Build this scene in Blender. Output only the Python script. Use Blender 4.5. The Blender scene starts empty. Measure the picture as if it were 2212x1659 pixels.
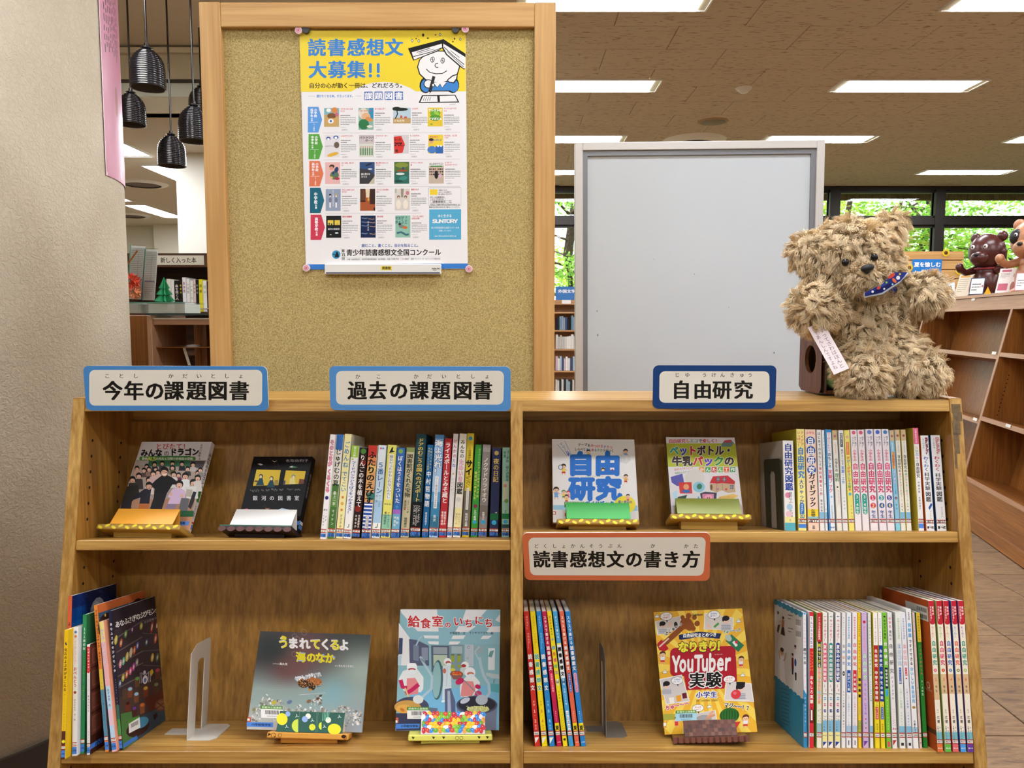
import bpy, math, random
import numpy as np
from mathutils import Matrix, Vector
C = bpy.context.scene.collection
SC = bpy.context.scene
random.seed(7)
RNG = np.random.default_rng(11)
PI = math.pi

# ------------------------------------------------------------------ camera
F, U0, V0, H, PH = 1640.0, 1106.0, 829.5, 1.36, math.radians(4.7)
cd = bpy.data.cameras.new('camera'); cam = bpy.data.objects.new('camera', cd); C.objects.link(cam)
cd.sensor_fit = 'HORIZONTAL'; cd.sensor_width = 36; cd.lens = 36 * F / 2212
cd.clip_start = 0.05; cd.clip_end = 200
cam.location = (0, 0, H); cam.rotation_euler = (PI / 2 - PH, 0, 0)
SC.camera = cam
# ------------------------------------------------------------------ world, exposure
w = bpy.data.worlds.new('sky'); SC.world = w; w.use_nodes = True
w.node_tree.nodes['Background'].inputs[0].default_value = (0.93, 0.97, 1.0, 1)
w.node_tree.nodes['Background'].inputs[1].default_value = 3.4
SC.view_settings.view_transform = 'Standard'; SC.view_settings.look = 'None'
SC.view_settings.exposure = 0.0; SC.view_settings.gamma = 1.0
SC.view_settings.use_curve_mapping = False
LAMP = 34.0        # emission of the ceiling lights' diffusers

# ------------------------------------------------------------------ colour, materials
def lin(c):
    if isinstance(c, str):
        c = [int(c[i:i + 2], 16) / 255 for i in (0, 2, 4)]
    return tuple(x / 12.92 if x <= 0.04045 else ((x + 0.055) / 1.055) ** 2.4 for x in c)
class NT:
    def __init__(s, name):
        s.m = bpy.data.materials.new(name); s.m.use_nodes = True
        s.t = s.m.node_tree; s.b = s.t.nodes['Principled BSDF']
    def n(s, typ, **kw):
        o = s.t.nodes.new(typ)
        for k, v in kw.items():
            if k in o.inputs: o.inputs[k].default_value = v
            else: setattr(o, k, v)
        return o
    def l(s, a, b): s.t.links.new(a, b)
def mat(name, col, rough=0.5, metal=0.0, spec=0.5, emit=None, var=0.0, vscale=20.0, bump=0.0, bscale=200.0):
    k = NT(name); c = lin(col)
    k.b.inputs['Base Color'].default_value = (*c, 1); k.b.inputs['Roughness'].default_value = rough
    k.b.inputs['Metallic'].default_value = metal; k.b.inputs['Specular IOR Level'].default_value = spec
    if emit:
        k.b.inputs['Emission Color'].default_value = (*lin(emit[0]), 1); k.b.inputs['Emission Strength'].default_value = emit[1]
    if var or bump:
        tc = k.n('ShaderNodeTexCoord')
        if var:
            nz = k.n('ShaderNodeTexNoise', Scale=vscale, Detail=4.0); k.l(tc.outputs['Object'], nz.inputs['Vector'])
            cr = k.n('ShaderNodeValToRGB'); cr.color_ramp.elements[0].position = .3; cr.color_ramp.elements[1].position = .7
            cr.color_ramp.elements[0].color = (*[x * (1 - var) for x in c], 1); cr.color_ramp.elements[1].color = (*[min(1, x * (1 + var)) for x in c], 1)
            k.l(nz.outputs['Fac'], cr.inputs[0]); k.l(cr.outputs[0], k.b.inputs['Base Color'])
        if bump:
            nb = k.n('ShaderNodeTexNoise', Scale=bscale, Detail=3.0); k.l(tc.outputs['Object'], nb.inputs['Vector'])
            bp = k.n('ShaderNodeBump', Strength=bump, Distance=0.002); k.l(nb.outputs['Fac'], bp.inputs['Height']); k.l(bp.outputs[0], k.b.inputs['Normal'])
    return k.m
def wood(name, dark, light, axis='X', rough=0.35, scale=1.0, knots=False, fleck=0.0):
    """grain running along one object axis"""
    k = NT(name); tc = k.n('ShaderNodeTexCoord')
    mp = k.n('ShaderNodeMapping'); s = [40 * scale] * 3; s['XYZ'.index(axis)] = 1.6 * scale
    mp.inputs['Scale'].default_value = s; k.l(tc.outputs['Object'], mp.inputs['Vector'])
    n1 = k.n('ShaderNodeTexNoise', Scale=1.0, Detail=6.0, Roughness=0.6, Distortion=0.6); k.l(mp.outputs[0], n1.inputs['Vector'])
    mp2 = k.n('ShaderNodeMapping'); s = [160 * scale] * 3; s['XYZ'.index(axis)] = 5 * scale
    mp2.inputs['Scale'].default_value = s; k.l(tc.outputs['Object'], mp2.inputs['Vector'])
    n2 = k.n('ShaderNodeTexNoise', Scale=1.0, Detail=3.0); k.l(mp2.outputs[0], n2.inputs['Vector'])
    mp3 = k.n('ShaderNodeMapping'); s = [5 * scale] * 3; s['XYZ'.index(axis)] = .7 * scale
    mp3.inputs['Scale'].default_value = s; k.l(tc.outputs['Object'], mp3.inputs['Vector'])
    n3 = k.n('ShaderNodeTexNoise', Scale=1.0, Detail=2.0); k.l(mp3.outputs[0], n3.inputs['Vector'])
    a = k.n('ShaderNodeMath', operation='MULTIPLY'); k.l(n1.outputs['Fac'], a.inputs[0]); a.inputs[1].default_value = .48
    b = k.n('ShaderNodeMath', operation='MULTIPLY_ADD'); k.l(n2.outputs['Fac'], b.inputs[0]); b.inputs[1].default_value = .42; k.l(a.outputs[0], b.inputs[2])
    c = k.n('ShaderNodeMath', operation='MULTIPLY_ADD'); k.l(n3.outputs['Fac'], c.inputs[0]); c.inputs[1].default_value = .14; k.l(b.outputs[0], c.inputs[2])
    cr = k.n('ShaderNodeValToRGB'); cr.color_ramp.elements[0].position = .42; cr.color_ramp.elements[1].position = .68
    cr.color_ramp.elements[0].color = (*lin(dark), 1); cr.color_ramp.elements[1].color = (*lin(light), 1)
    k.l(c.outputs[0], cr.inputs[0]); k.l(cr.outputs[0], k.b.inputs['Base Color'])
    k.b.inputs['Roughness'].default_value = rough
    bp = k.n('ShaderNodeBump', Strength=0.25, Distance=0.0006); k.l(b.outputs[0], bp.inputs['Height']); k.l(bp.outputs[0], k.b.inputs['Normal'])
    return k.m
def paint(name, rough=0.5, spec=0.35, coat=0.0):
    """printed matter: the ink colour of every piece is stored on its faces"""
    k = NT(name); a = k.n('ShaderNodeVertexColor', layer_name='Col'); k.l(a.outputs['Color'], k.b.inputs['Base Color'])
    k.b.inputs['Roughness'].default_value = rough; k.b.inputs['Specular IOR Level'].default_value = spec
    k.b.inputs['Coat Weight'].default_value = coat; k.b.inputs['Coat Roughness'].default_value = .15
    return k.m
M = {}
M['print'] = paint('printed_paper', .5, .3)
M['gloss'] = paint('laminated_print', .35, .3, .05)
M['pages'] = mat('book_pages', 'e9e2d0', .8)
M['oakx'] = wood('oak_along', '9c6f30', 'd6aa5e', 'X', .34)
M['oakz'] = wood('oak_upright', '9c7032', 'd6ac62', 'Z', .36)
M['oakback'] = wood('oak_veneer', '835b24', 'b4833c', 'Z', .38)
M['oakside'] = wood('oak_side_veneer', '8c5e24', 'bc8a40', 'Z', .33)
M['pinez'] = wood('pine_upright', 'bd8d4e', 'dcb070', 'Z', .5, .6)
M['pinex'] = wood('pine_rail', 'bd8d4e', 'dcb070', 'X', .5, .6)
M['brownx'] = wood('brown_beech', '74441a', 'a4682c', 'X', .35)
M['brownz'] = wood('brown_beech_upright', '78461a', 'a86c2e', 'Z', .35)
M['browne'] = wood('beech_edge', 'a3785a', 'b98f6c', 'Z', .45)
M['brownex'] = wood('beech_edge_along', 'a3785a', 'b98f6c', 'X', .45)
M['hole'] = mat('dark_hole', '1c0f05', .9)
M['chrome'] = mat('bright_metal', 'c8c8c4', .25, 1.0)
M['white'] = mat('white_enamel', 'e9e7e0', .4)
M['wall'] = mat('cream_wall', 'd9d4bf', .9, bump=.3, bscale=90)

# ------------------------------------------------------------------ meshes
class MB:
    def __init__(s): s.v = []; s.f = []; s.c = []; s.sm = []; s.mi = []
    def add(s, vs, fs, col=None, smooth=False, mi=0):
        b = len(s.v); s.v += [tuple(p) for p in vs]
        for f in fs: s.f.append(tuple(b + i for i in f)); s.c.append(col); s.sm.append(smooth); s.mi.append(mi)
        return s
    def box(s, x0, x1, y0, y1, z0, z1, col=None, T=None, mi=0):
        vs = [Vector(p) for p in ((x0, y0, z0), (x1, y0, z0), (x1, y1, z0), (x0, y1, z0), (x0, y0, z1), (x1, y0, z1), (x1, y1, z1), (x0, y1, z1))]
        if T: vs = [T @ p for p in vs]
        return s.add(vs, [(0, 3, 2, 1), (4, 5, 6, 7), (0, 1, 5, 4), (1, 2, 6, 5), (2, 3, 7, 6), (3, 0, 4, 7)], col, False, mi)
    def bbox(s, x0, x1, y0, y1, z0, z1, b=.002, col=None, T=None):
        """box with chamfered edges all round"""
        xs = (x0, x0 + b, x1 - b, x1); ys = (y0, y0 + b, y1 - b, y1); zs = (z0, z0 + b, z1 - b, z1)
        idx = {}; vs = []
        for i in range(4):
            for j in range(4):
                for k in range(4):
                    if (i in (0, 3)) + (j in (0, 3)) + (k in (0, 3)) == 1:
                        idx[i, j, k] = len(vs); vs.append(Vector((xs[i], ys[j], zs[k])))
        fs = []
        q = lambda *a: fs.append(tuple(idx[t] for t in a))
        for e, fl in ((0, 1), (3, 0)):
            a = [(e, 1, 1), (e, 1, 2), (e, 2, 2), (e, 2, 1)]; q(*(a if fl else a[::-1]))
            a = [(1, e, 1), (2, e, 1), (2, e, 2), (1, e, 2)]; q(*(a if fl else a[::-1]))
            a = [(1, 1, e), (1, 2, e), (2, 2, e), (2, 1, e)]; q(*(a if fl else a[::-1]))
        for i, ii in ((0, 1), (3, 2)):
            for j, jj in ((0, 1), (3, 2)):
                q((i, jj, 1), (ii, j, 1), (ii, j, 2), (i, jj, 2)); q((i, 1, jj), (ii, 1, j), (ii, 2, j), (i, 2, jj)); q((1, i, jj), (1, ii, j), (2, ii, j), (2, i, jj))
                for k, kk in ((0, 1), (3, 2)): q((i, jj, kk), (ii, j, kk), (ii, jj, k))
        if T: vs = [T @ p for p in vs]
        c0 = sum(vs, Vector()) / len(vs); out = []
        for f in fs:
            p = [vs[i] for i in f]; n = (p[1] - p[0]).cross(p[2] - p[0]); m = sum(p, Vector()) / len(p)
            out.append(f if n.dot(m - c0) > 0 else f[::-1])
        return s.add(vs, out, col)
    def prism(s, pts, y0, y1, col=None, axis='y', T=None, smooth=False):
        """outline of (a, b) points extruded along an axis"""
        n = len(pts)
        mk = {'y': lambda a, b, t: (a, t, b), 'x': lambda a, b, t: (t, a, b), 'z': lambda a, b, t: (a, b, t)}[axis]
        vs = [Vector(mk(a, b, y0)) for a, b in pts] + [Vector(mk(a, b, y1)) for a, b in pts]
        if T: vs = [T @ p for p in vs]
        fs = [tuple(range(n)), tuple(range(2 * n - 1, n - 1, -1))] + [((i + 1) % n, i, n + i, n + (i + 1) % n) for i in range(n)]
        return s.add(vs, fs, col, smooth)
    def tube(s, pts, r, n=8, col=None, cap=True):
        pts = [Vector(p) for p in pts]; rs = r if isinstance(r, (list, tuple)) else [r] * len(pts); vs = []; fs = []
        up = Vector((0, 0, 1))
        for i, p in enumerate(pts):
            d = (pts[min(i + 1, len(pts) - 1)] - pts[max(i - 1, 0)]).normalized()
            a = d.cross(up)
            if a.length < 1e-3: a = d.cross(Vector((1, 0, 0)))
            a.normalize(); b = d.cross(a)
            vs += [p + (a * math.cos(2 * PI * k / n) + b * math.sin(2 * PI * k / n)) * rs[i] for k in range(n)]
        for i in range(len(pts) - 1):
            for k in range(n): fs.append((i * n + k, i * n + (k + 1) % n, (i + 1) * n + (k + 1) % n, (i + 1) * n + k))
        s.add(vs, fs, col, True)
        if cap: s.add(vs[:n], [tuple(range(n))[::-1]], col); s.add(vs[-n:], [tuple(range(n))], col)
        return s
    def lathe(s, prof, n=24, col=None, T=None, smooth=True):
        vs = []; fs = []
        for r, z in prof: vs += [Vector((r * math.cos(2 * PI * k / n), r * math.sin(2 * PI * k / n), z)) for k in range(n)]
        for i in range(len(prof) - 1):
            for k in range(n): fs.append((i * n + k, i * n + (k + 1) % n, (i + 1) * n + (k + 1) % n, (i + 1) * n + k))
        if T: vs = [T @ p for p in vs]
        return s.add(vs, fs, col, smooth)
    def ball(s, c, r, n=16, m=10, col=None, T=None):
        r = r if isinstance(r, (tuple, list)) else (r, r, r); vs = []; fs = []
        for i in range(m + 1):
            for k in range(n):
                a = PI * i / m; b = 2 * PI * k / n
                vs.append(Vector((r[0] * math.sin(a) * math.cos(b), r[1] * math.sin(a) * math.sin(b), r[2] * math.cos(a))))
        if T: vs = [T @ p for p in vs]
        vs = [p + Vector(c) for p in vs]
        for i in range(m):
            for k in range(n): fs.append((i * n + k, (i + 1) * n + k, (i + 1) * n + (k + 1) % n, i * n + (k + 1) % n))
        return s.add(vs, fs, col, True)
    def build(s, name, m, parent=None, loc=None, M4=None, kind=None):
        me = bpy.data.meshes.new(name); me.from_pydata(s.v, [], s.f)
        for mm in (m if isinstance(m, (list, tuple)) else [m]): me.materials.append(mm)
        me.polygons.foreach_set('use_smooth', s.sm)
        if any(s.mi): me.polygons.foreach_set('material_index', s.mi)
        if any(c is not None for c in s.c):
            a = me.color_attributes.new('Col', 'FLOAT_COLOR', 'CORNER'); buf = np.empty((len(me.loops), 4), np.float32); i = 0; memo = {}
            for f, c in zip(s.f, s.c):
                c = c or 'ffffff'
                if c not in memo: memo[c] = (*lin(c), 1)
                buf[i:i + len(f)] = memo[c]; i += len(f)
            a.data.foreach_set('color', buf.ravel())
        me.validate(); me.update()
        o = bpy.data.objects.new(name, me); C.objects.link(o)
        if parent: o.parent = parent
        if loc is not None: o.location = loc
        if M4 is not None: o.matrix_world = M4
        if kind: o['kind'] = kind
        return o
def tag(o, label, cat, group=None):
    o['label'] = label; o['category'] = cat
    if group: o['group'] = group
    return o
def thing(name, label, cat, M4=None, loc=(0, 0, 0), rz=0, group=None):
    o = bpy.data.objects.new(name, None); C.objects.link(o); o.empty_display_size = .05
    if M4 is not None: o.matrix_world = M4
    else: o.location = loc; o.rotation_euler = (0, 0, rz)
    return tag(o, label, cat, group)
def struct(name, mb, m, **k): o = mb.build(name, m, **k); o['kind'] = 'structure'; return o

# ------------------------------------------------------------------ pixels of the photograph -> rays
def ray(u, v):
    return Vector((u - U0, F * math.cos(PH) + (V0 - v) * math.sin(PH), -F * math.sin(PH) + (V0 - v) * math.cos(PH))) / F
EYE = Vector((0, 0, H))
def proj(p):
    q = np.asarray(p, float) - np.array([0, 0, H]); z = q[..., 1] * math.cos(PH) - q[..., 2] * math.sin(PH)
    y = q[..., 1] * math.sin(PH) + q[..., 2] * math.cos(PH)
    return np.stack([U0 + F * q[..., 0] / z, V0 - F * y / z], -1)
def at_y(u, v, Y): d = ray(u, v); return EYE + d * (Y / d.y)
def at_z(u, v, Z): d = ray(u, v); return EYE + d * ((Z - H) / d.z)
def hit(u, v, p0, n): d = ray(u, v); return EYE + d * ((p0 - EYE).dot(n) / d.dot(n))
def frame(o, ex, ez):
    ex = ex.normalized(); ez = (ez - ex * ez.dot(ex)).normalized(); ey = ez.cross(ex)
    m = Matrix((ex, ey, ez)).transposed().to_4x4(); m.translation = o; return m
def fit_rect(q, base, lean=None, w=None, h=None):
    """q: pixels TL, TR, BR, BL of a flat rectangle; base(u, v): the 3D point of its bottom middle. -> matrix, width, height"""
    q = np.array(q, float); b = np.array(base(*((q[2] + q[3]) / 2)))
    p0 = np.array([.16, .2, 0, .5, 0, 0, 0]); pr = np.array([w or .16, h or .2, 0, lean if lean is not None else .5, 0, 0, 0])
    wt = np.array([400 if w else 1, 400 if h else 1, 4, 200 if lean is not None else 3, 60, 800, 800.])
    def pts(p):
        W, Hh, yaw, ln, roll, dx, dz = p
        R = Matrix.Rotation(yaw, 3, 'Z') @ Matrix.Rotation(-ln, 3, 'X') @ Matrix.Rotation(roll, 3, 'Y'); R = np.array(R)
        o = b + np.array([dx, 0, dz])
        return o, R, np.array([o + R @ np.array(c) for c in ((-W / 2, 0, Hh), (W / 2, 0, Hh), (W / 2, 0, 0), (-W / 2, 0, 0))])
    def res(p): return np.concatenate([(proj(pts(p)[2]) - q).ravel(), (p - pr) * wt])
    p = p0.copy()
    for it in range(40):
        r = res(p); J = np.array([(res(p + np.eye(7)[i] * 1e-5) - r) / 1e-5 for i in range(7)]).T
        st = np.linalg.solve(J.T @ J + 1e-3 * np.eye(7), -J.T @ r); p = p + np.clip(st, -.2, .2)
    o, R, P = pts(p); m = Matrix([list(r) for r in R]).to_4x4(); m.translation = Vector(o)
    print('fit', np.round(p, 3), 'err', np.round(np.abs(proj(P) - q).max(), 1))
    return m, p[0], p[1]
def homog(src, dst):
    A = []
    for (x, y), (u, v) in zip(src, dst):
        A.append([x, y, 1, 0, 0, 0, -u * x, -u * y]); A.append([0, 0, 0, x, y, 1, -v * x, -v * y])
    h = np.linalg.solve(np.array(A, float), np.array(dst, float).ravel()); return np.append(h, 1).reshape(3, 3)

# ------------------------------------------------------------------ flat print: lettering and drawings as thin coloured pieces
_gl = {}
def glyph(ch, off):
    o = ord(ch)
    if 33 <= o <= 126: ch = chr(o + 0xFEE0)        # full-width forms share the upright strokes of the kana
    k = (ch, off)
    if k not in _gl:
        c = bpy.data.curves.new('g', 'FONT'); c.body = ch; c.size = 1; c.offset = off; c.resolution_u = 2
        ob = bpy.data.objects.new('g', c); me = ob.to_mesh()
        v = np.array([p.co[:2] for p in me.vertices]) if len(me.vertices) else np.zeros((0, 2))
        f = [tuple(p.vertices) for p in me.polygons]
        ob.to_mesh_clear(); bpy.data.objects.remove(ob); bpy.data.curves.remove(c)
        _gl[k] = (v, f)
    return _gl[k]
NARROW = set('iljtf!|.,:;\'1()')
class Print:
    def __init__(s, fmap=None): s.v = []; s.f = []; s.c = []; s.z = 0; s.n = 0; s.fm = fmap or (lambda a: a); s.bb = np.zeros((64, 5)); s.k = 0
    def lay(s, p, n=1, tol=.02):
        """layer on which ink covering these points goes: just above whatever it overlaps"""
        x0, y0 = p.min(0); x1, y1 = p.max(0); ex, ey = (x1 - x0) * tol + 1e-9, (y1 - y0) * tol + 1e-9; b = s.bb[:s.k]
        m = (b[:, 0] < x1 - ex) & (b[:, 2] > x0 + ex) & (b[:, 1] < y1 - ey) & (b[:, 3] > y0 + ey)
        z = b[m, 4].max() + 1 if m.any() else 1
        if s.k == len(s.bb): s.bb = np.concatenate([s.bb, np.zeros_like(s.bb)])
        s.bb[s.k] = (x0, y0, x1, y1, z + n - 1); s.k += 1; return z
    def add(s, pts, fs, col, dz=1):
        b = s.n; pts = np.asarray(pts, float); s.n += len(pts)
        s.v.append(np.column_stack([pts, np.full(len(pts), s.lay(pts, 1, .02 if dz else .4))]))
        for f in fs: s.f.append(tuple(b + i for i in f)); s.c.append(col)
    def poly(s, pts, col):
        pts = np.asarray(pts, float); x, y = pts[:, 0], pts[:, 1]
        if np.sum(x * np.roll(y, -1) - y * np.roll(x, -1)) > 0: pts = pts[::-1]
        s.add(pts, [tuple(range(len(pts)))], col)
    def rect(s, x0, y0, x1, y1, col): s.poly([(x0, y0), (x1, y0), (x1, y1), (x0, y1)], col)
    def ell(s, cx, cy, rx, ry=None, col='000000', rot=0, n=14, a0=0, a1=360):
        ry = rx if ry is None else ry; r = math.radians(rot); full = a1 - a0 >= 360; P = []
        for i in range(n + (0 if full else 1)):
            a = math.radians(a0 + (a1 - a0) * i / n); x, y = rx * math.cos(a), ry * math.sin(a)
            P.append((cx + x * math.cos(r) - y * math.sin(r), cy + x * math.sin(r) + y * math.cos(r)))
        s.poly(P, col)
    def rrect(s, x0, y0, x1, y1, r, col, n=4):
        P = []
        for cx, cy, a in ((x1 - r, y0 + r, -90), (x1 - r, y1 - r, 0), (x0 + r, y1 - r, 90), (x0 + r, y0 + r, 180)):
            for i in range(n + 1): t = math.radians(a + 90 * i / n); P.append((cx + r * math.cos(t), cy + r * math.sin(t)))
        s.poly(P, col)
    def line(s, pts, w, col):
        pts = [np.array(p, float) for p in pts]; L = []; R = []
        for i, p in enumerate(pts):
            d = pts[min(i + 1, len(pts) - 1)] - pts[max(i - 1, 0)]; d /= (np.linalg.norm(d) + 1e-9); n = np.array([-d[1], d[0]]) * w / 2
            L.append(p + n); R.append(p - n)
        n = len(pts); s.add(L + R, [(i, i + 1, n + i + 1, n + i) for i in range(n - 1)], col)
    def ring(s, cx, cy, r, w, col, n=18):
        s.line([(cx + r * math.cos(2 * PI * i / n), cy + r * math.sin(2 * PI * i / n)) for i in range(n + 1)], w, col)
    def grad(s, x0, y0, x1, y1, nx, ny, fn):
        """fn(u, v) -> colour, one flat patch of ink per cell"""
        for j in range(ny):
            for i in range(nx):
                a, b, c, d = x0 + (x1 - x0) * i / nx, x0 + (x1 - x0) * (i + 1) / nx, y0 + (y1 - y0) * j / ny, y0 + (y1 - y0) * (j + 1) / ny
                s.add([(a, d), (b, d), (b, c), (a, c)], [(0, 1, 2, 3)], fn((i + .5) / nx, (j + .5) / ny), 0)
        s.z += 1
    def ch(s, ch, cx, cy, w, h, col, bold=.018, rot=0, dz=0):
        """one character centred on (cx, cy) in a cell w wide, h high"""
        v, f = glyph(ch, 0.0)
        if len(v) == 0: return
        b = bold
        if b > .05: sh = [(0, 0)] + [(b * .55 * x, b * .55 * y) for x, y in ((1, 1), (-1, 1), (1, -1), (-1, -1))] + [(b * math.cos(PI / 4 * i), b * math.sin(PI / 4 * i)) for i in range(8)]
        elif b >= .03: sh = [(0, 0)] + [(.8 * b * x, .4 * b * y) for x, y in ((1, 1), (-1, 1), (1, -1), (-1, -1))]
        elif b >= .02: sh = [(.8 * b * x, .4 * b * y) for x, y in ((1, 1), (-1, 1), (1, -1), (-1, -1))]
        elif b > .009: sh = [(b, 0), (-b, 0)]
        else: sh = [(0, 0)]
        n = len(v)
        f = [tuple(k * n + i for i in t) for k in range(len(sh)) for t in f]
        v = np.concatenate([v + d for d in sh])
        v = np.column_stack([v, np.repeat(np.arange(len(sh)) * .4, n)])
        p = (v[:, :2] - (.5, .38)) * (w, -h)
        if rot: r = math.radians(rot); p = p @ np.array([[math.cos(r), math.sin(r)], [-math.sin(r), math.cos(r)]])
        b0 = s.n; s.n += len(p); p = p + (cx, cy)
        s.v.append(np.column_stack([p, s.lay(p, 1 + int(v[-1, 2])) + v[:, 2]]))
        for t in f: s.f.append(tuple(b0 + i for i in t)); s.c.append(col)
    def _each(s, t, col, bold, out, place):
        if out:
            s.z += 1
            for i, c in enumerate(t):
                if c != ' ': place(c, i, out[0], bold + out[1])
        s.z += 1
        for i, c in enumerate(t):
            if c != ' ': place(c, i, col[i % len(col)] if isinstance(col, (list, tuple)) else col, bold)
    def row(s, t, x0, x1, cy, h, col, bold=.018, out=None, slope=0, jit=0, wf=1.0):
        """characters spread evenly from x0 to x1; latin ones take half a cell"""
        ws = [(.55 if c in NARROW else .72) if 33 <= ord(c) <= 126 else 1.0 for c in t]; tot = sum(ws); acc = np.cumsum([0] + ws); u = (x1 - x0) / tot
        def place(c, i, co, b):
            cx = x0 + (acc[i] + acc[i + 1]) / 2 * u; lat = 33 <= ord(c) <= 126
            s.ch(c, cx, cy + slope * (cx - x0) + (jit * ((i * 7 % 5) - 2) / 2), (u * (1.25 if lat else 1)) * wf, h, co, b)
        s._each(t, col, bold, out, place)
    def col(s, t, cx, y0, y1, w, col, bold=.018, out=None, slant=0):
        u = (y1 - y0) / len(t)
        def place(c, i, co, b):
            cy = y0 + (i + .5) * u; rot = 0
            if c in 'ー〜～−-…（）()': rot = 90
            s.ch(c, cx + slant * (cy - y0), cy, w if not rot else min(u, w * 1.2), min(u, w * 1.25) if not rot else w, co, b, rot)
        s._each(t, col, bold, out, place)
    def lines(s, x0, y0, x1, n, dy, col, w=None, seed=0):
        """a block of print too small to read: broken thin strokes"""
        r = random.Random(seed)
        for i in range(n):
            x = x0; e = x1 if i < n - 1 else x0 + (x1 - x0) * .6
            while x < e - .01:
                d = min((x1 - x0) * r.uniform(.05, .2), e - x); s.add([(x, y0 + i * dy + (w or dy * .4)), (x + d, y0 + i * dy + (w or dy * .4)), (x + d, y0 + i * dy), (x, y0 + i * dy)], [(0, 1, 2, 3)], col, 0); x += d + (x1 - x0) * .02
        s.z += 1
    def build(s, name, parent, m=None, y=-0.00008, eps=2.5e-5, label=None):
        V = np.concatenate(s.v); xy = s.fm(V[:, :2])
        P = np.column_stack([xy[:, 0], y - V[:, 2] * eps, xy[:, 1]])
        mb = MB(); mb.v = [tuple(p) for p in P]; mb.c = s.c
        mb.f = []
        for f in s.f:                                        # all pieces face the viewer (-y)
            a, b, c = (P[i] for i in f[:3]); n = sum((P[f[i]][0] * P[f[(i + 1) % len(f)]][2] - P[f[(i + 1) % len(f)]][0] * P[f[i]][2]) for i in range(len(f)))
            mb.f.append(f if n > 0 else f[::-1])
        mb.sm = [False] * len(mb.f); mb.mi = [0] * len(mb.f)
        o = mb.build(name, m or M['print'], parent)
        if label: o['label'] = label
        return o
def quadmap(src, W, Hh, x0=None):
    """art given in pixels of a crop; src: its TL, TR, BR, BL there -> local x, z of a W x Hh rectangle standing on z = 0, centred on x = 0"""
    h = homog(src, [(-W / 2, Hh), (W / 2, Hh), (W / 2, 0), (-W / 2, 0)])
    def f(a): p = np.column_stack([a, np.ones(len(a))]) @ h.T; return p[:, :2] / p[:, 2:]
    return f
def flatmap(uw, W, Hh):
    """art units: x 0..uw over the width W, y down from the top at the same scale"""
    k = W / uw; return lambda a: np.column_stack([a[:, 0] * k - W / 2, Hh - a[:, 1] * k])

# ------------------------------------------------------------------ room
CZ = H + 2.05; LZ = H + 1.58
k = NT('floor_stone'); tc = k.n('ShaderNodeTexCoord'); oi = k.n('ShaderNodeObjectInfo')
mp = k.n('ShaderNodeMapping'); mp.inputs['Scale'].default_value = (9, 45, 9)
va = k.n('ShaderNodeVectorMath', operation='MULTIPLY_ADD'); k.l(oi.outputs['Random'], va.inputs[0]); va.inputs[1].default_value = (13, 17, 5); k.l(tc.outputs['Object'], va.inputs[2])
k.l(va.outputs[0], mp.inputs['Vector'])
n1 = k.n('ShaderNodeTexNoise', Scale=1.0, Detail=8.0, Roughness=.65, Distortion=.7); k.l(mp.outputs[0], n1.inputs['Vector'])
cr = k.n('ShaderNodeValToRGB'); e = cr.color_ramp.elements; e[0].position = .3; e[0].color = (*lin('46331f'), 1); e[1].position = .72; e[1].color = (*lin('8c6f4b'), 1)
x = e.new(.45); x.color = (*lin('715334'), 1); k.l(n1.outputs['Fac'], cr.inputs[0])
hs = k.n('ShaderNodeHueSaturation'); mr = k.n('ShaderNodeMapRange'); mr.inputs['To Min'].default_value = .82; mr.inputs['To Max'].default_value = 1.12
k.l(oi.outputs['Random'], mr.inputs['Value']); k.l(mr.outputs[0], hs.inputs['Value']); k.l(cr.outputs[0], hs.inputs['Color']); k.l(hs.outputs[0], k.b.inputs['Base Color'])
k.b.inputs['Roughness'].default_value = .5
bp = k.n('ShaderNodeBump', Strength=.3, Distance=.002); k.l(n1.outputs['Fac'], bp.inputs['Height']); k.l(bp.outputs[0], k.b.inputs['Normal'])
M['tile'] = k.m
floor = struct('floor', MB().box(-8, 11, -5, 13.2, -.2, -.006), mat('grout', '4d3a28', .8))
tile_me = None
for i in range(8):
    for j in range(10):
        x0, y0 = 1.34 + .4 * i, 2.40 - .8 + .4 * j
        if x0 > 3.0 + .0 and y0 > 3.6: continue
        if tile_me is None:
            t = MB().bbox(.003, .397, .003, .397, -.012, 0, .002).build('tile', M['tile'], floor); tile_me = t.data
        else: t = bpy.data.objects.new('tile', tile_me); C.objects.link(t); t.parent = floor
        t.location = (x0, y0, 0)
rest = MB()
for i in range(-22, 25):                       # the tiles beyond the strip in view
    for j in range(-12, 27):
        x0, y0 = 1.34 + .4 * i, 1.6 + .4 * j
        if (0 <= i < 8 and 0 <= j < 10 and not (x0 > 3.0 and y0 > 3.6)) or x0 < -7.9 or x0 > 10.6 or y0 > 12.7 or y0 < -4.9: continue
        rest.add([(x0 + .003, y0 + .003, 0), (x0 + .397, y0 + .003, 0), (x0 + .397, y0 + .397, 0), (x0 + .003, y0 + .397, 0)], [(0, 1, 2, 3)])
o = rest.build('tiling', M['tile'], floor, kind='stuff')

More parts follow.
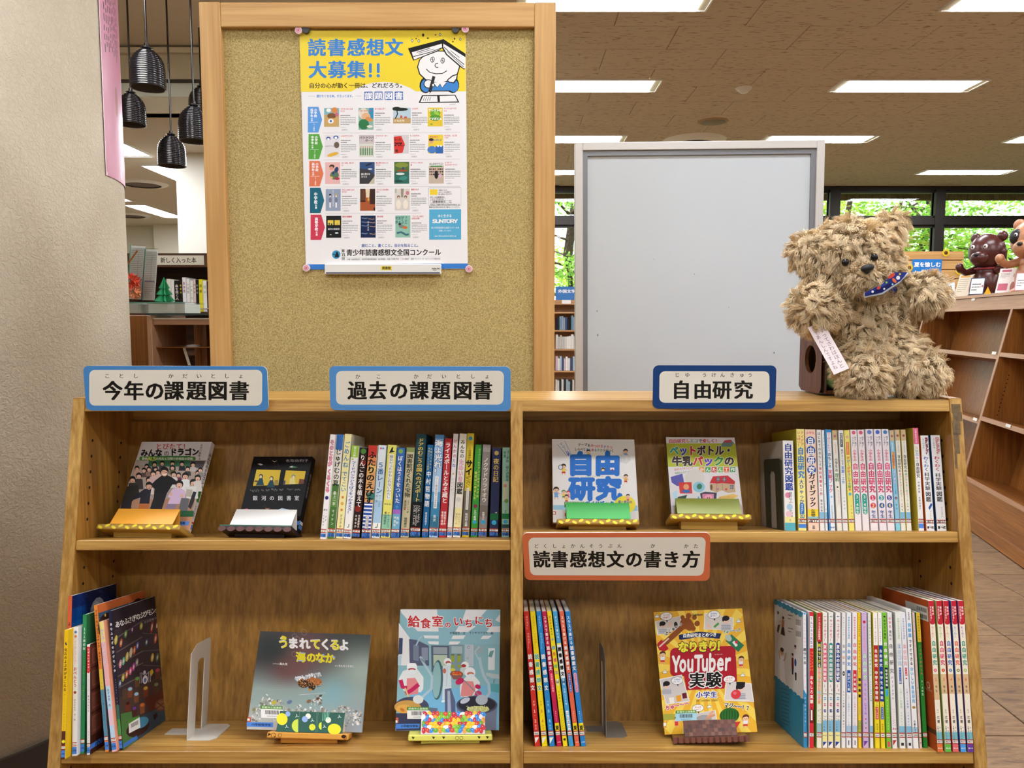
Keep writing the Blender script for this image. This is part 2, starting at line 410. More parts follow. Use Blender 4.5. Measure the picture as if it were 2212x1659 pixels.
# ceiling: rock wool boards with short dark fissures
k = NT('rock_wool_board'); tc = k.n('ShaderNodeTexCoord')
mp = k.n('ShaderNodeMapping'); mp.inputs['Scale'].default_value = (13, 60, 40)
oi = k.n('ShaderNodeObjectInfo'); va = k.n('ShaderNodeVectorMath', operation='MULTIPLY_ADD'); k.l(oi.outputs['Random'], va.inputs[0]); va.inputs[1].default_value = (7, 9, 0); k.l(tc.outputs['Object'], va.inputs[2])
k.l(va.outputs[0], mp.inputs['Vector'])
n1 = k.n('ShaderNodeTexNoise', Scale=1.0, Detail=1.5, Roughness=.5, Distortion=.5); k.l(mp.outputs[0], n1.inputs['Vector'])
cr = k.n('ShaderNodeValToRGB'); e = cr.color_ramp.elements; e[0].position = .33; e[0].color = (*lin('a08c72'), 1); e[1].position = .40; e[1].color = (*lin('cdbfa8'), 1)
k.l(n1.outputs['Fac'], cr.inputs[0]); k.l(cr.outputs[0], k.b.inputs['Base Color']); k.b.inputs['Roughness'].default_value = .95
bp = k.n('ShaderNodeBump', Strength=.5, Distance=.003); k.l(cr.outputs[0], bp.inputs['Height']); k.l(bp.outputs[0], k.b.inputs['Normal'])
M['board'] = k.m
plain = mat('ceiling_plain', 'd2c8b2', .95)
ceil = struct('ceiling', MB().box(-8, 11, -5, 12.0, CZ + .012, CZ + .2), plain)
bm = None; BXW, BYW = .91, .455
for j in range(19):
    y0 = 4.1 + BYW * j
    if y0 > 11.7: break
    for i in range(-1, 10):
        x0 = i * BXW + (.455 if j % 2 else 0) - .2
        if x0 > .80 * y0 + .4 or x0 < .03 * y0 - .5: continue
        if bm is None: t = MB().bbox(.002, BXW - .002, .002, BYW - .002, -.002, .012, .003).build('ceiling_board', M['board'], ceil); bm = t.data
        else: t = bpy.data.objects.new('ceiling_board', bm); C.objects.link(t); t.parent = ceil
        t.location = (x0, y0, CZ)
low = struct('ceiling_lower', MB().box(-8, -.35, 5.92, 12.9, LZ, LZ + .12), plain)
struct('beam_upper', MB().box(-8, -.35, 5.90, 6.05, LZ + .24, CZ), mat('beam_textured', 'bdb298', .95, bump=.8, bscale=60))
struct('beam_lower', MB().box(-8, -.35, 5.94, 6.05, LZ, LZ + .235), mat('beam_pale', 'e6ece0', .8))
struct('trim_1', MB().box(-8, -.35, 5.86, 5.90, CZ - .045, CZ - .005), mat('trim_pale', 'cbbfa6', .7))
struct('trim_2', MB().box(-8, -.35, 5.89, 5.94, LZ + .228, LZ + .24), mat('trim_dark', '3a3226', .7))
struct('beam_end', MB().box(-.35, -.25, 5.90, 11.95, LZ, CZ), M['wall'])
struct('wall_left', MB().box(-8.1, -8, -5, 13, 0, 3.6), M['wall'])
struct('wall_back', MB().box(-8, 11, -5.1, -5, 0, 3.6), M['wall'])
struct('wall_right', MB().box(11, 11.1, -5, 13, 0, 3.6), M['wall'])
struct('wall_far', MB().box(-8, -.25, 12.85, 12.95, 0, 3.2), M['wall'])
struct('wall_corner', MB().box(-.3, -.2, 11.7, 12.95, 0, 3.6), M['wall'])
struct('pilaster', MB().box(-5.85, -5.25, 12.55, 12.85, 0, LZ), M['wall'])
struct('pilaster_narrow', MB().box(-5.25, -4.95, 12.7, 12.85, 0, LZ), M['wall'])
struct('column_white', MB().box(-3.17, -2.5, 7.3, 7.95, 0, LZ), mat('column_paint', 'efecdf', .8))

# windows: dark frames, glass, planting outside
WY = 11.75
M['alu'] = mat('dark_bronze_frame', '2b2622', .45, .3)
k = NT('window_glass'); t = k.t; t.nodes.remove(k.b); fr = k.n('ShaderNodeFresnel', IOR=1.45); tr = k.n('ShaderNodeBsdfTransparent'); gl = k.n('ShaderNodeBsdfGlossy', Roughness=.0); mx = k.n('ShaderNodeMixShader')
k.l(fr.outputs[0], mx.inputs[0]); k.l(tr.outputs[0], mx.inputs[1]); k.l(gl.outputs[0], mx.inputs[2]); k.l(mx.outputs[0], t.nodes['Material Output'].inputs[0])
M['glass'] = k.m
struct('wall_sill', MB().box(-.2, 11, WY - .05, WY + .1, 0, .75), M['wall'])
struct('trim_3', MB().box(-.2, 11, WY - .03, WY + .12, CZ - .06, CZ), M['alu'])
zt = at_y(1500, 479, WY).z
xs = []
xm = [at_y(u, 440, WY).x for u in (1800, 2027)]; step = xm[1] - xm[0]; x0 = xm[0] - step * 4
n = 0
while x0 < 10.9:
    n += 1; x1 = x0 + step
    fb = MB()
    a, b = max(x0, -.2) + .0, min(x1, 11)
    for z0, z1 in ((.75, zt - .05), (zt + .05, CZ - .06)):
        fb.box(a + .11, b - .07, WY, WY + .05, z0, z0 + .04); fb.box(a + .11, b - .07, WY, WY + .05, z1 - .04, z1)
        fb.box(a + .07, a + .11, WY, WY + .05, z0, z1); fb.box(b - .07, b - .04, WY, WY + .05, z0, z1)
    wf = struct('window_%d' % n, fb, M['alu'])
    MB().box(a - .07, a + .07, WY - .06, WY + .08, .75, CZ - .06).build('mullion', M['alu'], wf)
    MB().box(a + .07, b - .07, WY - .05, WY + .07, zt - .05, zt + .05).build('transom', M['alu'], wf)
    for z0, z1 in ((.79, zt - .09), (zt + .09, CZ - .10)):
        MB().add([(a + .11, WY + .03, z0), (b - .07, WY + .03, z0), (b - .07, WY + .03, z1), (a + .11, WY + .03, z1)], [(0, 1, 2, 3)]).build('glass_pane', M['glass'], wf)
    x0 = x1
# outside
struct('ground_outside', MB().box(-20, 40, 11.9, 60, -.3, -.1), mat('lawn', '8a8f70', .95))
struct('eave', MB().box(-3, 20, 11.9, 13.4, 3.56, 3.7), mat('soffit', 'b3a78f', .9))
br = MB()
for i in range(190): br.box(-3 + i * .11, -3 + i * .11 + .1, 13.36, 13.46, 3.46, 3.555)
o = tag(br.build('brick_course', mat('brown_brick', '7a6048', .9, var=.3, vscale=9)), 'row of small brown bricks edging the eave outside the windows', 'brick edging'); o['kind'] = 'stuff'
struct('eave_beam', MB().box(-3, 20, 13.47, 13.6, 3.5, 3.7), mat('eave_dark', '5e5040', .9))

def fixture(name, x0, x1, y0, y1, z, label):
    t = thing(name, label, 'ceiling light', loc=((x0 + x1) / 2, (y0 + y1) / 2, z), group='fluorescent ceiling lights')
    a, b = (x1 - x0) / 2, (y1 - y0) / 2; r = .012
    MB().box(-a, a, -b, -b + r, -.016, 0).box(-a, a, b - r, b, -.016, 0).box(-a, -a + r, -b + r, b - r, -.016, 0).box(a - r, a, -b + r, b - r, -.016, 0).build('housing', M['white'], t)
    l = a > b
    e = .07
    if l:
        MB().box(-a + e, a - e, -b + r, b - r, -.013, -.005).build('diffuser', M['lamp'], t)
        for s in (-1, 1):
            xx = sorted((s * (a - r), s * (a - e)))
            MB().box(xx[0], xx[1], -b + r, b - r, -.009, -.005).build('end_plate', M['endp'], t)
    else:
        MB().box(-a + r, a - r, -b + e, b - e, -.013, -.005).build('diffuser', M['lamp'], t)
        for s in (-1, 1):
            yy = sorted((s * (b - r), s * (b - e)))
            MB().box(-a + r, a - r, yy[0], yy[1], -.009, -.005).build('end_plate', M['endp'], t)
    return t
M['lamp'] = mat('lamp_diffuser', 'ffffff', .5, emit=('f3f7ff', LAMP))
M['endp'] = mat('lamp_end', 'e9e4c8', .4)
hh = 2.05
ROWS = [(-2.4, 'behind'), (-.35, 'a'), (1.35, 'b'), (3.15, 'c'), (2.45 * hh, 'd'), (3.31 * hh, 'e'), (4.25 * hh, 'f'), (5.17 * hh, 'g')]
COLS = [(-2.73, -1.48), (.03, 1.28), (2.81, 4.06), (5.59, 6.84)]
cn = ['out of view left of the corkboard', 'just right of the corkboard', 'above the teddy bear', 'at the far right']
rn = ['behind the viewer', 'over the viewer', 'over the low bookcase', 'high over the bookcase', 'cut off by the frame top', 'largest complete row', 'second row from the windows', 'row nearest the windows']
for (y, _), r_ in zip(ROWS, rn):
    for (a, b), c_ in zip(COLS, cn):
        if y > 3.5 and a < -2: continue  # left lights nearer than this are out of view, kept on to brighten beams
        fixture('ceiling_light', a, b, y - .17, y + .17, CZ, 'white ceiling light %s, %s' % (c_, r_))
for i, (a, b, y0, y1, l_) in enumerate(((-2.1, -1.8, 6.3, 7.55, 'behind the corkboard, nearer'), (-2.1, -1.8, 7.95, 9.2, 'behind the corkboard, middle'), (-2.1, -1.8, 10.3, 11.55, 'behind the corkboard, farther'), (-6.9, -6.6, 7.9, 9.15, 'behind the pillar'), (-3.72, -3.42, 6.15, 7.42, 'nearest, beside the lower pendants'), (-3.75, -3.45, 7.80, 9.05, 'behind the hanging pendants by the white column'), (-5.25, -4.95, 8.85, 10.1, 'cut off by the rough pillar'), (-5.25, -4.95, 10.4, 11.7, 'farthest, low beside the white column'))):  # first four strips are out of view, added to brighten the lower left ceiling
    fixture('ceiling_light', a, b, y0, y1, LZ, 'slanting white light strip, ' + l_)
# speaker, smoke detector, round air outlets
p = at_z(1540, 262, CZ)
o = thing('ceiling_speaker', 'round grey speaker grille in the ceiling above the whiteboard', 'speaker', loc=p)
MB().lathe([(.0, -.012), (.13, -.012), (.155, -.006), (.16, 0)], 28).build('rim', mat('tan_rim', 'a98c62', .6), o)
MB().lathe([(0, -.016), (.125, -.014), (.126, -.011)], 28).build('grille', mat('grey_grille', '8d8676', .7, bump=.6, bscale=900), o)
p = at_z(1607, 190, CZ)
o = thing('smoke_detector', 'small cream smoke detector on the ceiling left of the largest light', 'smoke detector', loc=p)
MB().lathe([(.0, -.018), (.06, -.018), (.075, 0)], 24).build('base', M['white'], o)
MB().lathe([(0, -.045), (.03, -.043), (.045, -.03), (.048, -.018)], 20).build('sensor', M['white'], o)
p = at_z(1500, 303, CZ)
o = thing('air_outlet', 'large round ceiling air outlet mostly hidden by the whiteboard top', 'air vent', loc=p)
MB().lathe([(.22, -.045), (.3, -.03), (.36, 0)], 32).build('outer_cone', M['white'], o)
MB().lathe([(0, -.05), (.16, -.055), (.21, -.03), (.2, -.01), (0, -.01)], 32).build('inner_cone', mat('dark_cone', '3b352c', .6), o)
for u, v, l_ in ((308, 397, 'round slotted air vent beside the lower pendant lamp'), (283, 465, 'round air vent low down at the rough pillar edge')):
    p = at_z(u, v, LZ); o = thing('ceiling_vent', l_, 'air vent', loc=p)
    MB().lathe([(.2, -.02), (.26, -.012), (.28, 0)], 28).build('ring', M['white'], o)
    MB().lathe([(0, -.008), (.2, -.008)], 28).build('opening', mat('vent_dark', '6b5b52', .7), o)

# ------------------------------------------------------------------ rough plastered pillar on the left
k = NT('rough_plaster'); tc = k.n('ShaderNodeTexCoord')
n1 = k.n('ShaderNodeTexNoise', Scale=85.0, Detail=4.0, Roughness=.6, Distortion=.9); k.l(tc.outputs['Object'], n1.inputs['Vector'])
n2 = k.n('ShaderNodeTexNoise', Scale=3.0, Detail=3.0); k.l(tc.outputs['Object'], n2.inputs['Vector'])
cr = k.n('ShaderNodeValToRGB'); e = cr.color_ramp.elements; e[0].position = .3; e[0].color = (*lin('c6b89f'), 1); e[1].position = .7; e[1].color = (*lin('d9cdb6'), 1)
k.l(n2.outputs['Fac'], cr.inputs[0]); k.l(cr.outputs[0], k.b.inputs['Base Color']); k.b.inputs['Roughness'].default_value = .85
r2 = k.n('ShaderNodeValToRGB'); r2.color_ramp.elements[0].position = .40; r2.color_ramp.elements[1].position = .58; k.l(n1.outputs['Fac'], r2.inputs[0])
bp = k.n('ShaderNodeBump', Strength=.6, Distance=.0035); k.l(r2.outputs[0], bp.inputs['Height']); k.l(bp.outputs[0], k.b.inputs['Normal'])
M['plaster'] = k.m
PC = Vector((-1.906, 2.462)); PR = .60
circ = lambda r: [(PC.x + r * math.cos(2 * PI * i / 96), PC.y + r * math.sin(2 * PI * i / 96)) for i in range(96)][::-1]
pill = struct('pillar', MB().prism(circ(PR), 0, CZ, axis='z', smooth=True), M['plaster'])
for pl in pill.data.polygons: pl.use_smooth = abs(pl.normal.z) < .5
struct('baseboard_left', MB().prism(circ(PR + .012), 0, .12, axis='z'), mat('baseboard_dark', '2a211a', .5))
# ------------------------------------------------------------------ slanted low bookcase
TH = math.radians(11.6)
BX = Vector((1, 0, 0)); BZ = Vector((0, math.sin(TH), math.cos(TH))); BY = BZ.cross(BX)
TOP = Vector((0, 1.532, 1.201)); L = TOP.z / math.cos(TH); BO = TOP - BZ * L
BF = frame(BO, BX, BZ); BI = BF.inverted()
def bl(u, v, t=0.0): return BI @ hit(u, v, BO + BY * t, BY)      # pixel -> bookcase coordinates on the plane t behind the front
XL0, XL1, XD0, XD1, XR0, XR1 = -.890, -.865, -.0025, .0215, .886, .911
zA = bl(600, 1167).z; zA0 = bl(600, 1189).z; zB = bl(1500, 1149).z; zB0 = bl(1500, 1172).z
zC = bl(600, 1623).z; zC0 = bl(600, 1650).z
DT = .185
case = thing('bookcase', 'low slanted oak display bookcase with four open compartments', 'bookcase', loc=(0, 1.5, 0))
CI = Matrix.Translation((0, -1.5, 0)); CB = CI @ BF
topz = L
for x0, x1 in ((XL0, XL1), (XR0, XR1)):
    yt = TOP.y - 1.5; yb = BO.y - 1.5
    MB().prism([(yb, 0), (yt + .001, TOP.z + .004), (yt + .206, TOP.z + .004), (yt + .206, 0)][::-1], x0, x1, axis='x').build('side_panel', M['oakside'], case)
    e = MB().box(x0 + .0006, x1 - .0006, -.0022, .0, .01, topz + .002, T=CB).build('edge_strip', M['oakz'], case); e['label'] = 'worn pale edge strip on the front of the side panel'
MB().box(XD0, XD1, 0, DT, .0, topz - .023, T=CB).build('divider', M['oakside'], case)
MB().box(XD0, XD1, -.002, 0, .01, topz - .001, T=CB).build('edge_strip', M['oakz'], case)
yt = TOP.y - 1.5
for a, b, nm in ((XL1, XR0, 'top_board'),):
    MB().prism([(yt - .0045, TOP.z - .022), (yt, TOP.z), (yt + .203, TOP.z), (yt + .203, TOP.z - .022)][::-1], a, b, axis='x').build(nm, M['oakx'], case)
MB().box(XL1, XR0, yt + .19, yt + .203, .05, TOP.z - .022).build('back_board', M['oakx'], case)
for a, b in ((XL1, XD0), (XD1, XR0)): MB().box(a, b, DT, DT + .008, .03, topz - .03, T=CB).build('back_panel', M['oakback'], case)
for a, b, z1, z0 in ((XL1, XD0, zA, zA0), (XD1, XR0, zB, zB0), (XL1, XD0, zC, zC0), (XD1, XR0, zC, zC0)):
    MB().bbox(a, b, -.0, DT, z0, z1, .0012, T=CB).build('shelf_board', M['oakx'], case)
for a, b in ((XL1, XD0), (XD1, XR0)):
    MB().bbox(a, b, .0, DT, .09, .112, .0012, T=CB).build('shelf_board', M['oakx'], case)
    MB().box(a, b, .02, .035, .0, .09, T=CB).build('kick_board', M['oakx'], case)
hb = {}
for side, x in ((0, XL1), (1, XR0), (2, XD0), (3, XD1)):
    m = MB()
    for z in [topz - .08 - .032 * i for i in range(24)]:
        for t in (.035, .15):
            if abs(z - zA) < .03 or abs(z - zC) < .03: continue
            s = 1 if side in (0, 3) else -1
            m.add([BF and CB @ Vector((x + s * .0004, t + .0035 * math.cos(a), z + .0035 * math.sin(a))) for a in [PI / 4 * i for i in range(8)][::(1 if s > 0 else -1)]], [tuple(range(8))])
    m.build('peg_holes', M['hole'], case, kind='stuff')
# worn patches on the right edge strip
wp = MB()
z0 = topz - .008
for a, b, c, d in ((.889, .907, .0, .018), (.891, .909, .016, .035), (.888, .904, .033, .062), (.889, .900, .058, .10), (.8885, .893, .098, .13)):
    wp.box(a, b, -.0028, -.0021, z0 - d, z0 - c, T=CB)
o = wp.build('worn_patch', mat('worn_varnish', '6f5a3c', .7, var=.25, vscale=120), case)

# ------------------------------------------------------------------ signs
def sign(q, crop, base, rim, label, texts, lean=None, rimlight=None):
    ox, oy, sc = crop; px = [(ox + a / sc, oy + b / sc) for a, b in q]
    m, W, Hh = fit_rect(px, base, lean=lean)
    t = thing('sign', label, 'sign', M4=m, group='section signs on the bookcase')
    P = [(x, z) for x, z in rr(W, Hh, .011)]
    MB().prism([(x, z) for x, z in P][::-1], 0, .0022).build('board', M['white'], t)
    pr = Print(quadmap(q, W, Hh)); bw = q[0]
    x0 = q[0][0]; x1 = q[1][0]; y0 = q[0][1]; y1 = q[3][1]
    pr2 = Print(lambda a: a); pr2.poly([(x, z) for x, z in P], rim); pr2.fm = lambda a: a
    pr2.build('rim', t, M['gloss'], y=-.0002)
    for f in texts: f(pr)
    pr.build('lettering', t, M['gloss'], y=-.0003)
    return t
def rr(W, Hh, r, n=6):
    P = []
    for cx, cz, a in ((W / 2 - r, Hh - r, 0), (-W / 2 + r, Hh - r, 90), (-W / 2 + r, r, 180), (W / 2 - r, r, 270)):
        for i in range(n + 1): t = math.radians(a + 90 * i / n); P.append((cx + r * math.cos(t), cz + r * math.sin(t)))
    return P
ftop = lambda u, v: hit(u, v, TOP + Vector((0, -.012, 0)), Vector((0, 1, 0)))
BLK = '141210'; PAP = 'efeadb'
def chars(pr, s, xs, cy, w, h, col=BLK, bold=.03, slope=0):
    pr.z += 1
    for c, x in zip(s, xs): pr.ch(c, x, cy + slope * (x - xs[0]), w, h, col, bold)
def s1(pr):
    pr.rrect(200, 147, 1608, 438, 45, PAP)
    chars(pr, 'ことし', (347, 463, 580), 195, 46, 42, bold=.01); chars(pr, 'かだいとしょ', (867, 982, 1096, 1210, 1322, 1436), 197, 46, 42, bold=.01)
    chars(pr, '今年の課題図書', (392, 566, 735, 893, 1076, 1248, 1422), 315, 165, 165, bold=.042)
sign([(148, 112), (1645, 118), (1662, 480), (175, 478)], (140, 760, 3.77), ftop, '4d8fd0', 'blue-rimmed paper sign for this year\'s set books, over the left end', [s1])
def s2(pr):
    pr.rrect(726, 801, 1088, 874, 12, PAP)
    chars(pr, 'かこ', (773, 818), 813, 11, 11, bold=.01); chars(pr, 'かだいとしょ', (899, 928, 959, 990, 1021, 1052), 813, 11, 11, bold=.01)
    chars(pr, '過去の課題図書', (772, 816, 862, 906, 953, 1000, 1043), 843, 42, 42, bold=.042)
sign([(711, 790), (1102, 792), (1104, 888), (714, 886)], (0, 0, 1), ftop, '5b9bdc', 'blue-rimmed paper sign for past set books, beside the divider', [s2])
def s3(pr):
    pr.rrect(1424, 802, 1662, 870, 12, PAP)
    chars(pr, 'じゆうけんきゅう', (1462, 1484, 1521, 1541, 1560, 1581, 1602, 1620), 810, 11, 11, bold=.01)
    chars(pr, '自由研究', (1471, 1517, 1559, 1605), 842, 42, 42, bold=.042)
sign([(1410, 789), (1678, 789), (1674, 884), (1410, 882)], (0, 0, 1), ftop, '123f7c', 'navy-rimmed paper sign for free research, near the teddy bear', [s3])
def s4(pr):
    pr.rrect(95, 1066, 1648, 1404, 50, PAP)
    chars(pr, 'どくしょかんそうぶん', (165, 245, 328, 411, 493, 575, 657, 739, 823, 904), 1140, 42, 42, bold=.01); chars(pr, 'か', (1195,), 1140, 42, 42, bold=.01); chars(pr, 'かた', (1484, 1566), 1143, 42, 42, bold=.01)
    chars(pr, '読書感想文の書き方', (207, 370, 538, 702, 868, 1033, 1196, 1360, 1532), 1258, 158, 158, bold=.042)
s4o = sign([(42, 1025), (1682, 1028), (1705, 1450), (42, 1448)], (1120, 900, 4.096), lambda u, v: hit(u, v, BO + BY * -.004, BY), 'e0764a', 'orange-rimmed paper sign for writing book reports, on the middle shelf', [s4], lean=-TH)

# ------------------------------------------------------------------ corkboard
CY = 1.95
tl = at_y(428.5, 4, CY); trr = at_y(1201, 1, CY); W = trr.x - tl.x; cx = (tl.x + trr.x) / 2; ctop = tl.z
cork = thing('corkboard', 'tall pine-framed cork notice board standing behind the bookcase', 'notice board', loc=(cx, CY, .02))
fw = .053; hb_ = ctop - .02
MB().bbox(-W / 2, -W / 2 + fw, 0, .03, 0, hb_, .002).build('stile', M['pinez'], cork)
MB().bbox(W / 2 - fw, W / 2, 0, .03, 0, hb_, .002).build('stile', M['pinez'], cork)
MB().bbox(-W / 2 + fw, W / 2 - fw, .001, .03, hb_ - .060, hb_ - .0005, .002).build('rail', M['pinex'], cork)
MB().bbox(-W / 2 + fw, W / 2 - fw, .001, .03, .3, .36, .002).build('rail', M['pinex'], cork)
k = NT('cork'); tc = k.n('ShaderNodeTexCoord'); n1 = k.n('ShaderNodeTexNoise', Scale=300.0, Detail=3.0, Roughness=.7); k.l(tc.outputs['Object'], n1.inputs['Vector'])
cr = k.n('ShaderNodeValToRGB'); e = cr.color_ramp.elements; e[0].position = .33; e[0].color = (*lin('8f7840'), 1); e[1].position = .64; e[1].color = (*lin('cdb87c'), 1)
k.l(n1.outputs['Fac'], cr.inputs[0]); k.l(cr.outputs[0], k.b.inputs['Base Color']); k.b.inputs['Roughness'].default_value = .95; M['cork'] = k.m
MB().box(-W / 2 + fw - .003, W / 2 - fw + .003, .014, .022, .355, hb_ - .058).build('cork_sheet', M['cork'], cork)
for x in (-W / 2 + .01, W / 2 - .06): MB().box(x, x + .05, -.18, .2, -.02, .0).build('foot', M['pinez'], cork)

# poster ------------------------------------------------------------
PYD = CY + .0125
def pbase(u, v): return at_y(u, v, PYD)
q = [(646, 65.5), (1006, 65), (1010.5, 581.5), (661, 581)]
m, PW, PH_ = fit_rect(q, pbase, lean=0.0)
fx_, fz_ = m.to_3x3().col[0], m.to_3x3().col[2]; m = frame(m.translation, Vector((fx_.x, 0, fx_.z)), Vector((fz_.x, 0, fz_.z)))
post = thing('poster', 'large yellow and white book report contest poster pinned to the cork', 'poster', M4=m)
mb = MB(); nx = 2; nz = 3
g = [[Vector((-PW / 2 + PW * i / 2, -.0004, PH_ * j / 3)) for i in range(3)] for j in range(4)]
vs = [p for r_ in g for p in r_]; mb.add(vs, [(j * 3 + i, j * 3 + i + 1, (j + 1) * 3 + i + 1, (j + 1) * 3 + i) for j in range(3) for i in range(2)], 'f1efee')
mb.build('paper', M['gloss'], post)
# drawing coordinates: crop (620, 40) at 5.183 for everything
S5 = 5.183
def cc(x, y): return ((x - 620) * S5, (y - 40) * S5)          # photo pixels -> art
pr = Print(quadmap([cc(*p) for p in q], PW, PH_))
YEL, BLU = 'f2d838', '3d86cf'
pr.poly([(132, 130), (2000, 130), (2003, 820), (1440, 818), (1380, 780), (1280, 740), (1180, 718), (1080, 710), (960, 718), (860, 745), (780, 780), (715, 818), (150, 820)], YEL)
pr.z += 1
for c, x in zip('読書感想文', (328, 548, 770, 985, 1195)): pr.ch(c, x, 322, 205, 205, BLU, .045)
for c, x in zip('大募集', (338, 555, 772)): pr.ch(c, x, 570, 205, 205, BLU, .045)
for x in (930, 1018): pr.rrect(x - 16, 500, x + 16, 612, 15, BLU); pr.ell(x, 642, 19, 19, BLU)
pr.row('自分の心が動く一冊は、どれだろう。', 240, 1325, 750, 66, BLK, .025)
pr.row('選びたくなる本。そろってます。', 325, 752, 868, 34, BLU, .03)
pr.line([(235, 868), (312, 868)], 3, 'b0b0b0'); pr.line([(765, 868), (832, 868)], 3, 'b0b0b0')
for c, x in zip('課題図書', (908, 1022, 1136, 1250)): pr.rect(x - 46, 820, x + 46, 914, '3766b8'); pr.ch(c, x, 868, 88, 88, 'ffffff', .03)
# sparkles
for x, y, r_, c in ((1522, 186, 20, BLK), (1398, 247, 20, 'ffffff'), (1474, 252, 20, 'ffffff'), (1712, 180, 18, 'ffffff'), (1876, 228, 12, BLK), (1940, 235, 18, 'ffffff')):
    pr.poly([(x, y - r_ - 3), (x + r_ * .8, y), (x, y + r_ + 3), (x - r_ * .8, y)], BLK)
    if c != BLK: pr.poly([(x, y - r_ + 5), (x + r_ * .45, y), (x, y + r_ - 5), (x - r_ * .45, y)], c)
for x, y, r_ in ((1444, 226, 8), (1575, 222, 10), (1662, 184, 8), (1858, 262, 8), (1463, 198, 4), (1970, 188, 4)): pr.ell(x, y, r_, r_, BLK)
# child under an open book
pr.ell(1560, 745, 78, 95, BLK, 15); pr.ell(1850, 745, 78, 95, BLK, -10); pr.poly([(1540, 680), (1870, 660), (1900, 820), (1500, 820)], BLK)
pr.ell(1560, 750, 62, 78, '3f86cf', 15); pr.ell(1862, 752, 58, 78, '3f86cf', -10); pr.poly([(1560, 730), (1700, 720), (1850, 700), (1850, 810), (1560, 810)], '3f86cf')
pr.ell(1696, 545, 242, 188, BLK); pr.ell(1696, 543, 230, 176, 'f4f2f0')
pr.poly([(1352, 335), (1752, 232), (2000, 398), (1998, 470), (1988, 578), (1930, 540), (1780, 410), (1735, 335), (1690, 370), (1412, 474)], BLK)
pr.poly([(1395, 380), (1732, 284), (1735, 322), (1700, 352), (1420, 462)], 'f4f2f0'); pr.poly([(1750, 284), (1998, 436), (1998, 560), (1975, 560), (1790, 400), (1748, 322)], 'f4f2f0')
pr.line([(1412, 428), (1600, 380), (1735, 330)], 8, BLK); pr.line([(1450, 380), (1600, 335)], 7, BLK); pr.line([(1470, 392), (1640, 345)], 5, BLK)
pr.line([(1755, 320), (1860, 420), (1985, 520)], 8, BLK); pr.line([(1790, 370), (1980, 548)], 6, BLK); pr.line([(1830, 362), (1930, 440)], 6, BLK)
for x, y in ((1628, 462), (1742, 474)):
    pr.ell(x, y, 24, 34, BLK, 10); pr.ell(x, y, 17, 27, 'f4f2f0', 10); pr.line([(x, y - 24), (x + 2, y + 24)], 6, BLK); pr.line([(x - 14, y - 6), (x + 14, y + 8)], 5, BLK)
pr.line([(1690, 505), (1664, 508), (1655, 530), (1668, 550), (1692, 552)], 9, BLK)
pr.line([(1557, 568), (1600, 608), (1670, 622), (1740, 618), (1790, 588)], 9, BLK)
pr.poly([(1630, 725), (1680, 775), (1715, 735), (1738, 778), (1790, 715), (1700, 712)], 'f4f2f0'); pr.line([(1640, 730), (1680, 776), (1712, 736), (1738, 780), (1785, 722)], 7, BLK)
pr.ell(1583, 735, 56, 52, BLK); pr.ell(1583, 735, 46, 42, 'f4f2f0'); pr.poly([(1628, 645), (1660, 655), (1618, 820), (1590, 850), (1582, 812)], '2a2a2a')
pr.poly([(1582, 822), (1600, 832), (1588, 850)], 'f4f2f0'); pr.ell(1635, 750, 18, 22, BLK); pr.ell(1635, 750, 11, 15, 'f4f2f0')
pr.poly([(1790, 690), (1850, 640), (1912, 622), (1908, 680), (1870, 730), (1815, 722)], BLK); pr.poly([(1802, 694), (1856, 652), (1900, 636), (1894, 676), (1862, 718), (1820, 712)], 'f4f2f0')
pr.poly([(1510, 862), (1885, 858), (1930, 945), (1472, 948)], BLK); pr.poly([(1522, 872), (1680, 872), (1686, 936), (1492, 938)], 'f4f2f0'); pr.poly([(1708, 872), (1878, 868), (1910, 934), (1712, 936)], 'f4f2f0')
for i in range(4): pr.line([(1540 + i * 22, 882), (1522 + i * 24, 925)], 5, BLK)
pr.lines(1820, 962, 1928, 1, 10, '999999', 6)
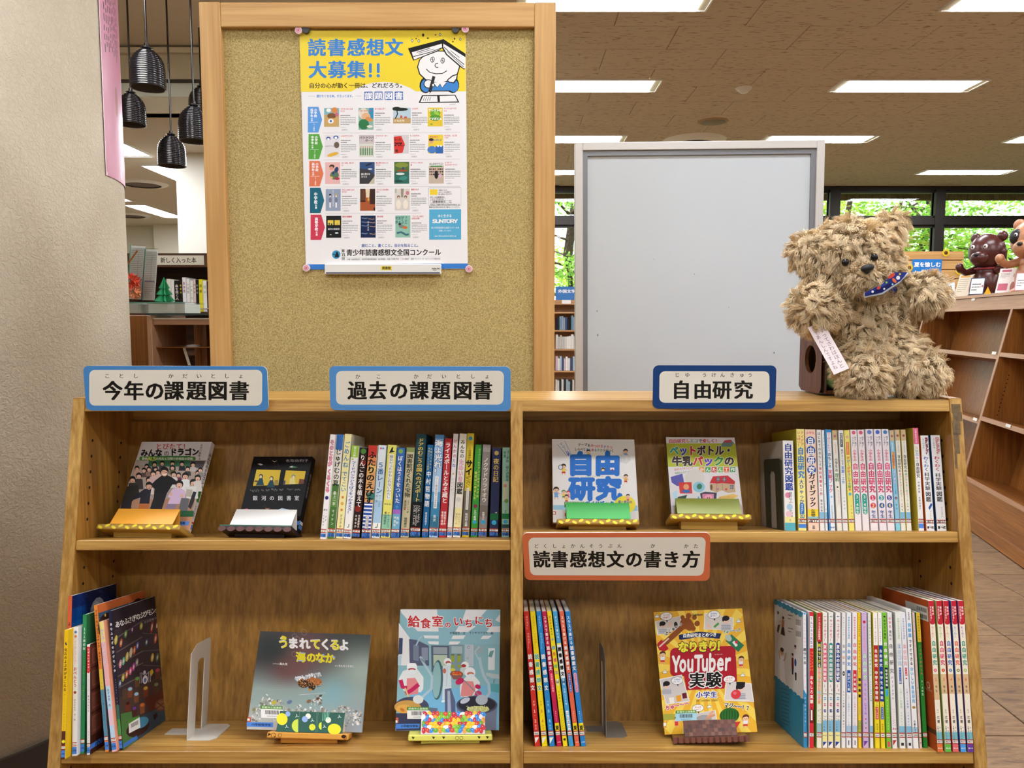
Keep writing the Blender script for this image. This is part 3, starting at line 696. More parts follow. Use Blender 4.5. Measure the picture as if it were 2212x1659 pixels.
# five rows of recommended books
ROWC = [('5c9ee0', '小学校低学年の部', '1・2年生'), ('57a63e', '小学校中学年の部', '3・4年生'), ('e27a55', '小学校高学年の部', '5・6年生'), ('14667c', '中学校の部', ''), ('cf3c56', '高等学校の部', '')]
TIT = [['ライオンのくにのネズミ', 'ぼくのねこポー', 'ともだち', 'ケレケレはアマガエル'], ['ふみきりペンギン', 'バラクラバ・ボーイ', 'たった2℃で…', 'ねえねえ、なに見てる？'], ['ぼくの色、見つけた！', '森に帰らなかったカラス', 'マナティーがいた夏', 'とびたて！みんなのドラゴン'], ['わたしは食べるのが下手', 'スラムに水は流れない', '鳥居きみ子'], ['銀河の図書室', '夜の日記', '「コーダ」のぼくが見る世界']]
def thumb(pr, r, c, x, y):
    w_, h_ = (168, 210) if (r, c) != (0, 2) else (198, 175); h_ = 245 if (r, c) in ((0, 1), (1, 0), (1, 1), (2, 0), (2, 1), (2, 2), (2, 3), (3, 0), (3, 1), (3, 2), (4, 0), (4, 1), (4, 2)) else h_
    X = lambda a: x + a * w_; Y = lambda b: y + b * h_; e = lambda a, b, rx, ry, co, ro=0: pr.ell(X(a), Y(b), rx * w_, ry * w_, co, ro, 10)
    bg = [['c7a86d', '8fb6a8', 'bcd3de', 'e9c93a'], ['e6e2e4', 'cfc3c2', 'd8d3d4', 'f0d23c'], ['e9b9b4', '34507c', '52703a', 'c9b6a2'], ['96a3ba', 'a8562e', 'dad3ca'], ['16171b', '14284e', '8fc0aa']][r][c]
    pr.rect(x, y, X(1), Y(1), bg); k_ = (r, c)
    if k_ == (0, 0): pr.rect(x, y, X(1), Y(.35), '7fb6c0'); e(.3, .12, .16, .13, 'f4f0ea'); e(.7, .12, .22, .2, 'd98a48'); e(.5, .42, .3, .2, '7c5230'); e(.5, .72, .38, .24, 'd6a55e'); e(.45, .7, .2, .16, 'eef4f4'); e(.45, .7, .07, .08, '3a5a9a'); e(.85, .35, .12, .14, 'd36a80')
    if k_ == (0, 1): pr.rect(X(.7), y, X(1), Y(.5), '2f8fb8'); e(.32, .25, .33, .36, 'e6dccb'); e(.5, .4, .3, .28, 'e3b48a'); e(.35, .75, .36, .36, '2f7a4a'); e(.7, .52, .26, .14, 'd98f4c', 20); pr.row('ぼくのねこポー', X(.1), X(.95), Y(.13), 24, 'd0412e', .03); e(.75, .85, .2, .09, 'efe9da')
    if k_ == (0, 2): pr.rect(x, Y(.65), X(1), Y(1), 'c6a36a'); pr.line([(X(.12), Y(.7)), (X(.25), Y(.4)), (X(.2), Y(.1))], 12, '222222'); e(.4, .1, .45, .1, '1f2a20'); e(.2, .05, .25, .1, '1f2a20'); pr.rect(X(.4), Y(.5), X(.52), Y(.66), 'c8543c'); pr.rect(X(.62), Y(.56), X(.78), Y(.68), 'c8543c'); pr.row('ともだち', X(.05), X(.65), Y(.83), 30, 'f4f0e0', .04)
    if k_ == (0, 3): e(.5, .3, .35, .3, '6fae3a'); e(.5, .55, .4, .2, '54962e'); e(.6, .3, .2, .1, '9ccf4a', 30); pr.row('ケレケレは', X(.05), X(.95), Y(.13), 36, 'ffffff', .05); pr.row('アマガエル', X(.05), X(.95), Y(.6), 36, 'ffffff', .05); e(.25, .88, .08, .05, '6fae3a')
    if k_ == (1, 0): e(.25, .15, .15, .12, '2f57a0'); e(.75, .1, .18, .12, '2f57a0'); e(.25, .18, .09, .08, 'ffffff'); e(.75, .12, .1, .08, 'ffffff'); e(.8, .45, .18, .22, '6a5848'); e(.55, .88, .4, .12, 'e6b53a', -15); pr.row('ふみきりペンギン', X(.03), X(.75), Y(.5), 22, '6d6a90', .02)
    if k_ == (1, 1):
        pr.rect(x, Y(.4), X(1), Y(1), 'd9dccf')
        for i in range(6): e(.12 + i * .15, .55, .05, .07, 'c8a890'); pr.rect(X(.07 + i * .15), Y(.6), X(.16 + i * .15), Y(.92), '5d8a5c')
        pr.row('バラクラバ', X(.02), X(.98), Y(.12), 30, '201818', .04); pr.row('ボーイ', X(.4), X(.95), Y(.25), 28, '201818', .04)
    if k_ == (1, 2): pr.poly([(X(0), Y(.1)), (X(.5), Y(.05)), (X(.75), Y(.5)), (X(.6), Y(.95)), (X(.05), Y(1))], 'd93a32'); pr.row('たった', X(.05), X(.5), Y(.25), 34, '201010', .05); pr.row('2℃で…', X(.05), X(.75), Y(.5), 48, '201010', .06); e(.2, .85, .1, .1, '5a3020')
    if k_ == (1, 3): e(.2, .35, .15, .16, 'e0a888'); e(.2, .26, .16, .1, '3a2a20'); e(.25, .8, .32, .25, '4a7fc0'); pr.rect(X(.5), Y(.6), X(1), Y(1), '3468b0'); e(.65, .6, .07, .07, 'f4f4f4'); e(.85, .6, .07, .07, 'f4f4f4'); pr.row('ねえねえ', X(.1), X(.65), Y(.1), 26, 'd24a70', .04); pr.row('なに見てる？', X(.3), X(.98), Y(.28), 26, '3b67b4', .04)
    if k_ == (2, 0): e(.45, .2, .18, .14, '4a3326'); e(.42, .28, .13, .13, 'd99c7c'); e(.62, .6, .3, .3, '57785c'); e(.45, .7, .1, .06, 'eac24a', 40); e(.75, .35, .14, .2, '2b3c6a', 20); e(.8, .75, .16, .1, 'b8304a'); e(.55, .5, .07, .1, '26346a', 30)
    if k_ == (2, 1): e(.6, .12, .25, .07, '1a2540', -20); pr.poly([(X(0), Y(.3)), (X(.6), Y(.35)), (X(1), Y(.6)), (X(1), Y(1)), (X(0), Y(1))], '3a3a3e'); pr.poly([(X(.6), Y(1)), (X(1), Y(.65)), (X(1), Y(1))], 'c8bfa8'); e(.7, .32, .15, .04, 'e9eef4'); pr.row('森に帰らな', X(.1), X(.7), Y(.55), 26, 'f4f4f0', .03); pr.row('カラス', X(.1), X(.5), Y(.67), 26, 'f4f4f0', .03)
    if k_ == (2, 2): e(.5, .15, .45, .18, '86963a'); pr.rect(x, Y(.45), X(1), Y(1), '2e6a5c'); e(.55, .4, .35, .06, 'b04828'); e(.6, .3, .08, .1, '3c4a70'); e(.4, .55, .3, .08, 'dfe9e0'); e(.6, .75, .3, .14, '3c8c80', -10); e(.3, .88, .3, .08, '1f4438')
    if k_ == (2, 3): pr.rect(x, y, X(1), Y(.18), 'f0ecea'); pr.row('みんなのドラゴン', X(.03), X(.97), Y(.1), 28, BLK, .04); pr.rect(X(.1), Y(.18), X(.9), Y(.24), '3c8a44'); [e(.08 + .12 * (i % 8), .34 + .12 * (i // 8), .05, .06, ('2a2020', '8c5c50', '453a38')[i % 3]) for i in range(24)]; e(.5, .6, .13, .28, '1c1a1c'); e(.5, .35, .06, .07, 'd9a88c'); e(.75, .65, .1, .14, 'd9b0cc')
    if k_ == (3, 0): [(e(a_, .28, .08, .1, hc), e(a_, .33, .055, .06, 'f0dccb'), e(a_, .5, .1, .17, '7d7f94'), pr.rect(X(a_ - .05), Y(.62), X(a_ + .05), Y(.85), 'f0ede8')) for a_, hc in ((.3, '1a1a1e'), (.7, 'c0a870'))]; pr.col('わたしは食べるのが下手', X(.5), Y(.05), Y(.8), 16, 'f4f4f4', .02)
    if k_ == (3, 1): pr.rect(x, y, X(.35), Y(.6), '4a2a1c'); pr.rect(X(.65), y, X(1), Y(.7), '3c2620'); pr.poly([(X(.35), Y(0)), (X(.65), Y(0)), (X(.6), Y(.4)), (X(.4), Y(.4))], 'e8d8b8'); e(.55, .48, .06, .12, 'd8a83c'); [pr.line([(X(.05 + .08 * i), Y(.05)), (X(.06 + .08 * i), Y(.5))], 4, '8a5c3c') for i in range(4)]; pr.rect(X(.9), Y(.86), X(1), Y(1), '201814')
    if k_ == (3, 2): [(e(a_, .38, .1, .1, '3a2a24'), e(a_, .4, .065, .07, 'ddb89c'), e(a_, .72, .17, .32, 'efe6d6')) for a_ in (.25, .72)]; pr.poly([(X(.4), Y(0)), (X(.6), Y(0)), (X(.56), Y(.4)), (X(.42), Y(.4))], '9c8f80'); e(.85, .2, .12, .14, 'd0808c'); pr.rect(x, y, X(.12), Y(.2), 'b8b4a8')
    if k_ == (4, 0): pr.rect(X(.1), Y(.2), X(.48), Y(.42), 'e8cc4a'); pr.rect(X(.56), Y(.2), X(.92), Y(.42), 'e8cc4a'); e(.2, .36, .05, .08, '33506a'); e(.36, .38, .05, .07, '33506a'); e(.74, .36, .05, .08, 'c8b060'); pr.row('銀河の図書室', X(.12), X(.9), Y(.6), 22, 'f0f0f0', .02); e(.7, .78, .12, .05, 'dfe6ea'); e(.3, .86, .06, .03, 'f0e9d0')
    if k_ == (4, 1): [pr.line([(X(a_), Y(b_)), (X(a_ + .3), Y(b_ + .03)), (X(a_ + .4), Y(b_))], 8, 'b08f78' if i % 2 else '6f86a8') for i, (a_, b_) in enumerate(((.05, .1), (.5, .14), (.05, .28), (.55, .3), (.05, .45), (.6, .48), (.05, .8), (.6, .82)))]; pr.col('夜の日記', X(.5), Y(.25), Y(.7), 20, 'd0d8e8', .02)
    if k_ == (4, 2): [pr.col(t_, X(a_), Y(.03), Y(.4), 30, '2d6a72', .04) for t_, a_ in (('コーダの', .7), ('ぼくが', .48), ('見る', .28), ('世界', .08))]; e(.3, .4, .1, .09, '2c2624'); e(.42, .5, .2, .12, '7c8a80'); e(.65, .55, .16, .1, 'c86a34'); pr.line([(X(.1), Y(.8)), (X(.4), Y(.76)), (X(.7), Y(.88)), (X(.9), Y(.86))], 22, '3c6a78')
    return w_
ROWY = [(988, 1275, 1000), (1292, 1575, 1308), (1592, None, 1605), None, None]
def rowy(i): return ((988, 1292, 1594, 1894, 2194)[i] + 0, (1275, 1575, 1878, 2176, 2476)[i])
for i, (c, t_, t2) in enumerate(ROWC):
    y0, y1 = rowy(i); xo = 230 + i * 8.5
    pr.poly([(xo, y0), (xo + 118, y0), (xo + 160, (y0 + y1) / 2), (xo + 118, y1), (xo, y1)], c)
    if i < 3:
        pr.col('小学校', xo + 86, y0 + 18, y0 + 118, 34, 'ffffff', .04); pr.col(t_[3:6], xo + 44, y0 + 18, y0 + 118, 34, 'ffffff', .04); pr.col('の部', xo + 44, y0 + 120, y0 + 162, 22, 'ffffff', .03)
        pr.line([(xo + 18, y0 + 172), (xo + 114, y0 + 172)], 3, 'ffffff'); pr.col(t2, xo + 70, y0 + 182, y0 + 272, 20, 'ffffff', .03)
    else:
        pr.col(t_[:-2], xo + 65, y0 + (50 if i == 3 else 30), y0 + 180, 38, 'ffffff', .05); pr.col('の部', xo + 68, y0 + 182, y0 + 236, 24, 'ffffff', .04)
    for c_, t3 in enumerate(TIT[i]):
        x = (412, 798, 1186, 1574)[c_] + i * 6.5; y = y0 + 14
        w_ = thumb(pr, i, c_, x, y); xx = x + w_ + 14
        sp = [t3[:8], t3[8:]] if len(t3) > 8 else [t3]
        if '！み' in t3: sp = ['とびたて！', 'みんなのドラゴン']
        for n_, l_ in enumerate(sp): pr.row(l_, xx, xx + 17.5 * len(l_), y + 10 + 25 * n_, 21, 'd23a56', .03)
        pr.lines(xx, y + 30 + 25 * len(sp), xx + 110, 2, 24, '777777', 9, i * 7 + c_); pr.lines(xx, y + 104, xx + 172, 5, 19, 'a9a9a9', 8, i * 17 + c_); pr.lines(xx, y + 214, xx + 110, 1, 20, 'b5b5b5', 4, i); pr.row('（' + '出版社' + '）', xx, xx + 96, y + 244, 20, '8a8a8a', .0)
    if i < 4: pr.line([(400 + i * 8, y1 + 8), (1938 if i != 3 else 1500, y1 + 6)], 3, 'bdbdbd')
# search box and sponsor square (crop 620,340 at 5.267 -> art)
def k2(x, y): return ((620 + x / 5.267 - 620) * S5, (340 + y / 5.267 - 40) * S5)
a, b = k2(1612, 352); c, d = k2(1980, 552); pr.line([(a, b), (c, b), (c, d), (a, d), (a, b)], 4, '9a9a9a')
a, b = k2(1625, 368); c, d = k2(1712, 432); pr.rect(a, b, c, d, 'f2d23a')
for s_, x0, x1, y, h_ in (('本屋さんの', 1722, 1822, 378, 16), ('みどころを紹介！', 1722, 1880, 400, 18), ('試し読みもできます！', 1722, 1885, 424, 18), ('詳しい応募要項も', 1628, 1795, 458, 20), ('こちらでCHECK！！', 1628, 1815, 480, 20), ('読書感想文', 1655, 1805, 510, 26), ('https://www.dokusyokansoubun.jp', 1628, 1965, 541, 20), ('感想文は学校の先生まで提出してください。', 1615, 1980, 572, 18)):
    a, b = k2(x0, y); c, d = k2(x1, y); pr.row(s_, a, c, b, h_, '3a3a3a', .02)
a, b = k2(1630, 494); c, d = k2(1875, 526); pr.line([(a, b), (c, b), (c, d), (a, d), (a, b)], 2.5, '777777'); a, b = k2(1855, 508); pr.ring(a, b, 9, 3, '444444'); pr.line([(a + 6, b + 7), (a + 14, b + 15)], 4, '444444')
a, b = k2(1617, 596); c, d = k2(1981, 940); pr.rect(a, b, c, d, '58aed4')
for s_, x0, x1, y, h_, bo in (('水と生きる', 1715, 1875, 670, 36, .02), ('SUNTORY', 1655, 1940, 730, 52, .06), ('青少年読書感想文全国コンクールを', 1640, 1960, 805, 24, .01), ('応援しています。', 1725, 1885, 838, 22, .01), ('www.dokusyokansoubun.jp', 1680, 1925, 898, 22, .01)):
    a, b = k2(x0, y); c, d = k2(x1, y); pr.row(s_, a, c, b, h_, 'f4f8fa', bo)
def kr(s_, x0, x1, y, h_, col, bo): a, b = k2(x0, y); c, d = k2(x1, y); pr.row(s_, a, c, b, h_, col, bo)
kr('読むこと、書くこと、自分を知ること。', 848, 1515, 1003, 38, '2f62b4', .03)
kr('青少年読書感想文全国コンクール', 675, 1752, 1082, 78, BLK, .035)
a, b = k2(638, 1062); pr.ch('第', a, b, 36, 36, BLK, .03); a, b = k2(640, 1106); pr.row('71', a - 22, a + 22, b, 40, BLK, .04); a, b = k2(640, 1148); pr.ch('回', a, b, 36, 36, BLK, .03)
kr('主催/公益社団法人 全国学校図書館協議会・毎日新聞社 後援/文部科学省・こども家庭庁 協賛/サントリーホールディングス株式会社', 683, 1745, 1157, 22, '444444', .01)
a, b = k2(672, 1137); c, d = k2(1748, 1137); pr.line([(a, b), (c, d)], 1.5, '999999')
a, b = k2(560, 1103); pr.ell(a, b, 48, 48, '3c93bd'); pr.ell(a + 8, b - 18, 12, 12, '10202a'); pr.poly([(a - 20, b + 30), (a - 5, b - 8), (a + 25, b - 10), (a + 30, b + 30)], '10202a'); pr.line([(a - 38, b - 5), (a - 8, b + 4)], 8, '10202a')
a, b = k2(212, 1212); c, d = k2(2058, 1270); pr.rect(a, b, c, d, '3b7fd0')
# the pale highlights are real folds of the paper; print follows the sheet
o = pr.build('printing', post, M['gloss'], y=-.0005, eps=2e-5)
# magnet strip and pins
def onboard(u, v, d=.0): return at_y(u, v, PYD - d)
p0 = onboard(703.5, 593); p1 = onboard(953.5, 572)
t = thing('magnet_bar', 'white magnet bar with navy line clipped over the poster bottom', 'magnet bar', loc=((p0.x + p1.x) / 2, PYD - .005, p0.z))
wv = (p1.x - p0.x); hv = .026
MB().bbox(-wv / 2, wv / 2, -.006, .004, 0, hv, .0015).build('bar', M['white'], t)
pr = Print(flatmap(1325, wv, hv)); pr.rect(15, 95, 1310, 106, '1a2a5c'); pr.rect(642, 25, 765, 68, 'f4dc30'); pr.row('図書館', 655, 755, 46, 36, '222222', .04); pr.row('KOKUYO', 1222, 1312, 52, 22, '333333', .04); pr.lines(1235, 68, 1300, 1, 10, '777777', 7)
pr.build('lettering', t, y=-.0062)
for i, (u, v, kind, l_) in enumerate(((645, 66, 'f', 'above the poster, left'), (661, 65, 'b', 'left'), (984, 64, 'b', 'right'), (1005, 63, 'f', 'above the poster, right'), (662, 579, 'f', 'lower left poster corner'), (1013, 581, 'f', 'lower right poster corner'))):
    p = onboard(u, v, .006)
    r_ = .0092 if kind == 'f' else .0088
    m = Matrix.Translation(p) @ Matrix.Rotation(PI / 2, 4, 'X')
    t = thing('pin' if kind == 'f' else 'magnet', ('round pink flower pin at the %s' if kind == 'f' else 'round black magnet on the top %s corner of the poster') % (l_.replace('above the poster, ', 'top ') if kind == 'f' else l_), 'pin' if kind == 'f' else 'magnet', M4=m)
    MB().lathe([(0, -.003), (r_, -.003), (r_, .002), (r_ * .93, .003), (0, .003)], 24, smooth=False).build('disc', M['pinw'] if kind == 'f' and 'pinw' in M else M.setdefault('pinw', mat('pin_white', 'f0d9dd', .35)) if kind == 'f' else M.setdefault('pinb', mat('magnet_black', '3c3a3c', .5)), t)
    if kind == 'f':
        fl = Print(lambda a: a); R_ = r_ / 10
        for j in range(8):
            a = j * PI / 4; fl.line([(math.cos(a) * 1.5 * R_, math.sin(a) * 1.5 * R_), (math.cos(a) * 7.5 * R_, math.sin(a) * 7.5 * R_)], 1.1 * R_, 'd9607c'); fl.ell(6.2 * R_ * math.cos(a + .39), 6.2 * R_ * math.sin(a + .39), 1.5 * R_, 1.5 * R_, 'e3a0ae', n=8)
        fl.ell(0, 0, 1.6 * R_, 1.6 * R_, 'c9506c', n=8)
        o = fl.build('flower_print', t, y=-.0032); o.rotation_euler = (-PI / 2, 0, 0)

# ------------------------------------------------------------------ whiteboard
q = [(1240, 309), (1780.5, 303.5), (1739, 845), (1243, 845)]
q = [(1240, 309.5), (1780, 304), (1765, 845), (1243, 848)]
m, WW, WHt = fit_rect(q, lambda u, v: at_y(u, v, 2.35), lean=0.0, h=None)
MB0 = m.copy()
wb = thing('whiteboard', 'mobile whiteboard in an aluminium frame behind the teddy bear', 'whiteboard', M4=m)
M['alum'] = mat('brushed_aluminium', 'cfcac4', .45, .35); M['alum2'] = mat('grey_channel', '86868a', .4, .5)
low_ = -.35; f1 = .024; f2 = .015
for x0, x1 in ((-WW / 2, -WW / 2 + f1), (WW / 2 - f1, WW / 2)): MB().bbox(x0, x1, -.012, .02, low_, WHt, .0015).build('frame_side', M['alum'], wb)
MB().bbox(-WW / 2 + f1, WW / 2 - f1, -.012, .02, WHt - f1, WHt, .0015).build('frame_top', M['alum'], wb)
MB().bbox(-WW / 2 + f1, WW / 2 - f1, -.012, .02, low_, low_ + f1, .0015).build('frame_bottom', M['alum'], wb)
ch_ = MB()
a, b, c, d = -WW / 2 + f1, WW / 2 - f1, low_ + f1, WHt - f1
ch_.box(a, a + f2, -.006, .015, c, d).box(b - f2, b, -.006, .015, c, d).box(a + f2, b - f2, -.006, .015, d - f2, d).box(a + f2, b - f2, -.006, .015, c, c + f2)
ch_.build('inner_channel', M['alum2'], wb)
k = NT('enamel_board'); k.b.inputs['Base Color'].default_value = (*lin('c8cdd0'), 1); k.b.inputs['Roughness'].default_value = .16; k.b.inputs['Specular IOR Level'].default_value = .45
tc = k.n('ShaderNodeTexCoord'); n1 = k.n('ShaderNodeTexNoise', Scale=6.0, Detail=3.0); k.l(tc.outputs['Object'], n1.inputs['Vector']); bp = k.n('ShaderNodeBump', Strength=.12, Distance=.01); k.l(n1.outputs['Fac'], bp.inputs['Height']); k.l(bp.outputs[0], k.b.inputs['Normal'])
MB().box(a + f2, b - f2, .0, .012, c + f2, d - f2).build('writing_surface', k.m, wb)
mk = Print(lambda a: a)
for u, v, r_ in ((1290, 672, 2.2), (1291, 724, 3), (1672, 762, 3), (1500, 592, 1.6), (1412, 560, 1.2), (1574, 664, 1.4)):
    p = MB0.inverted() @ hit(u, v, m.translation, m.to_3x3() @ Vector((0, 1, 0))); mk.ell(p.x, p.z, r_ * .0008, r_ * .0012, '7a8084', n=6)
mk.build('smudges', wb, y=-.0008)['kind'] = 'stuff'
for x in (-WW / 2 + .03, WW / 2 - .03):
    z = -m.translation.z
    MB().box(x - .02, x + .02, .02, .05, z + .04, WHt - .1).build('leg', M['alum'], wb); MB().box(x - .02, x + .02, -.2, .3, z + .0, z + .04).build('foot', M['alum2'], wb)
# ------------------------------------------------------------------ upright books
M['cover'] = paint('book_cover', .45, .2)
XB, YB_, ZB_ = BX, BY, BZ
def book_mesh(w_, d, h, spine, side, t, hard=False, side2=None):
    """cover as a folded board with rounded spine, pages as a block inside"""
    r = min(.0022, w_ * .3); c = .0012 if not hard else .0022
    P = [(-w_ / 2, d), (-w_ / 2, r), (-w_ / 2 + r * .3, r * .3), (-w_ / 2 + r, 0), (w_ / 2 - r, 0), (w_ / 2 - r * .3, r * .3), (w_ / 2, r), (w_ / 2, d)]
    Q = [(-w_ / 2 + c, d), (-w_ / 2 + c, c + r), (w_ / 2 - c, c + r), (w_ / 2 - c, d)]
    m = MB(); n = len(P); cols = [side, side, spine, spine, spine, side2 or side, side2 or side]
    lo = [(x, y, 0) for x, y in P]; hi = [(x, y, h) for x, y in P]; ql = [(x, y, 0) for x, y in Q]; qh = [(x, y, h) for x, y in Q]
    for i in range(n - 1): m.add([lo[i], lo[i + 1], hi[i + 1], hi[i]], [(0, 1, 2, 3)], cols[i])
    for a, b, f in ((lo, ql, 1), (hi, qh, -1)):
        for pl, cl in (([a[0], b[0], b[1], a[1]], side), ([a[1], b[1], b[2], a[6], a[5], a[4], a[3], a[2]], spine), ([a[6], b[2], b[3], a[7]], side)): m.add(pl, [tuple(range(len(pl)))[::f]], cl)
    for i in range(3): m.add([ql[i], qh[i], qh[i + 1], ql[i + 1]], [(0, 1, 2, 3)], 'f0ece2')
    m.add([lo[0], hi[0], qh[0], ql[0]], [(0, 1, 2, 3)], side); m.add([lo[7], ql[3], qh[3], hi[7]], [(0, 1, 2, 3)], side)
    m.build('cover', M['cover'], t)
    k = .002 if hard else .0004
    MB().box(-w_ / 2 + c + .0001, w_ / 2 - c - .0001, c + r + .0002, d - (.003 if hard else .0006), k, h - k).build('pages', M['pages'], t)
def spine_ops(pr, ops, w_, h):
    hu = 10 * h / w_; Y = lambda p: p / 100 * hu
    for o in ops:
        if o[0] == 'r': pr.rect(o[4] if len(o) > 4 else 0, Y(o[1]), o[5] if len(o) > 5 else 10, Y(o[2]), o[3])
        elif o[0] == 'v':
            t_, a, b, col = o[1:5]; kw = o[5] if len(o) > 5 else {}
            pr.col(t_, kw.get('x', 5), Y(a), Y(b), kw.get('w', 8), col, kw.get('b', .03), kw.get('o'))
        elif o[0] == 'c': pr.ell(o[1], Y(o[2]), o[3], o[3] * (o[5] if len(o) > 5 else 1), o[4], n=12)
        elif o[0] == 'h': pr.row(o[1], .8, 9.2, Y(o[2]), o[4] if len(o) > 4 else 4, o[3], .03)
        elif o[0] == 'p': pr.poly([(x, Y(y)) for x, y in o[1]], o[2])
def calls(style, num='407'):
    if style == 'A': return [('r', 90.6, 94.4, 'b8402c'), ('r', 91.5, 93.6, 'efece4'), ('h', num, 92.6, '444444', 4), ('r', 94.9, 98.3, '4d86d8'), ('h', '小高', 96.6, '17306a', 6)]
    if style == 'B': return [('r', 88.6, 92.4, 'b2453a'), ('r', 89.5, 91.6, 'eeeae2'), ('h', num, 90.6, '333333', 4)]
    if style == 'C': return [('r', 89.5, 92.6, 'b8402c'), ('r', 90.2, 92, 'efece4'), ('h', num, 91.1, '444444', 3.5), ('r', 93.2, 98.5, '4d86d8'), ('h', '小低', 95.8, '17306a', 5)]
    return []
def book(crop, q, zb, depth, spine, side, ops, label, group, sty='B', num='407', hard=False, tmin=None, name='book', side2=None, t0=None):
    ox, oy, sc = crop; bx0, bx1, tx0, tx1, ty, by = q
    X = lambda a: ox + a / sc; Yp = lambda a: oy + a / sc
    nrm = BZ
    if t0 is None:
        p = BI @ hit(X((bx0 + bx1) / 2), Yp(by), BO + BZ * zb, nrm); t = p.y
    else: t = t0
    b0 = bl(X(bx0), Yp(by), t); b1 = bl(X(bx1), Yp(by), t); a0 = bl(X(tx0), Yp(ty), t); a1 = bl(X(tx1), Yp(ty), t)
    cb = (b0 + b1) / 2; ca = (a0 + a1) / 2; up = Vector((ca.x - cb.x, 0, ca.z - zb)); roll = math.atan2(up.x, up.z)
    w_ = max(.0035, ((b1.x - b0.x) + (a1.x - a0.x)) / 2 * math.cos(roll) - .0003); h = up.length
    lift = abs(math.sin(roll)) * w_ / 2
    m = BF @ Matrix.Translation((cb.x, t, zb + lift + .0001)) @ Matrix.Rotation(roll, 4, 'Y')
    tg = thing(name, label, 'book', M4=m, group=group)
    d = min(depth, DT - t - .003)
    if depth < 0: d = -depth
    book_mesh(w_, d, h, spine, side, tg, hard, side2)
    W2 = w_ - .0012; pr = Print(flatmap(10, W2, h)); pr.rect(0, 0, 10, 10 * h / W2, spine); spine_ops(pr, list(ops) + calls(sty, num), W2, h)
    if pr.v: pr.build('spine_print', tg, M['cover'])
    tg['_w'] = w_; tg['_d'] = d; tg['_h'] = h
    return tg
def side_art(b, right=True):
    """print object on a side face of a book"""
    return b['_d'], b['_h'], (Matrix.Translation((b['_w'] / 2, b['_d'] / 2, 0)) @ Matrix.Rotation(PI / 2, 4, 'Z')) if right else (Matrix.Translation((-b['_w'] / 2, b['_d'] / 2, 0)) @ Matrix.Rotation(-PI / 2, 4, 'Z'))
W_, K_ = 'f4f1ea', '1a1816'
v = lambda t, a, b, c, w=7.5, x=5, bo=.03, o=None: ('v', t, a, b, c, dict(w=w, x=x, b=bo, o=o))
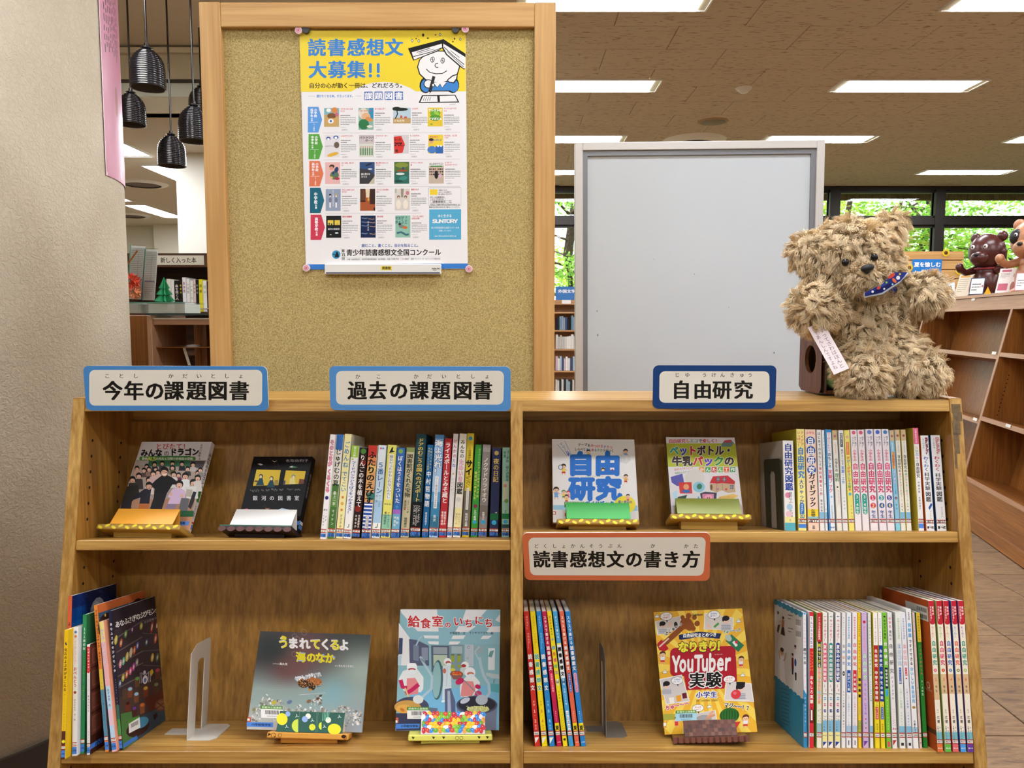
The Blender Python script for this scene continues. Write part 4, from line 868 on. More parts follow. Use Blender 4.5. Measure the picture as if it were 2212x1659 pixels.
# -- upper left compartment: past set books
cr_ = (660, 900, 4.608); G = 'past set books in the upper left compartment'
LT = [
 ((140, 203, 245, 300, 180, 1220), 'f0ecea', 'e8e4e0', [v('そのときが', 5, 31, 'e8a3b4', 8, o=('b43a5a', .06)), v('くるくる', 33, 56, 'e8a3b4', 8.5, o=('b43a5a', .06)), ('c', 5, 61, 3.6, '2d2f6e'), v('作・すず', 71, 84, '333333', 3.5, 7, .02), v('絵・くすはら', 71, 88, '333333', 3.5, 3, .02)], 'スズ', 'thin white book with pink outlined spine lettering, first of the upright row'),
 ((212, 288, 304, 384, 180, 1215), 'ece8dd', 'dcd8cc', [('r', 0, 15, '3c6fb4'), ('r', 48, 100, '4f7a3c'), ('r', 56, 70, '66914a'), v('じゅげむの夏', 14, 50, '26241e', 8.5), v('最上一平', 55, 69, W_, 4.5, bo=.02), v('マイケン', 72, 88, W_, 3.5, bo=.02)], 'モガ', 'book with blue top, white middle and grass green foot'),
 ((297, 372, 390, 460, 175, 1215), 'f2e8a6', 'e4dfc4', [v('ごめんね', 7, 33, '4a86b8', 8), v('でてこい', 36, 56, '4a86b8', 8), ('c', 5, 61, 2, 'd98a3a'), ('c', 5, 67, 2.5, 'e6b050'), ('c', 5, 73, 2, 'd98a3a'), v('ささきみ', 77, 90, '5c5444', 4, bo=.02)], 'ササ', 'tall cream yellow book with blue spine lettering'),
 ((375, 448, 455, 537, 290, 1215), 'efedea', 'd8d8d2', [('r', 0, 13, '9cc43a'), v('緑世の大作戦！', 1, 14, 'f4f4e8', 4, 5, .02), ('c', 3, 15, 1.2, '9cc43a'), v('フードバンクどろぼうをつかまえろ！', 17, 74, '2b3f9a', 6.5), v('J', 84, 89, '2c6a3a', 7)], '933ウ', 'white book with lime green top and blue spine lettering'),
 ((455, 542, 545, 612, 312, 1212), '2f1c1a', '2a1a18', [('c', 5, 4, 4, '4f8a3a'), ('c', 6, 17, 4.5, '7e2520'), ('c', 4.5, 68, 4.5, '8a2a22'), v('りんごの木を植えて', 8, 66, W_, 7.5), v('大谷美和子', 74, 89, W_, 3, 7.2, .02), v('白石ゆか', 74, 89, W_, 3, 3, .02)], 'オオ', 'dark brown book with red apples and white lettering'),
 ((552, 645, 628, 718, 290, 1212), 'e2a668', 'c8b8a0', [('r', 0, 12, 'c8382e'), ('r', 12, 25, 'e08a58'), ('c', 6, 25, 5, 'e8c070'), ('c', 7, 55, 5, '3c7a6c'), ('r', 62, 100, '2c4f9c')] + [('r', 63.5 + 4 * i, 65 + 4 * i, 'eaeef4') for i in range(7)] + [v('ふたりのえびす', 6, 64, K_, 10, bo=.05), v('高森美由紀', 76, 90, W_, 4.5, o=('202040', .05))], 'タカ', 'colourful book with bold black lettering over blue waves'),
 ((655, 737, 722, 808, 287, 1210), 'e6eef2', 'd9e2e8', [('r', 30, 60, 'c9e0ef'), ('r', 60, 84, 'a9cde8'), ('r', 84, 91, 'f2f2f0'), ('c', 3.5, 3.5, 1.3, 'd85a6a'), ('c', 6.5, 3.5, 1.3, '5a8ad8'), v('５番レーン', 18, 53, '3872ac', 8.5), v('ウン・ソホル', 54, 67, '50759a', 2.6, 6.5, .02), v('作　訳', 54, 62, '50759a', 2.6, 3, .02), v('J', 84, 90, '2c6a3a', 7)], '929ウ', 'pale blue and white book with a large blue figure five'),
 ((745, 838, 818, 908, 285, 1210), 'e6e070', 'd8d48c', [('p', [(2, 9), (5, 2.5), (6.5, 2.5), (6, 6), (9, 7)], '1c1c1e'), ('r', 75, 91, '8cc4a8'), ('r', 10, 59, 'f0efe6', 2.5, 8), v('魔女だったかもしれないわたし', 11, 58, '6d6c66', 5, 5.2, .01), ('h', 'ADHD', 64, '8a8860', 2), v('エル・マクニコ', 72, 89, '333333', 3, 7, .02), v('櫛田理絵訳', 72, 86, '333333', 2.8, 3.4, .02)], '933マ', 'yellow book with a witch hat and white title panel'),
 ((845, 932, 912, 990, 312, 1208), '3b6cb4', '3562a6', [('c', 5, 4, 3, '7cb04a'), v('ぼくはうそをついた', 9, 62, W_, 6.5), ('p', [(2, 67), (5, 64), (8, 67), (6, 66), (5, 70), (4, 66)], '4aa0c8'), ('r', 69, 74, 'a86ac0'), ('r', 74, 91, '6caac8'), v('中島信', 76, 88, W_, 3.2, 3.5, .02), v('西村', 76, 86, W_, 3.2, 7, .02)], 'ニシ', 'royal blue book with white spine lettering and purple band'),
 ((940, 1028, 1005, 1088, 310, 1205), 'c9c09c', 'b8b08c', [('r', 0, 5, '8d9a5a'), v('図書館がくれた宝物', 7, 56, '26221a', 7.5), v('ケイト・アル', 59, 70, '3c382c', 2.8, 6.8, .02), v('櫛田理絵', 59, 68, '3c382c', 2.8, 3.2, .02), ('c', 3, 69, 1.1, 'c04a3a'), ('c', 7, 72, 1.1, '4a8a4a'), v('徳間書店', 78, 89, '2c2a20', 4)], '933ア', 'khaki flecked book with black brush style spine lettering'),
 ((1035, 1140, 1107, 1203, 175, 1205), '1f4852', '1c3f48', [('r', 66, 91, '15181c'), v('ドアのむこうの国へのパスポート', 4, 66, 'e0c25a', 6.5), v('トンケ・ドラフト', 69, 86, W_, 2.8, 7.5, .02), v('リンデルト・クロムハウト', 69, 89, W_, 2.8, 5, .02), v('リンデ・ファース', 69, 88, W_, 2.8, 2.6, .02)], '949ド', 'tall dark teal book with gold spine lettering'),
 ((1152, 1222, 1215, 1275, 282, 1203), '1f6aa0', '1d5f90', [v('大地をうるおし', 3, 26, 'e8d24a', 3, 7, .02), v('平和につくした医師', 3, 28, 'e8d24a', 3, 3, .02), v('中村哲物語', 28, 68, W_, 8.5), v('松島恵利子', 73, 87, W_, 3.5, bo=.02)], '289', 'medium blue biography with large white spine lettering'),
 ((1228, 1315, 1288, 1380, 182, 1205), 'a9cbea', '7fb0dc', [('r', 0, 4, '5c92cc'), ('r', 4, 12, '8ab8e2'), ('r', 56, 66, '5d9cc8'), ('r', 66, 80, '3f86b0'), ('r', 80, 91, '34708e'), v('海よ光れ！', 5, 40, W_, 10, bo=.04, o=('5a8cc0', .07)), ('r', 41, 72, 'f0f0ee', 3, 7), v('３・１１被災者を励ました学校新聞', 42, 71, '444444', 2.8, 5, .0), v('田沢', 78, 85, W_, 3, bo=.02)], '369', 'sky blue book with white lettering over a dark sea'),
 ((1320, 1402, 1388, 1455, 218, 1203), 'bf3038', 'a82a30', [v('ライスボールとみそ蔵と', 4, 66, W_, 8, bo=.04), v('横田明子作', 74, 88, W_, 3.2, 7, .02), v('塚越文雄絵', 74, 88, W_, 3.2, 3.2, .02)], 'ヨコ', 'red book with large white spine lettering'),
 ((1405, 1455, 1470, 1522, 172, 1203), 'ebe6e4', 'd8d4d0', [v('けんかの', 5, 24, 'b83a5a', 7.5), v('たね', 24, 33, '5a78c0', 7.5), ('c', 5, 39, 2, 'c8a04a'), v('ラッセル・ホーバン', 43, 60, '707070', 2.8, 7, .01), v('小宮由訳', 43, 56, '707070', 2.8, 3.4, .01)], '933ホ', 'thin pale grey book with pink and blue lettering'),
 ((1462, 1543, 1535, 1607, 172, 1203), 'efeadc', 'dfdacc', [v('みんなの', 6, 24, '2c2a28', 6.5), v('ためいき', 25, 47, 'f0c8d4', 7, o=('d07a98', .05)), v('図鑑', 47, 59, '1e1c1c', 8.5, bo=.04), ('c', 4.5, 64, 3.3, 'd8d4cc'), ('r', 72, 91, 'f0e6a8'), v('村上しいこ', 77, 88, '8a7a5a', 3, 7, .01), v('中田いくみ', 77, 88, '8a7a5a', 3, 3.2, .01)], 'ムラ', 'cream book with black lettering and a pale face drawing'),
 ((1553, 1628, 1610, 1680, 168, 1200), 'e8cf3c', 'd8bc30', [('c', 5, 5, 3, '3c9cc0'), ('r', 56, 91, '76726a'), v('この世界から', 14, 27, K_, 4.5), v('サイ', 26, 41, K_, 10, bo=.06), v('がいなく', 41, 51, K_, 4, 6.5), v('なってしまう', 42, 58, K_, 4, 3.2), ('r', 53, 74, 'efece4', 3, 7), v('アフリカでサイを守る人たち', 54, 73, '222222', 2.4, 5, .0), v('味田村太郎', 77, 90, W_, 4)], '489', 'yellow book with bold black lettering and grey lower half'),
 ((1640, 1712, 1690, 1755, 280, 1200), '3f9a3c', '3a8c38', [v('ありがとう絵本', 4, 24, 'b8d86a', 3, 7, .02), v('アフリカでバッグの', 24, 58, 'f0e86a', 3.8, 7.3), v('会社はじめました', 29, 60, 'f0e86a', 4.2, 3.2), ('c', 5, 67, 3.2, '8a2f5a'), v('江口絵理', 71, 83, W_, 4.2), ('c', 5, 84, 3, '38a8d8')], '289', 'bright green book with yellow lettering and blue dot'),
 ((1715, 1805, 1765, 1843, 280, 1200), '8d8480', '7d746e', [('r', 0, 8, 'a8a09c'), ('r', 40, 50, '9a918c'), ('r', 66, 78, '7a7068'), v('ノクツドウライオウ', 14, 63, 'f0ecdc', 6.8), v('佐藤まどか', 73, 84, W_, 3.4, bo=.02), ('c', 5, 84, 2.8, '38a8d8')], 'サト', 'grey brown book with cream lettering and blue dot'),
 ((1825, 1918, 1862, 1945, 312, 1200), '2b3152', '262c48', [('c', 5, 6, 2.8, 'b89a5a'), v('夜の日記', 12, 39, 'd6b45a', 7), v('ヴィーラ', 72, 80, W_, 3, 7, .02), ('r', 74, 81, '1d6a3c'), ('c', 5, 84, 3, '38a8d8')], '933ヒ', 'navy book with gold lettering and a green band'),
 ((1945, 2032, 1965, 2030, 308, 1200), '9cc8b0', '8cb8a4', [('r', 38, 60, 'c8d0b0', 1, 9), ('c', 4, 43, 2.5, 'd09080'), ('c', 6, 60, 3, '7a9a5a'), ('r', 86, 90, '2a4a4a'), v('コーダの ぼくが見る', 3, 38, '24605c', 4.5, 7), v('世界', 4, 12, '24605c', 4, 3), v('五十嵐', 70, 80, '24605c', 3.4, bo=.02), ('r', 74, 80, '1d7a44'), ('c', 5, 83, 3, '38a8d8')], '369.2', 'pale green book at the divider with teal lettering'),
]
for q, a, b, ops, num, lb in LT: book(cr_, q, zA, .15, a, b, ops, lb, G, 'A', num, hard=True)

# -- upper right compartment: free research
cr_ = (1620, 900, 4.608); G = 'free research books in the upper right compartment'
def jk(t2, gcol, c2, tcol='d2436a', mark='d8607c', lb=''):
    ops = [('c', 5, 3, 3.2, mark), v('見る！遊ぶ！', 7, 18, '2a2a50', 3.6, 7.2, .02), v('つくる！', 7, 17, '2a2a50', 3.6, 3.2, .02), v('小学生の', 20, 32, tcol, 5.5), v('自由研究', 33, 63, tcol, 9, bo=.05)]
    if gcol: ops += [('r', 66, 82, gcol, 1.2, 8.8), ('c', 5, 66, 3.8, gcol), ('c', 5, 82, 3.8, gcol), v(t2, 65, 84, W_, 5.5)]
    else: ops += [('c', 5, 68, 4, c2), v(t2[0], 65.5, 70.5, W_, 5.5, bo=.04), ('c', 5, 75.5, 4, '2f62b0' if c2 != 'd2436a' else c2), v(t2[1], 73, 78, 'f4e46a', 5.5, bo=.04), v('年生', 80, 88, '1f3f86', 7)]
    return ops
RT = [
 ((345, 460, 325, 430, 240, 1135), 'ece9e6', 'b9b1a4', [v('自由研究図鑑', 3, 56, '26469a', 8, bo=.04), ('c', 3.5, 61, 2.8, 'd88aa4'), v('身近なふしぎを探検', 57, 86, '3c3c3c', 4, 6, .01), ('c', 5, 74, 3, 'a8c8dc'), ('c', 4, 82, 3, 'e8c0c8'), ('r', 85, 91.5, 'ece49a'), ('r', 91.5, 100, '58b0c0'), v('407', 87.6, 90, '777777', 3)], '', 'white illustrated free research guide beside the dark green bookend', .165),
 ((475, 572, 465, 535, 125, 1135), 'efe48a', 'c2b43c', [v('アイデア', 2, 17, 'd8566a', 4, 7.2), v('いっぱい！', 2, 18, 'd8566a', 4, 3), v('自由研究', 18, 49, '2f7cc4', 8.5, bo=.05), v('大ひゃっか', 50, 74, '2f4fa4', 6), ('r', 75, 88, '3a7ac0', 2, 8), ('c', 5, 75, 3, '3a7ac0'), v('スイスイ！', 74, 83, W_, 3.6), ('h', '100', 85.5, 'f0e04a', 6), ('r', 93.5, 97.5, '4d86d8')], '407', 'pale yellow book with blue lettering beside the peach guide book', .165),
 ((580, 692, 545, 652, 128, 1135), 'f0d3bc', 'dcc0a8', [('h', '小学生', 3.5, 'd8566a', 3)] + [('c', 5, 11.5 + 9.6 * i, 4.4, '2f5aa8') for i in range(4)] + [v('自由研究', 7, 45.5, W_, 6.5, bo=.04), v('ガイドブック', 44, 77, '26242a', 7, bo=.04), ('r', 79, 86, 'f4d83a'), v('左巻健男', 79, 88, '26242a', 4.5), ('r', 86.5, 92, '8cc4c0'), v('東京書籍', 95, 98.5, '444444', 3)], '407', 'peach book with white characters on four blue discs', .15),
 ((700, 745, 660, 712, 130, 1135), 'ece8e4', 'dcd8d4', [v('はじめてのおもしろ', 2, 37, '242424', 6.5, bo=.02), v('理科実験&工作', 37, 66, 'c8323c', 6.5), v('福井広和', 69, 82, '333333', 5, bo=.02), ('r', 82, 89, '84bcd8')], '407', 'thin white book with black and red spine lettering', .15),
 ((750, 780, 715, 740, 135, 1135), 'e2ecec', 'd4dedc', [v('小学校理科クラブの楽しい実験', 3, 50, '4ca878', 5, bo=.0), ('c', 5, 54, 2.6, '6a4030'), v('吉野', 76, 88, '2a4a9a', 5), ('r', 82, 89, '84bcd8')], '407', 'very thin pale mint book between white and blue ones', .15),
 ((785, 855, 748, 805, 128, 1135), 'e6ecf0', '2f78b8', [('r', 0, 100, '3c8cc4', 0, 2.5), ('r', 0, 3, '3c8cc4'), v('見て読んでわかる', 3, 22, 'd04a6a', 5, 5.6, .01), v('おもしろ', 23, 39, '202830', 6, 5.6), v('実験ブック', 40, 63, 'd2426a', 7, 5.6), ('c', 6, 67, 1.8, '7cc0dc'), v('日本分析化学専門学校', 75, 88, '333333', 2.6, 6, .0), ('h', 'PHP', 97, '2a60a0', 4)], '407', 'blue-edged book with pink science lettering', .15),
 ((815, 920, 0, 0, 0, 0), None, None, None, None, None, 0),
 ((925, 980, 882, 930, 135, 1135), 'e8e8e4', 'd8d8d4', [('r', 3, 17, '2c2c2e', 2, 8), v('理科遊びひみつ', 3.5, 16.5, W_, 4, 5, .02), v('頭がよくなる', 19, 35, '3c3c3c', 5, bo=.02), v('実験・工作', 36, 54, '2f7cc4', 6.5), v('小幡哲夫', 66, 80, '444444', 3, bo=.0)], '407', 'white book with a black title box at the top', .15),
 ((985, 1045, 937, 990, 135, 1135), 'ece078', 'dccf60', [('c', 5, 7, 3, 'e0b090'), ('r', 12, 25, 'e07a3c', 2, 8), v('おぼえておきたい', 12.5, 24.5, W_, 3, 5, .0), v('かがくが', 26, 40, ['c83a4a', '3c78c0', '3c9a5a'], 6.5), v('好きになる絵本', 40, 61, ['c83a4a', '3c78c0', '3c9a5a'], 6), ('c', 5, 64, 3, '58b0d0'), v('川村康文', 74, 88, '333333', 2.6, 6.5, .0)], '407', 'yellow picture book with multicoloured spine lettering', .15),
 ((1048, 1118, 997, 1062, 130, 1135), 'ece4e4', 'dcd4d4', jk('３・４年生', '35a08c', ''), '', 'left one of two pink-lettered books with green age ovals', .15),
 ((1120, 1197, 1070, 1132, 130, 1135), 'ece4e4', 'dcd4d4', jk('３・４年生', '35a08c', ''), '', 'right one of two pink-lettered books with green age ovals', .15),
 ((1200, 1282, 1150, 1222, 125, 1135), 'ece4e8', 'dcd4d8', jk('１２', None, 'd2436a', mark='6a86c8'), '407', 'pink-lettered book with pink discs for years one and two', .15),
 ((1287, 1370, 1235, 1300, 125, 1135), 'ece4e8', 'dcd4d8', jk('３４', None, '35a0a8', mark='4a66c0'), '407', 'pink-lettered book with teal disc for years three and four', .15),
 ((1372, 1445, 1308, 1380, 125, 1135), 'ece4e8', 'dcd4d8', jk('５６', None, '3a3f98', mark='4a86c0'), '407', 'pink-lettered book with purple disc for years five and six', .15),
 ((1450, 1503, 1387, 1430, 135, 1135), '8cc4dc', '7ab4cc', [('r', 0, 11, 'd0b48c'), ('c', 5, 6, 3, 'a06a5a'), v('小学生の夏休み', 12, 21, W_, 4, bo=.02), ('r', 22, 39, 'f0a84a', 2, 8), v('［自由研究］', 22, 39, 'c83a2a', 6), v('まとめ方', 40, 54, W_, 6, o=('3468b0', .08)), v('くわしい大百科', 54, 64, '2f5aa8', 4), ('c', 5, 68, 3.6, '6a4a8a'), v('４５６', 65, 72, 'f0e04a', 4.5), v('年生', 73, 80, '333333', 3.5), ('r', 93, 100, '8cd0e0')], '375', 'light blue book with an orange panel naming free research', .15),
 ((1505, 1555, 1440, 1490, 130, 1135), 'ebe8d8', 'dcd8c4', [('r', 0, 11, 'd0b48c'), ('c', 5, 6, 3, 'a05a4a'), v('テーマがわかる', 12, 23, '3c4a8c', 3.4, bo=.01), v('自由研究の', 25, 43, '26242a', 6.5), v('選び方＆まとめ方', 43, 65, ['d06a7c', '4a9a5a'], 5, bo=.02), v('４・５・６', 65, 75, 'd8506a', 4), v('年生', 75, 81, '333333', 3), ('r', 82, 89, '84bcd8')], '375', 'cream how-to book for years four to six', .15),
 ((1560, 1613, 1500, 1550, 130, 1135), 'ebe8d8', 'c8b848', [('r', 0, 11, 'd0b48c'), ('c', 5, 6, 3, 'a05a4a'), v('テーマがわかる', 12, 23, '3c4a8c', 3.4, bo=.01), v('自由研究の', 25, 43, '26242a', 6.5), v('選び方＆まとめ方', 43, 65, ['4a9a5a', 'd06a7c'], 5, bo=.02), v('１・２・３', 65, 75, '3c9a5a', 4), v('年生', 75, 81, '333333', 3), ('r', 82, 89, '84bcd8')], '375', 'cream how-to book for years one to three', .15),
 ((1675, 1740, 1622, 1672, 112, 1137), 'f0ede8', 'c2ae3e', [('r', 0, 16, 'e86a90'), v('小学生からの', 1, 15, W_, 4), v('SDGs', 18, 31, ['d8a04a', '5aa85a', '4aa0c8', 'c85a7a'], 7), v('×', 31, 34, '444444', 4), v('自由研究', 34, 49, '26242a', 6.5, bo=.04), v('高橋真樹', 52, 64, '333333', 3.6, bo=.01), v('岩崎由美子', 67, 80, '333333', 3.6, bo=.01), ('r', 93, 97.5, '5a8ae0')], '333', 'white book with pink top whose olive side shows', .165),
 ((1755, 1842, 1695, 1775, 188, 1137), 'efefee', 'd0602a', [v('なぜ？どうして？', 2, 20, 'c23a3a', 4, 7.4, .03, ('2a2a60', .08)), v('よくわかる', 3, 14, '333333', 3, 3.2, .0), v('わくわく', 22, 38, '2f5ab0', 6.5), v('科学実験', 39, 58, '26242a', 6.8, bo=.02), v('図鑑', 59, 70, '26242a', 7, bo=.03), ('p', [(4, 76), (8, 71), (9.5, 73), (5.5, 78.5)], '2a5aa0'), v('マイケル', 79, 88, '555555', 2.4, 6.5, .0), ('h', 'R', 96.5, '333333', 4)], '407', 'white science picture encyclopedia edged in orange', .165),
 ((1860, 1962, 1795, 1890, 185, 1137), 'efefee', '1f4a74', [v('なぜ？どうして？', 2, 20, 'f0e0e0', 4, 7, .03, ('c23a3a', .12)), v('よくわかる', 3, 14, '333333', 3, 3.2, .0), v('わくわく', 22, 38, 'c8323c', 6.2), v('科学実験', 40, 58, '26242a', 6.2, bo=.02), v('図鑑', 59, 70, '26242a', 6.5, bo=.03), v('クリスタル', 75, 86, '555555', 2.4, 6.5, .0), ('h', 'R', 96.5, '333333', 4)], '407', 'white science picture encyclopedia edged in dark blue', .165),
]
for q, a, b, ops, num, lb, dp in RT:
    if a is None: q, a, b, ops, num, lb, dp = ((868, 920, 815, 868, 135, 1135), 'e9e6d8', 'd8d4c4', [('r', 0, 10, 'c8b080'), ('c', 5, 6, 3, 'b06a7a'), v('これでわかる！', 12, 25, 'c83a4a', 4, bo=.01), v('小学生の', 28, 42, '33333a', 6.5), v('理科', 43, 52, '3c7a4a', 8.5), ('c', 5, 57, 2, '444444'), v('楽しみながら学ぼう', 60, 75, 'c83a4a', 3, 6.5, .0)], '407', 'cream science book with green characters', .15)
    book(cr_, q, zB, dp, a, b, ops, lb, G, 'B' if num else '', num)

# -- lower left compartment: picture books
cr_ = (80, 1240, 3.96); G = 'picture books in the lower left compartment'
b_ = book(cr_, (228, 262, 262, 306, 190, 1560), zC, .165, 'd8603c', '14305c', [v('よるのあいだに', 16, 42, '30181a', 8)], 'tall navy picture book with an orange spine, behind the others', G, '', t0=-.016, hard=True)
d, h, mm = side_art(b_); pr = Print(flatmap(100, d, h)); hu = 100 * h / d
pr.grad(0, 0, 100, hu, 10, 12, lambda u, v_: '%02x%02x%02x' % (int(8 + 10 * u), int(24 + 70 * math.exp(-((u - .15) ** 2 + (v_ - .22) ** 2) * 40)), int(60 + 110 * math.exp(-((u - .15) ** 2 + (v_ - .22) ** 2) * 30))))
rn = random.Random(3)
for i in range(90): pr.ell(rn.uniform(1, 99), rn.uniform(1, 60), .4, .4, '6a86b0', n=5)
pr.ell(56, 30, 18, 20, '8d8d92'); pr.ell(56, 52, 34, 30, '8d8d92'); pr.ell(52, 26, 10, 12, 'a4a4a6')
o = pr.build('cover_print', b_, M['cover']); o.matrix_local = mm
LBK = [
 ((203, 243, 232, 270, 480, 1565), 'f0c41c', 'e9bd18', [('r', 78.5, 100, '5a3324'), ('p', [(2, 10), (5, 9.5), (8.5, 12), (4, 12)], '2a3c5a'), v('化石のよぶ声がきこえる', 14, 48, '2a2018', 7.5, bo=.04), v('作 ヘレイン・ベッカー', 50, 64, '5a4018', 3, bo=.0), v('絵 サンドラ・デュメイ', 65, 78, '5a4018', 3, bo=.0), ('c', 5, 86.5, 4.4, 'f0e22a')], 'Eデュ', 'yellow picture book with brown foot, nearest the pillar side', .185, -.042),
 ((295, 343, 310, 352, 460, 1558), 'ecebe9', 'dfe0e0', [('c', 5, 3.5, 3, '4a86c8'), ('c', 5, 7, 3, 'd8946a'), v('どこからきたの？', 10, 30, 'd8a0b0', 6, bo=.0), v('おべんとう', 31, 47, 'b03a4a', 7.5), ('c', 5, 51, 3.2, '9a4a3a'), v('鈴木まもる 作・絵', 56, 73, '333333', 4, bo=.0)], 'Eスズ', 'white picture book with a red lunch box title', .185),
 ((370, 405, 387, 428, 350, 1540), '2f8a50', '2a6a42', [v('１１１本の木', 9, 26, W_, 7, bo=.03), v('リナ・シン', 28, 36, 'd0e070', 3, bo=.0), v('マリアンヌ・フェラー', 37, 50, 'd0e070', 3, bo=.0), v('こだまともこ訳', 51, 62, 'd0e070', 3, bo=.0)], 'Eフェ', 'green picture book with a short white title', .185),
 ((423, 457, 425, 455, 605, 1548), 'eeecea', '4e2a20', [('r', 2, 25, 'd8302c'), ('c', 5, 25, 4.6, 'd8302c'), v('しぜんにタッチ！', 3, 25, W_, 6, bo=.03), v('ひさかたチャイルド', 28, 43, '444444', 3, bo=.0), v('チョコレート', 46, 62, '222222', 6, bo=.02), v('ジェニア', 78, 89, '333333', 4, bo=.0)], '588', 'short white picture book with a chocolate bar cover', .2),
 ((578, 620, 485, 517, 270, 1525), 'e88a3c', 'd8703a', [('r', 44, 58, 'ecc84a'), ('r', 58, 90, '5a90a8'), v('さようなら', 3, 15, '3a2018', 7, bo=.03), v('プラスチック・ストロー', 16, 41, '3a2018', 7, bo=.04), v('文 ディー・ロミート', 53, 66, '2a3a4a', 3.4, bo=.0), v('絵 ズユェ・チェン', 67, 79, '2a3a4a', 3.4, bo=.0)], 'Eチェ', 'tall orange picture book about plastic straws', .2),
 ((635, 688, 530, 568, 410, 1525), 'f0b8b8', 'e89a7a', [('r', 0, 16, 'f2dc8a'), ('r', 50, 90, 'c0dcf0'), ('r', 68, 80, 'eccad8'), v('マルティンのアニモー', 6, 36, 'f4f0f4', 6.5, o=('c88aa0', .07)), v('あずみ虫 作', 52, 66, '333a4a', 5, bo=.01)], 'Eアズ', 'pink and pale blue picture book beside the dark one', .19),
 ((703, 735, 607, 640, 320, 1510), '23263c', '3b2f3a', [v('あなふさぎのジグモンタ', 8, 45, W_, 8, bo=.03), v('とみながまい', 49, 60, 'c8d0c0', 3.4, bo=.0), v('たかおゆうこ', 62, 76, 'c8d0c0', 3.4, bo=.0), ('r', 78, 90, '4a9a4a'), ('r', 68, 78, '3c6a5a')], 'Eタカ', 'dark picture book whose cover shows a spider in a shop', .2),
]
lastb = None
for q, a, b, ops, num, lb, dp, *t0_ in LBK:
    bb = book(cr_, q, zC, -dp, a, b, ops, lb, G, 'C', num, hard=True, t0=t0_[0] if t0_ else None)
    if 'chocolate' in lb:
        d, h, mm = side_art(bb); pr = Print(flatmap(100, d, h)); hu = 100 * h / d; pr.rect(0, 0, 100, hu, '3c1c14'); s_ = 21
        for i in range(5):
            for j in range(int(hu * .88 / s_)):
                x, y = 1 + i * s_, 2 + j * s_; pr.rect(x, y, x + s_ - 1.5, y + s_ - 1.5, '5e3226'); pr.rect(x + 2.5, y + 2.5, x + s_ - 4, y + s_ - 4, '7a4a3a'); pr.rect(x + 4, y + 4, x + s_ - 5.5, y + s_ - 5.5, '663a2c')
        pr.rect(0, hu * .91, 100, hu * .955, '3f78cc'); pr.row('小学校高学年', 8, 60, hu * .933, 7, '14285c', .03)
        pr.build('cover_print', bb, M['cover']).matrix_local = mm
    if 'straws' in lb:
        d, h, mm = side_art(bb); pr = Print(flatmap(100, d, h)); hu = 100 * h / d; pr.rect(0, 0, 100, hu, '3c5a70'); pr.rect(0, 0, 100, 8, 'd8703a'); pr.ell(78, 14, 12, 8, '3a1c18'); pr.ell(15, 22, 18, 12, '3a2018'); pr.ell(12, 12, 1.5, 1.5, 'f0c060'); pr.ell(60, 10, 1.2, 1.2, 'f0c060')
        pr.build('cover_print', bb, M['cover']).matrix_local = mm
    lastb = bb
# cover of the spider book, drawn from crop (80, 1240) at 3.96
d, h, mm = side_art(lastb); pr = Print(quadmap([(640, 315), (1055, 230), (1158, 1275), (735, 1505)], d, h))
pr.poly([(640, 315), (1055, 230), (1158, 1275), (735, 1505)], '3a3038')
pr.poly([(640, 315), (1055, 230), (1065, 330), (900, 400), (650, 480)], '2c2630'); pr.poly([(700, 1050), (1130, 880), (1158, 1275), (735, 1505)], '4a3a36')
pr.poly([(715, 1190), (830, 1180), (900, 1420), (735, 1505)], '4c7a40'); pr.poly([(930, 1090), (1140, 1000), (1150, 1180), (1000, 1260)], '5c2c22'); pr.poly([(880, 1240), (1150, 1150), (1158, 1275), (860, 1440)], '3a4a56')
for a, b in (((650, 560), (905, 430)), ((680, 665), (910, 560)), ((690, 770), (915, 680)), ((690, 870), (915, 780)), ((700, 965), (895, 890))): pr.line([a, b], 9, '6a6060')
for a, b in (((905, 430), (1070, 410)), ((910, 530), (1080, 560)), ((915, 680), (1095, 690)), ((915, 800), (1105, 830))): pr.line([a, b], 9, '55504e')
rn = random.Random(5)
for (x, y, h_, c) in ((675, 560, 55, 'c8b83a'), (720, 590, 50, 'a85a34'), (762, 520, 45, '5a8a4a'), (820, 490, 40, '5a2a6a'), (995, 490, 75, '8a2c1c'), (900, 470, 40, 'a0a030'), (1040, 480, 60, '6a3a28'), (714, 765, 50, 'c87a9a'), (742, 745, 48, '5ab08a'), (774, 712, 55, 'c0a84a'), (808, 680, 58, 'c8c0a0'), (838, 665, 50, 'c85a2c'), (866, 630, 48, '4a5aa8'), (1028, 590, 55, 'b8503a'), (948, 610, 40, '3a5a7a'), (738, 885, 45, 'a8a03a'), (770, 860, 48, 'b85a34'), (804, 835, 48, 'c04a7a'), (832, 805, 50, 'a83a98'), (862, 770, 45, '8a8a88'), (1000, 745, 50, 'c09a3a'), (1045, 750, 50, '4a6a4a'), (710, 930, 40, '4a6a90')):
    pr.ell(x, y, 14, h_ * .75, c, 8, 10); pr.ell(x, y, 6, h_ * .4, 'd8c8a8', 8, 8)
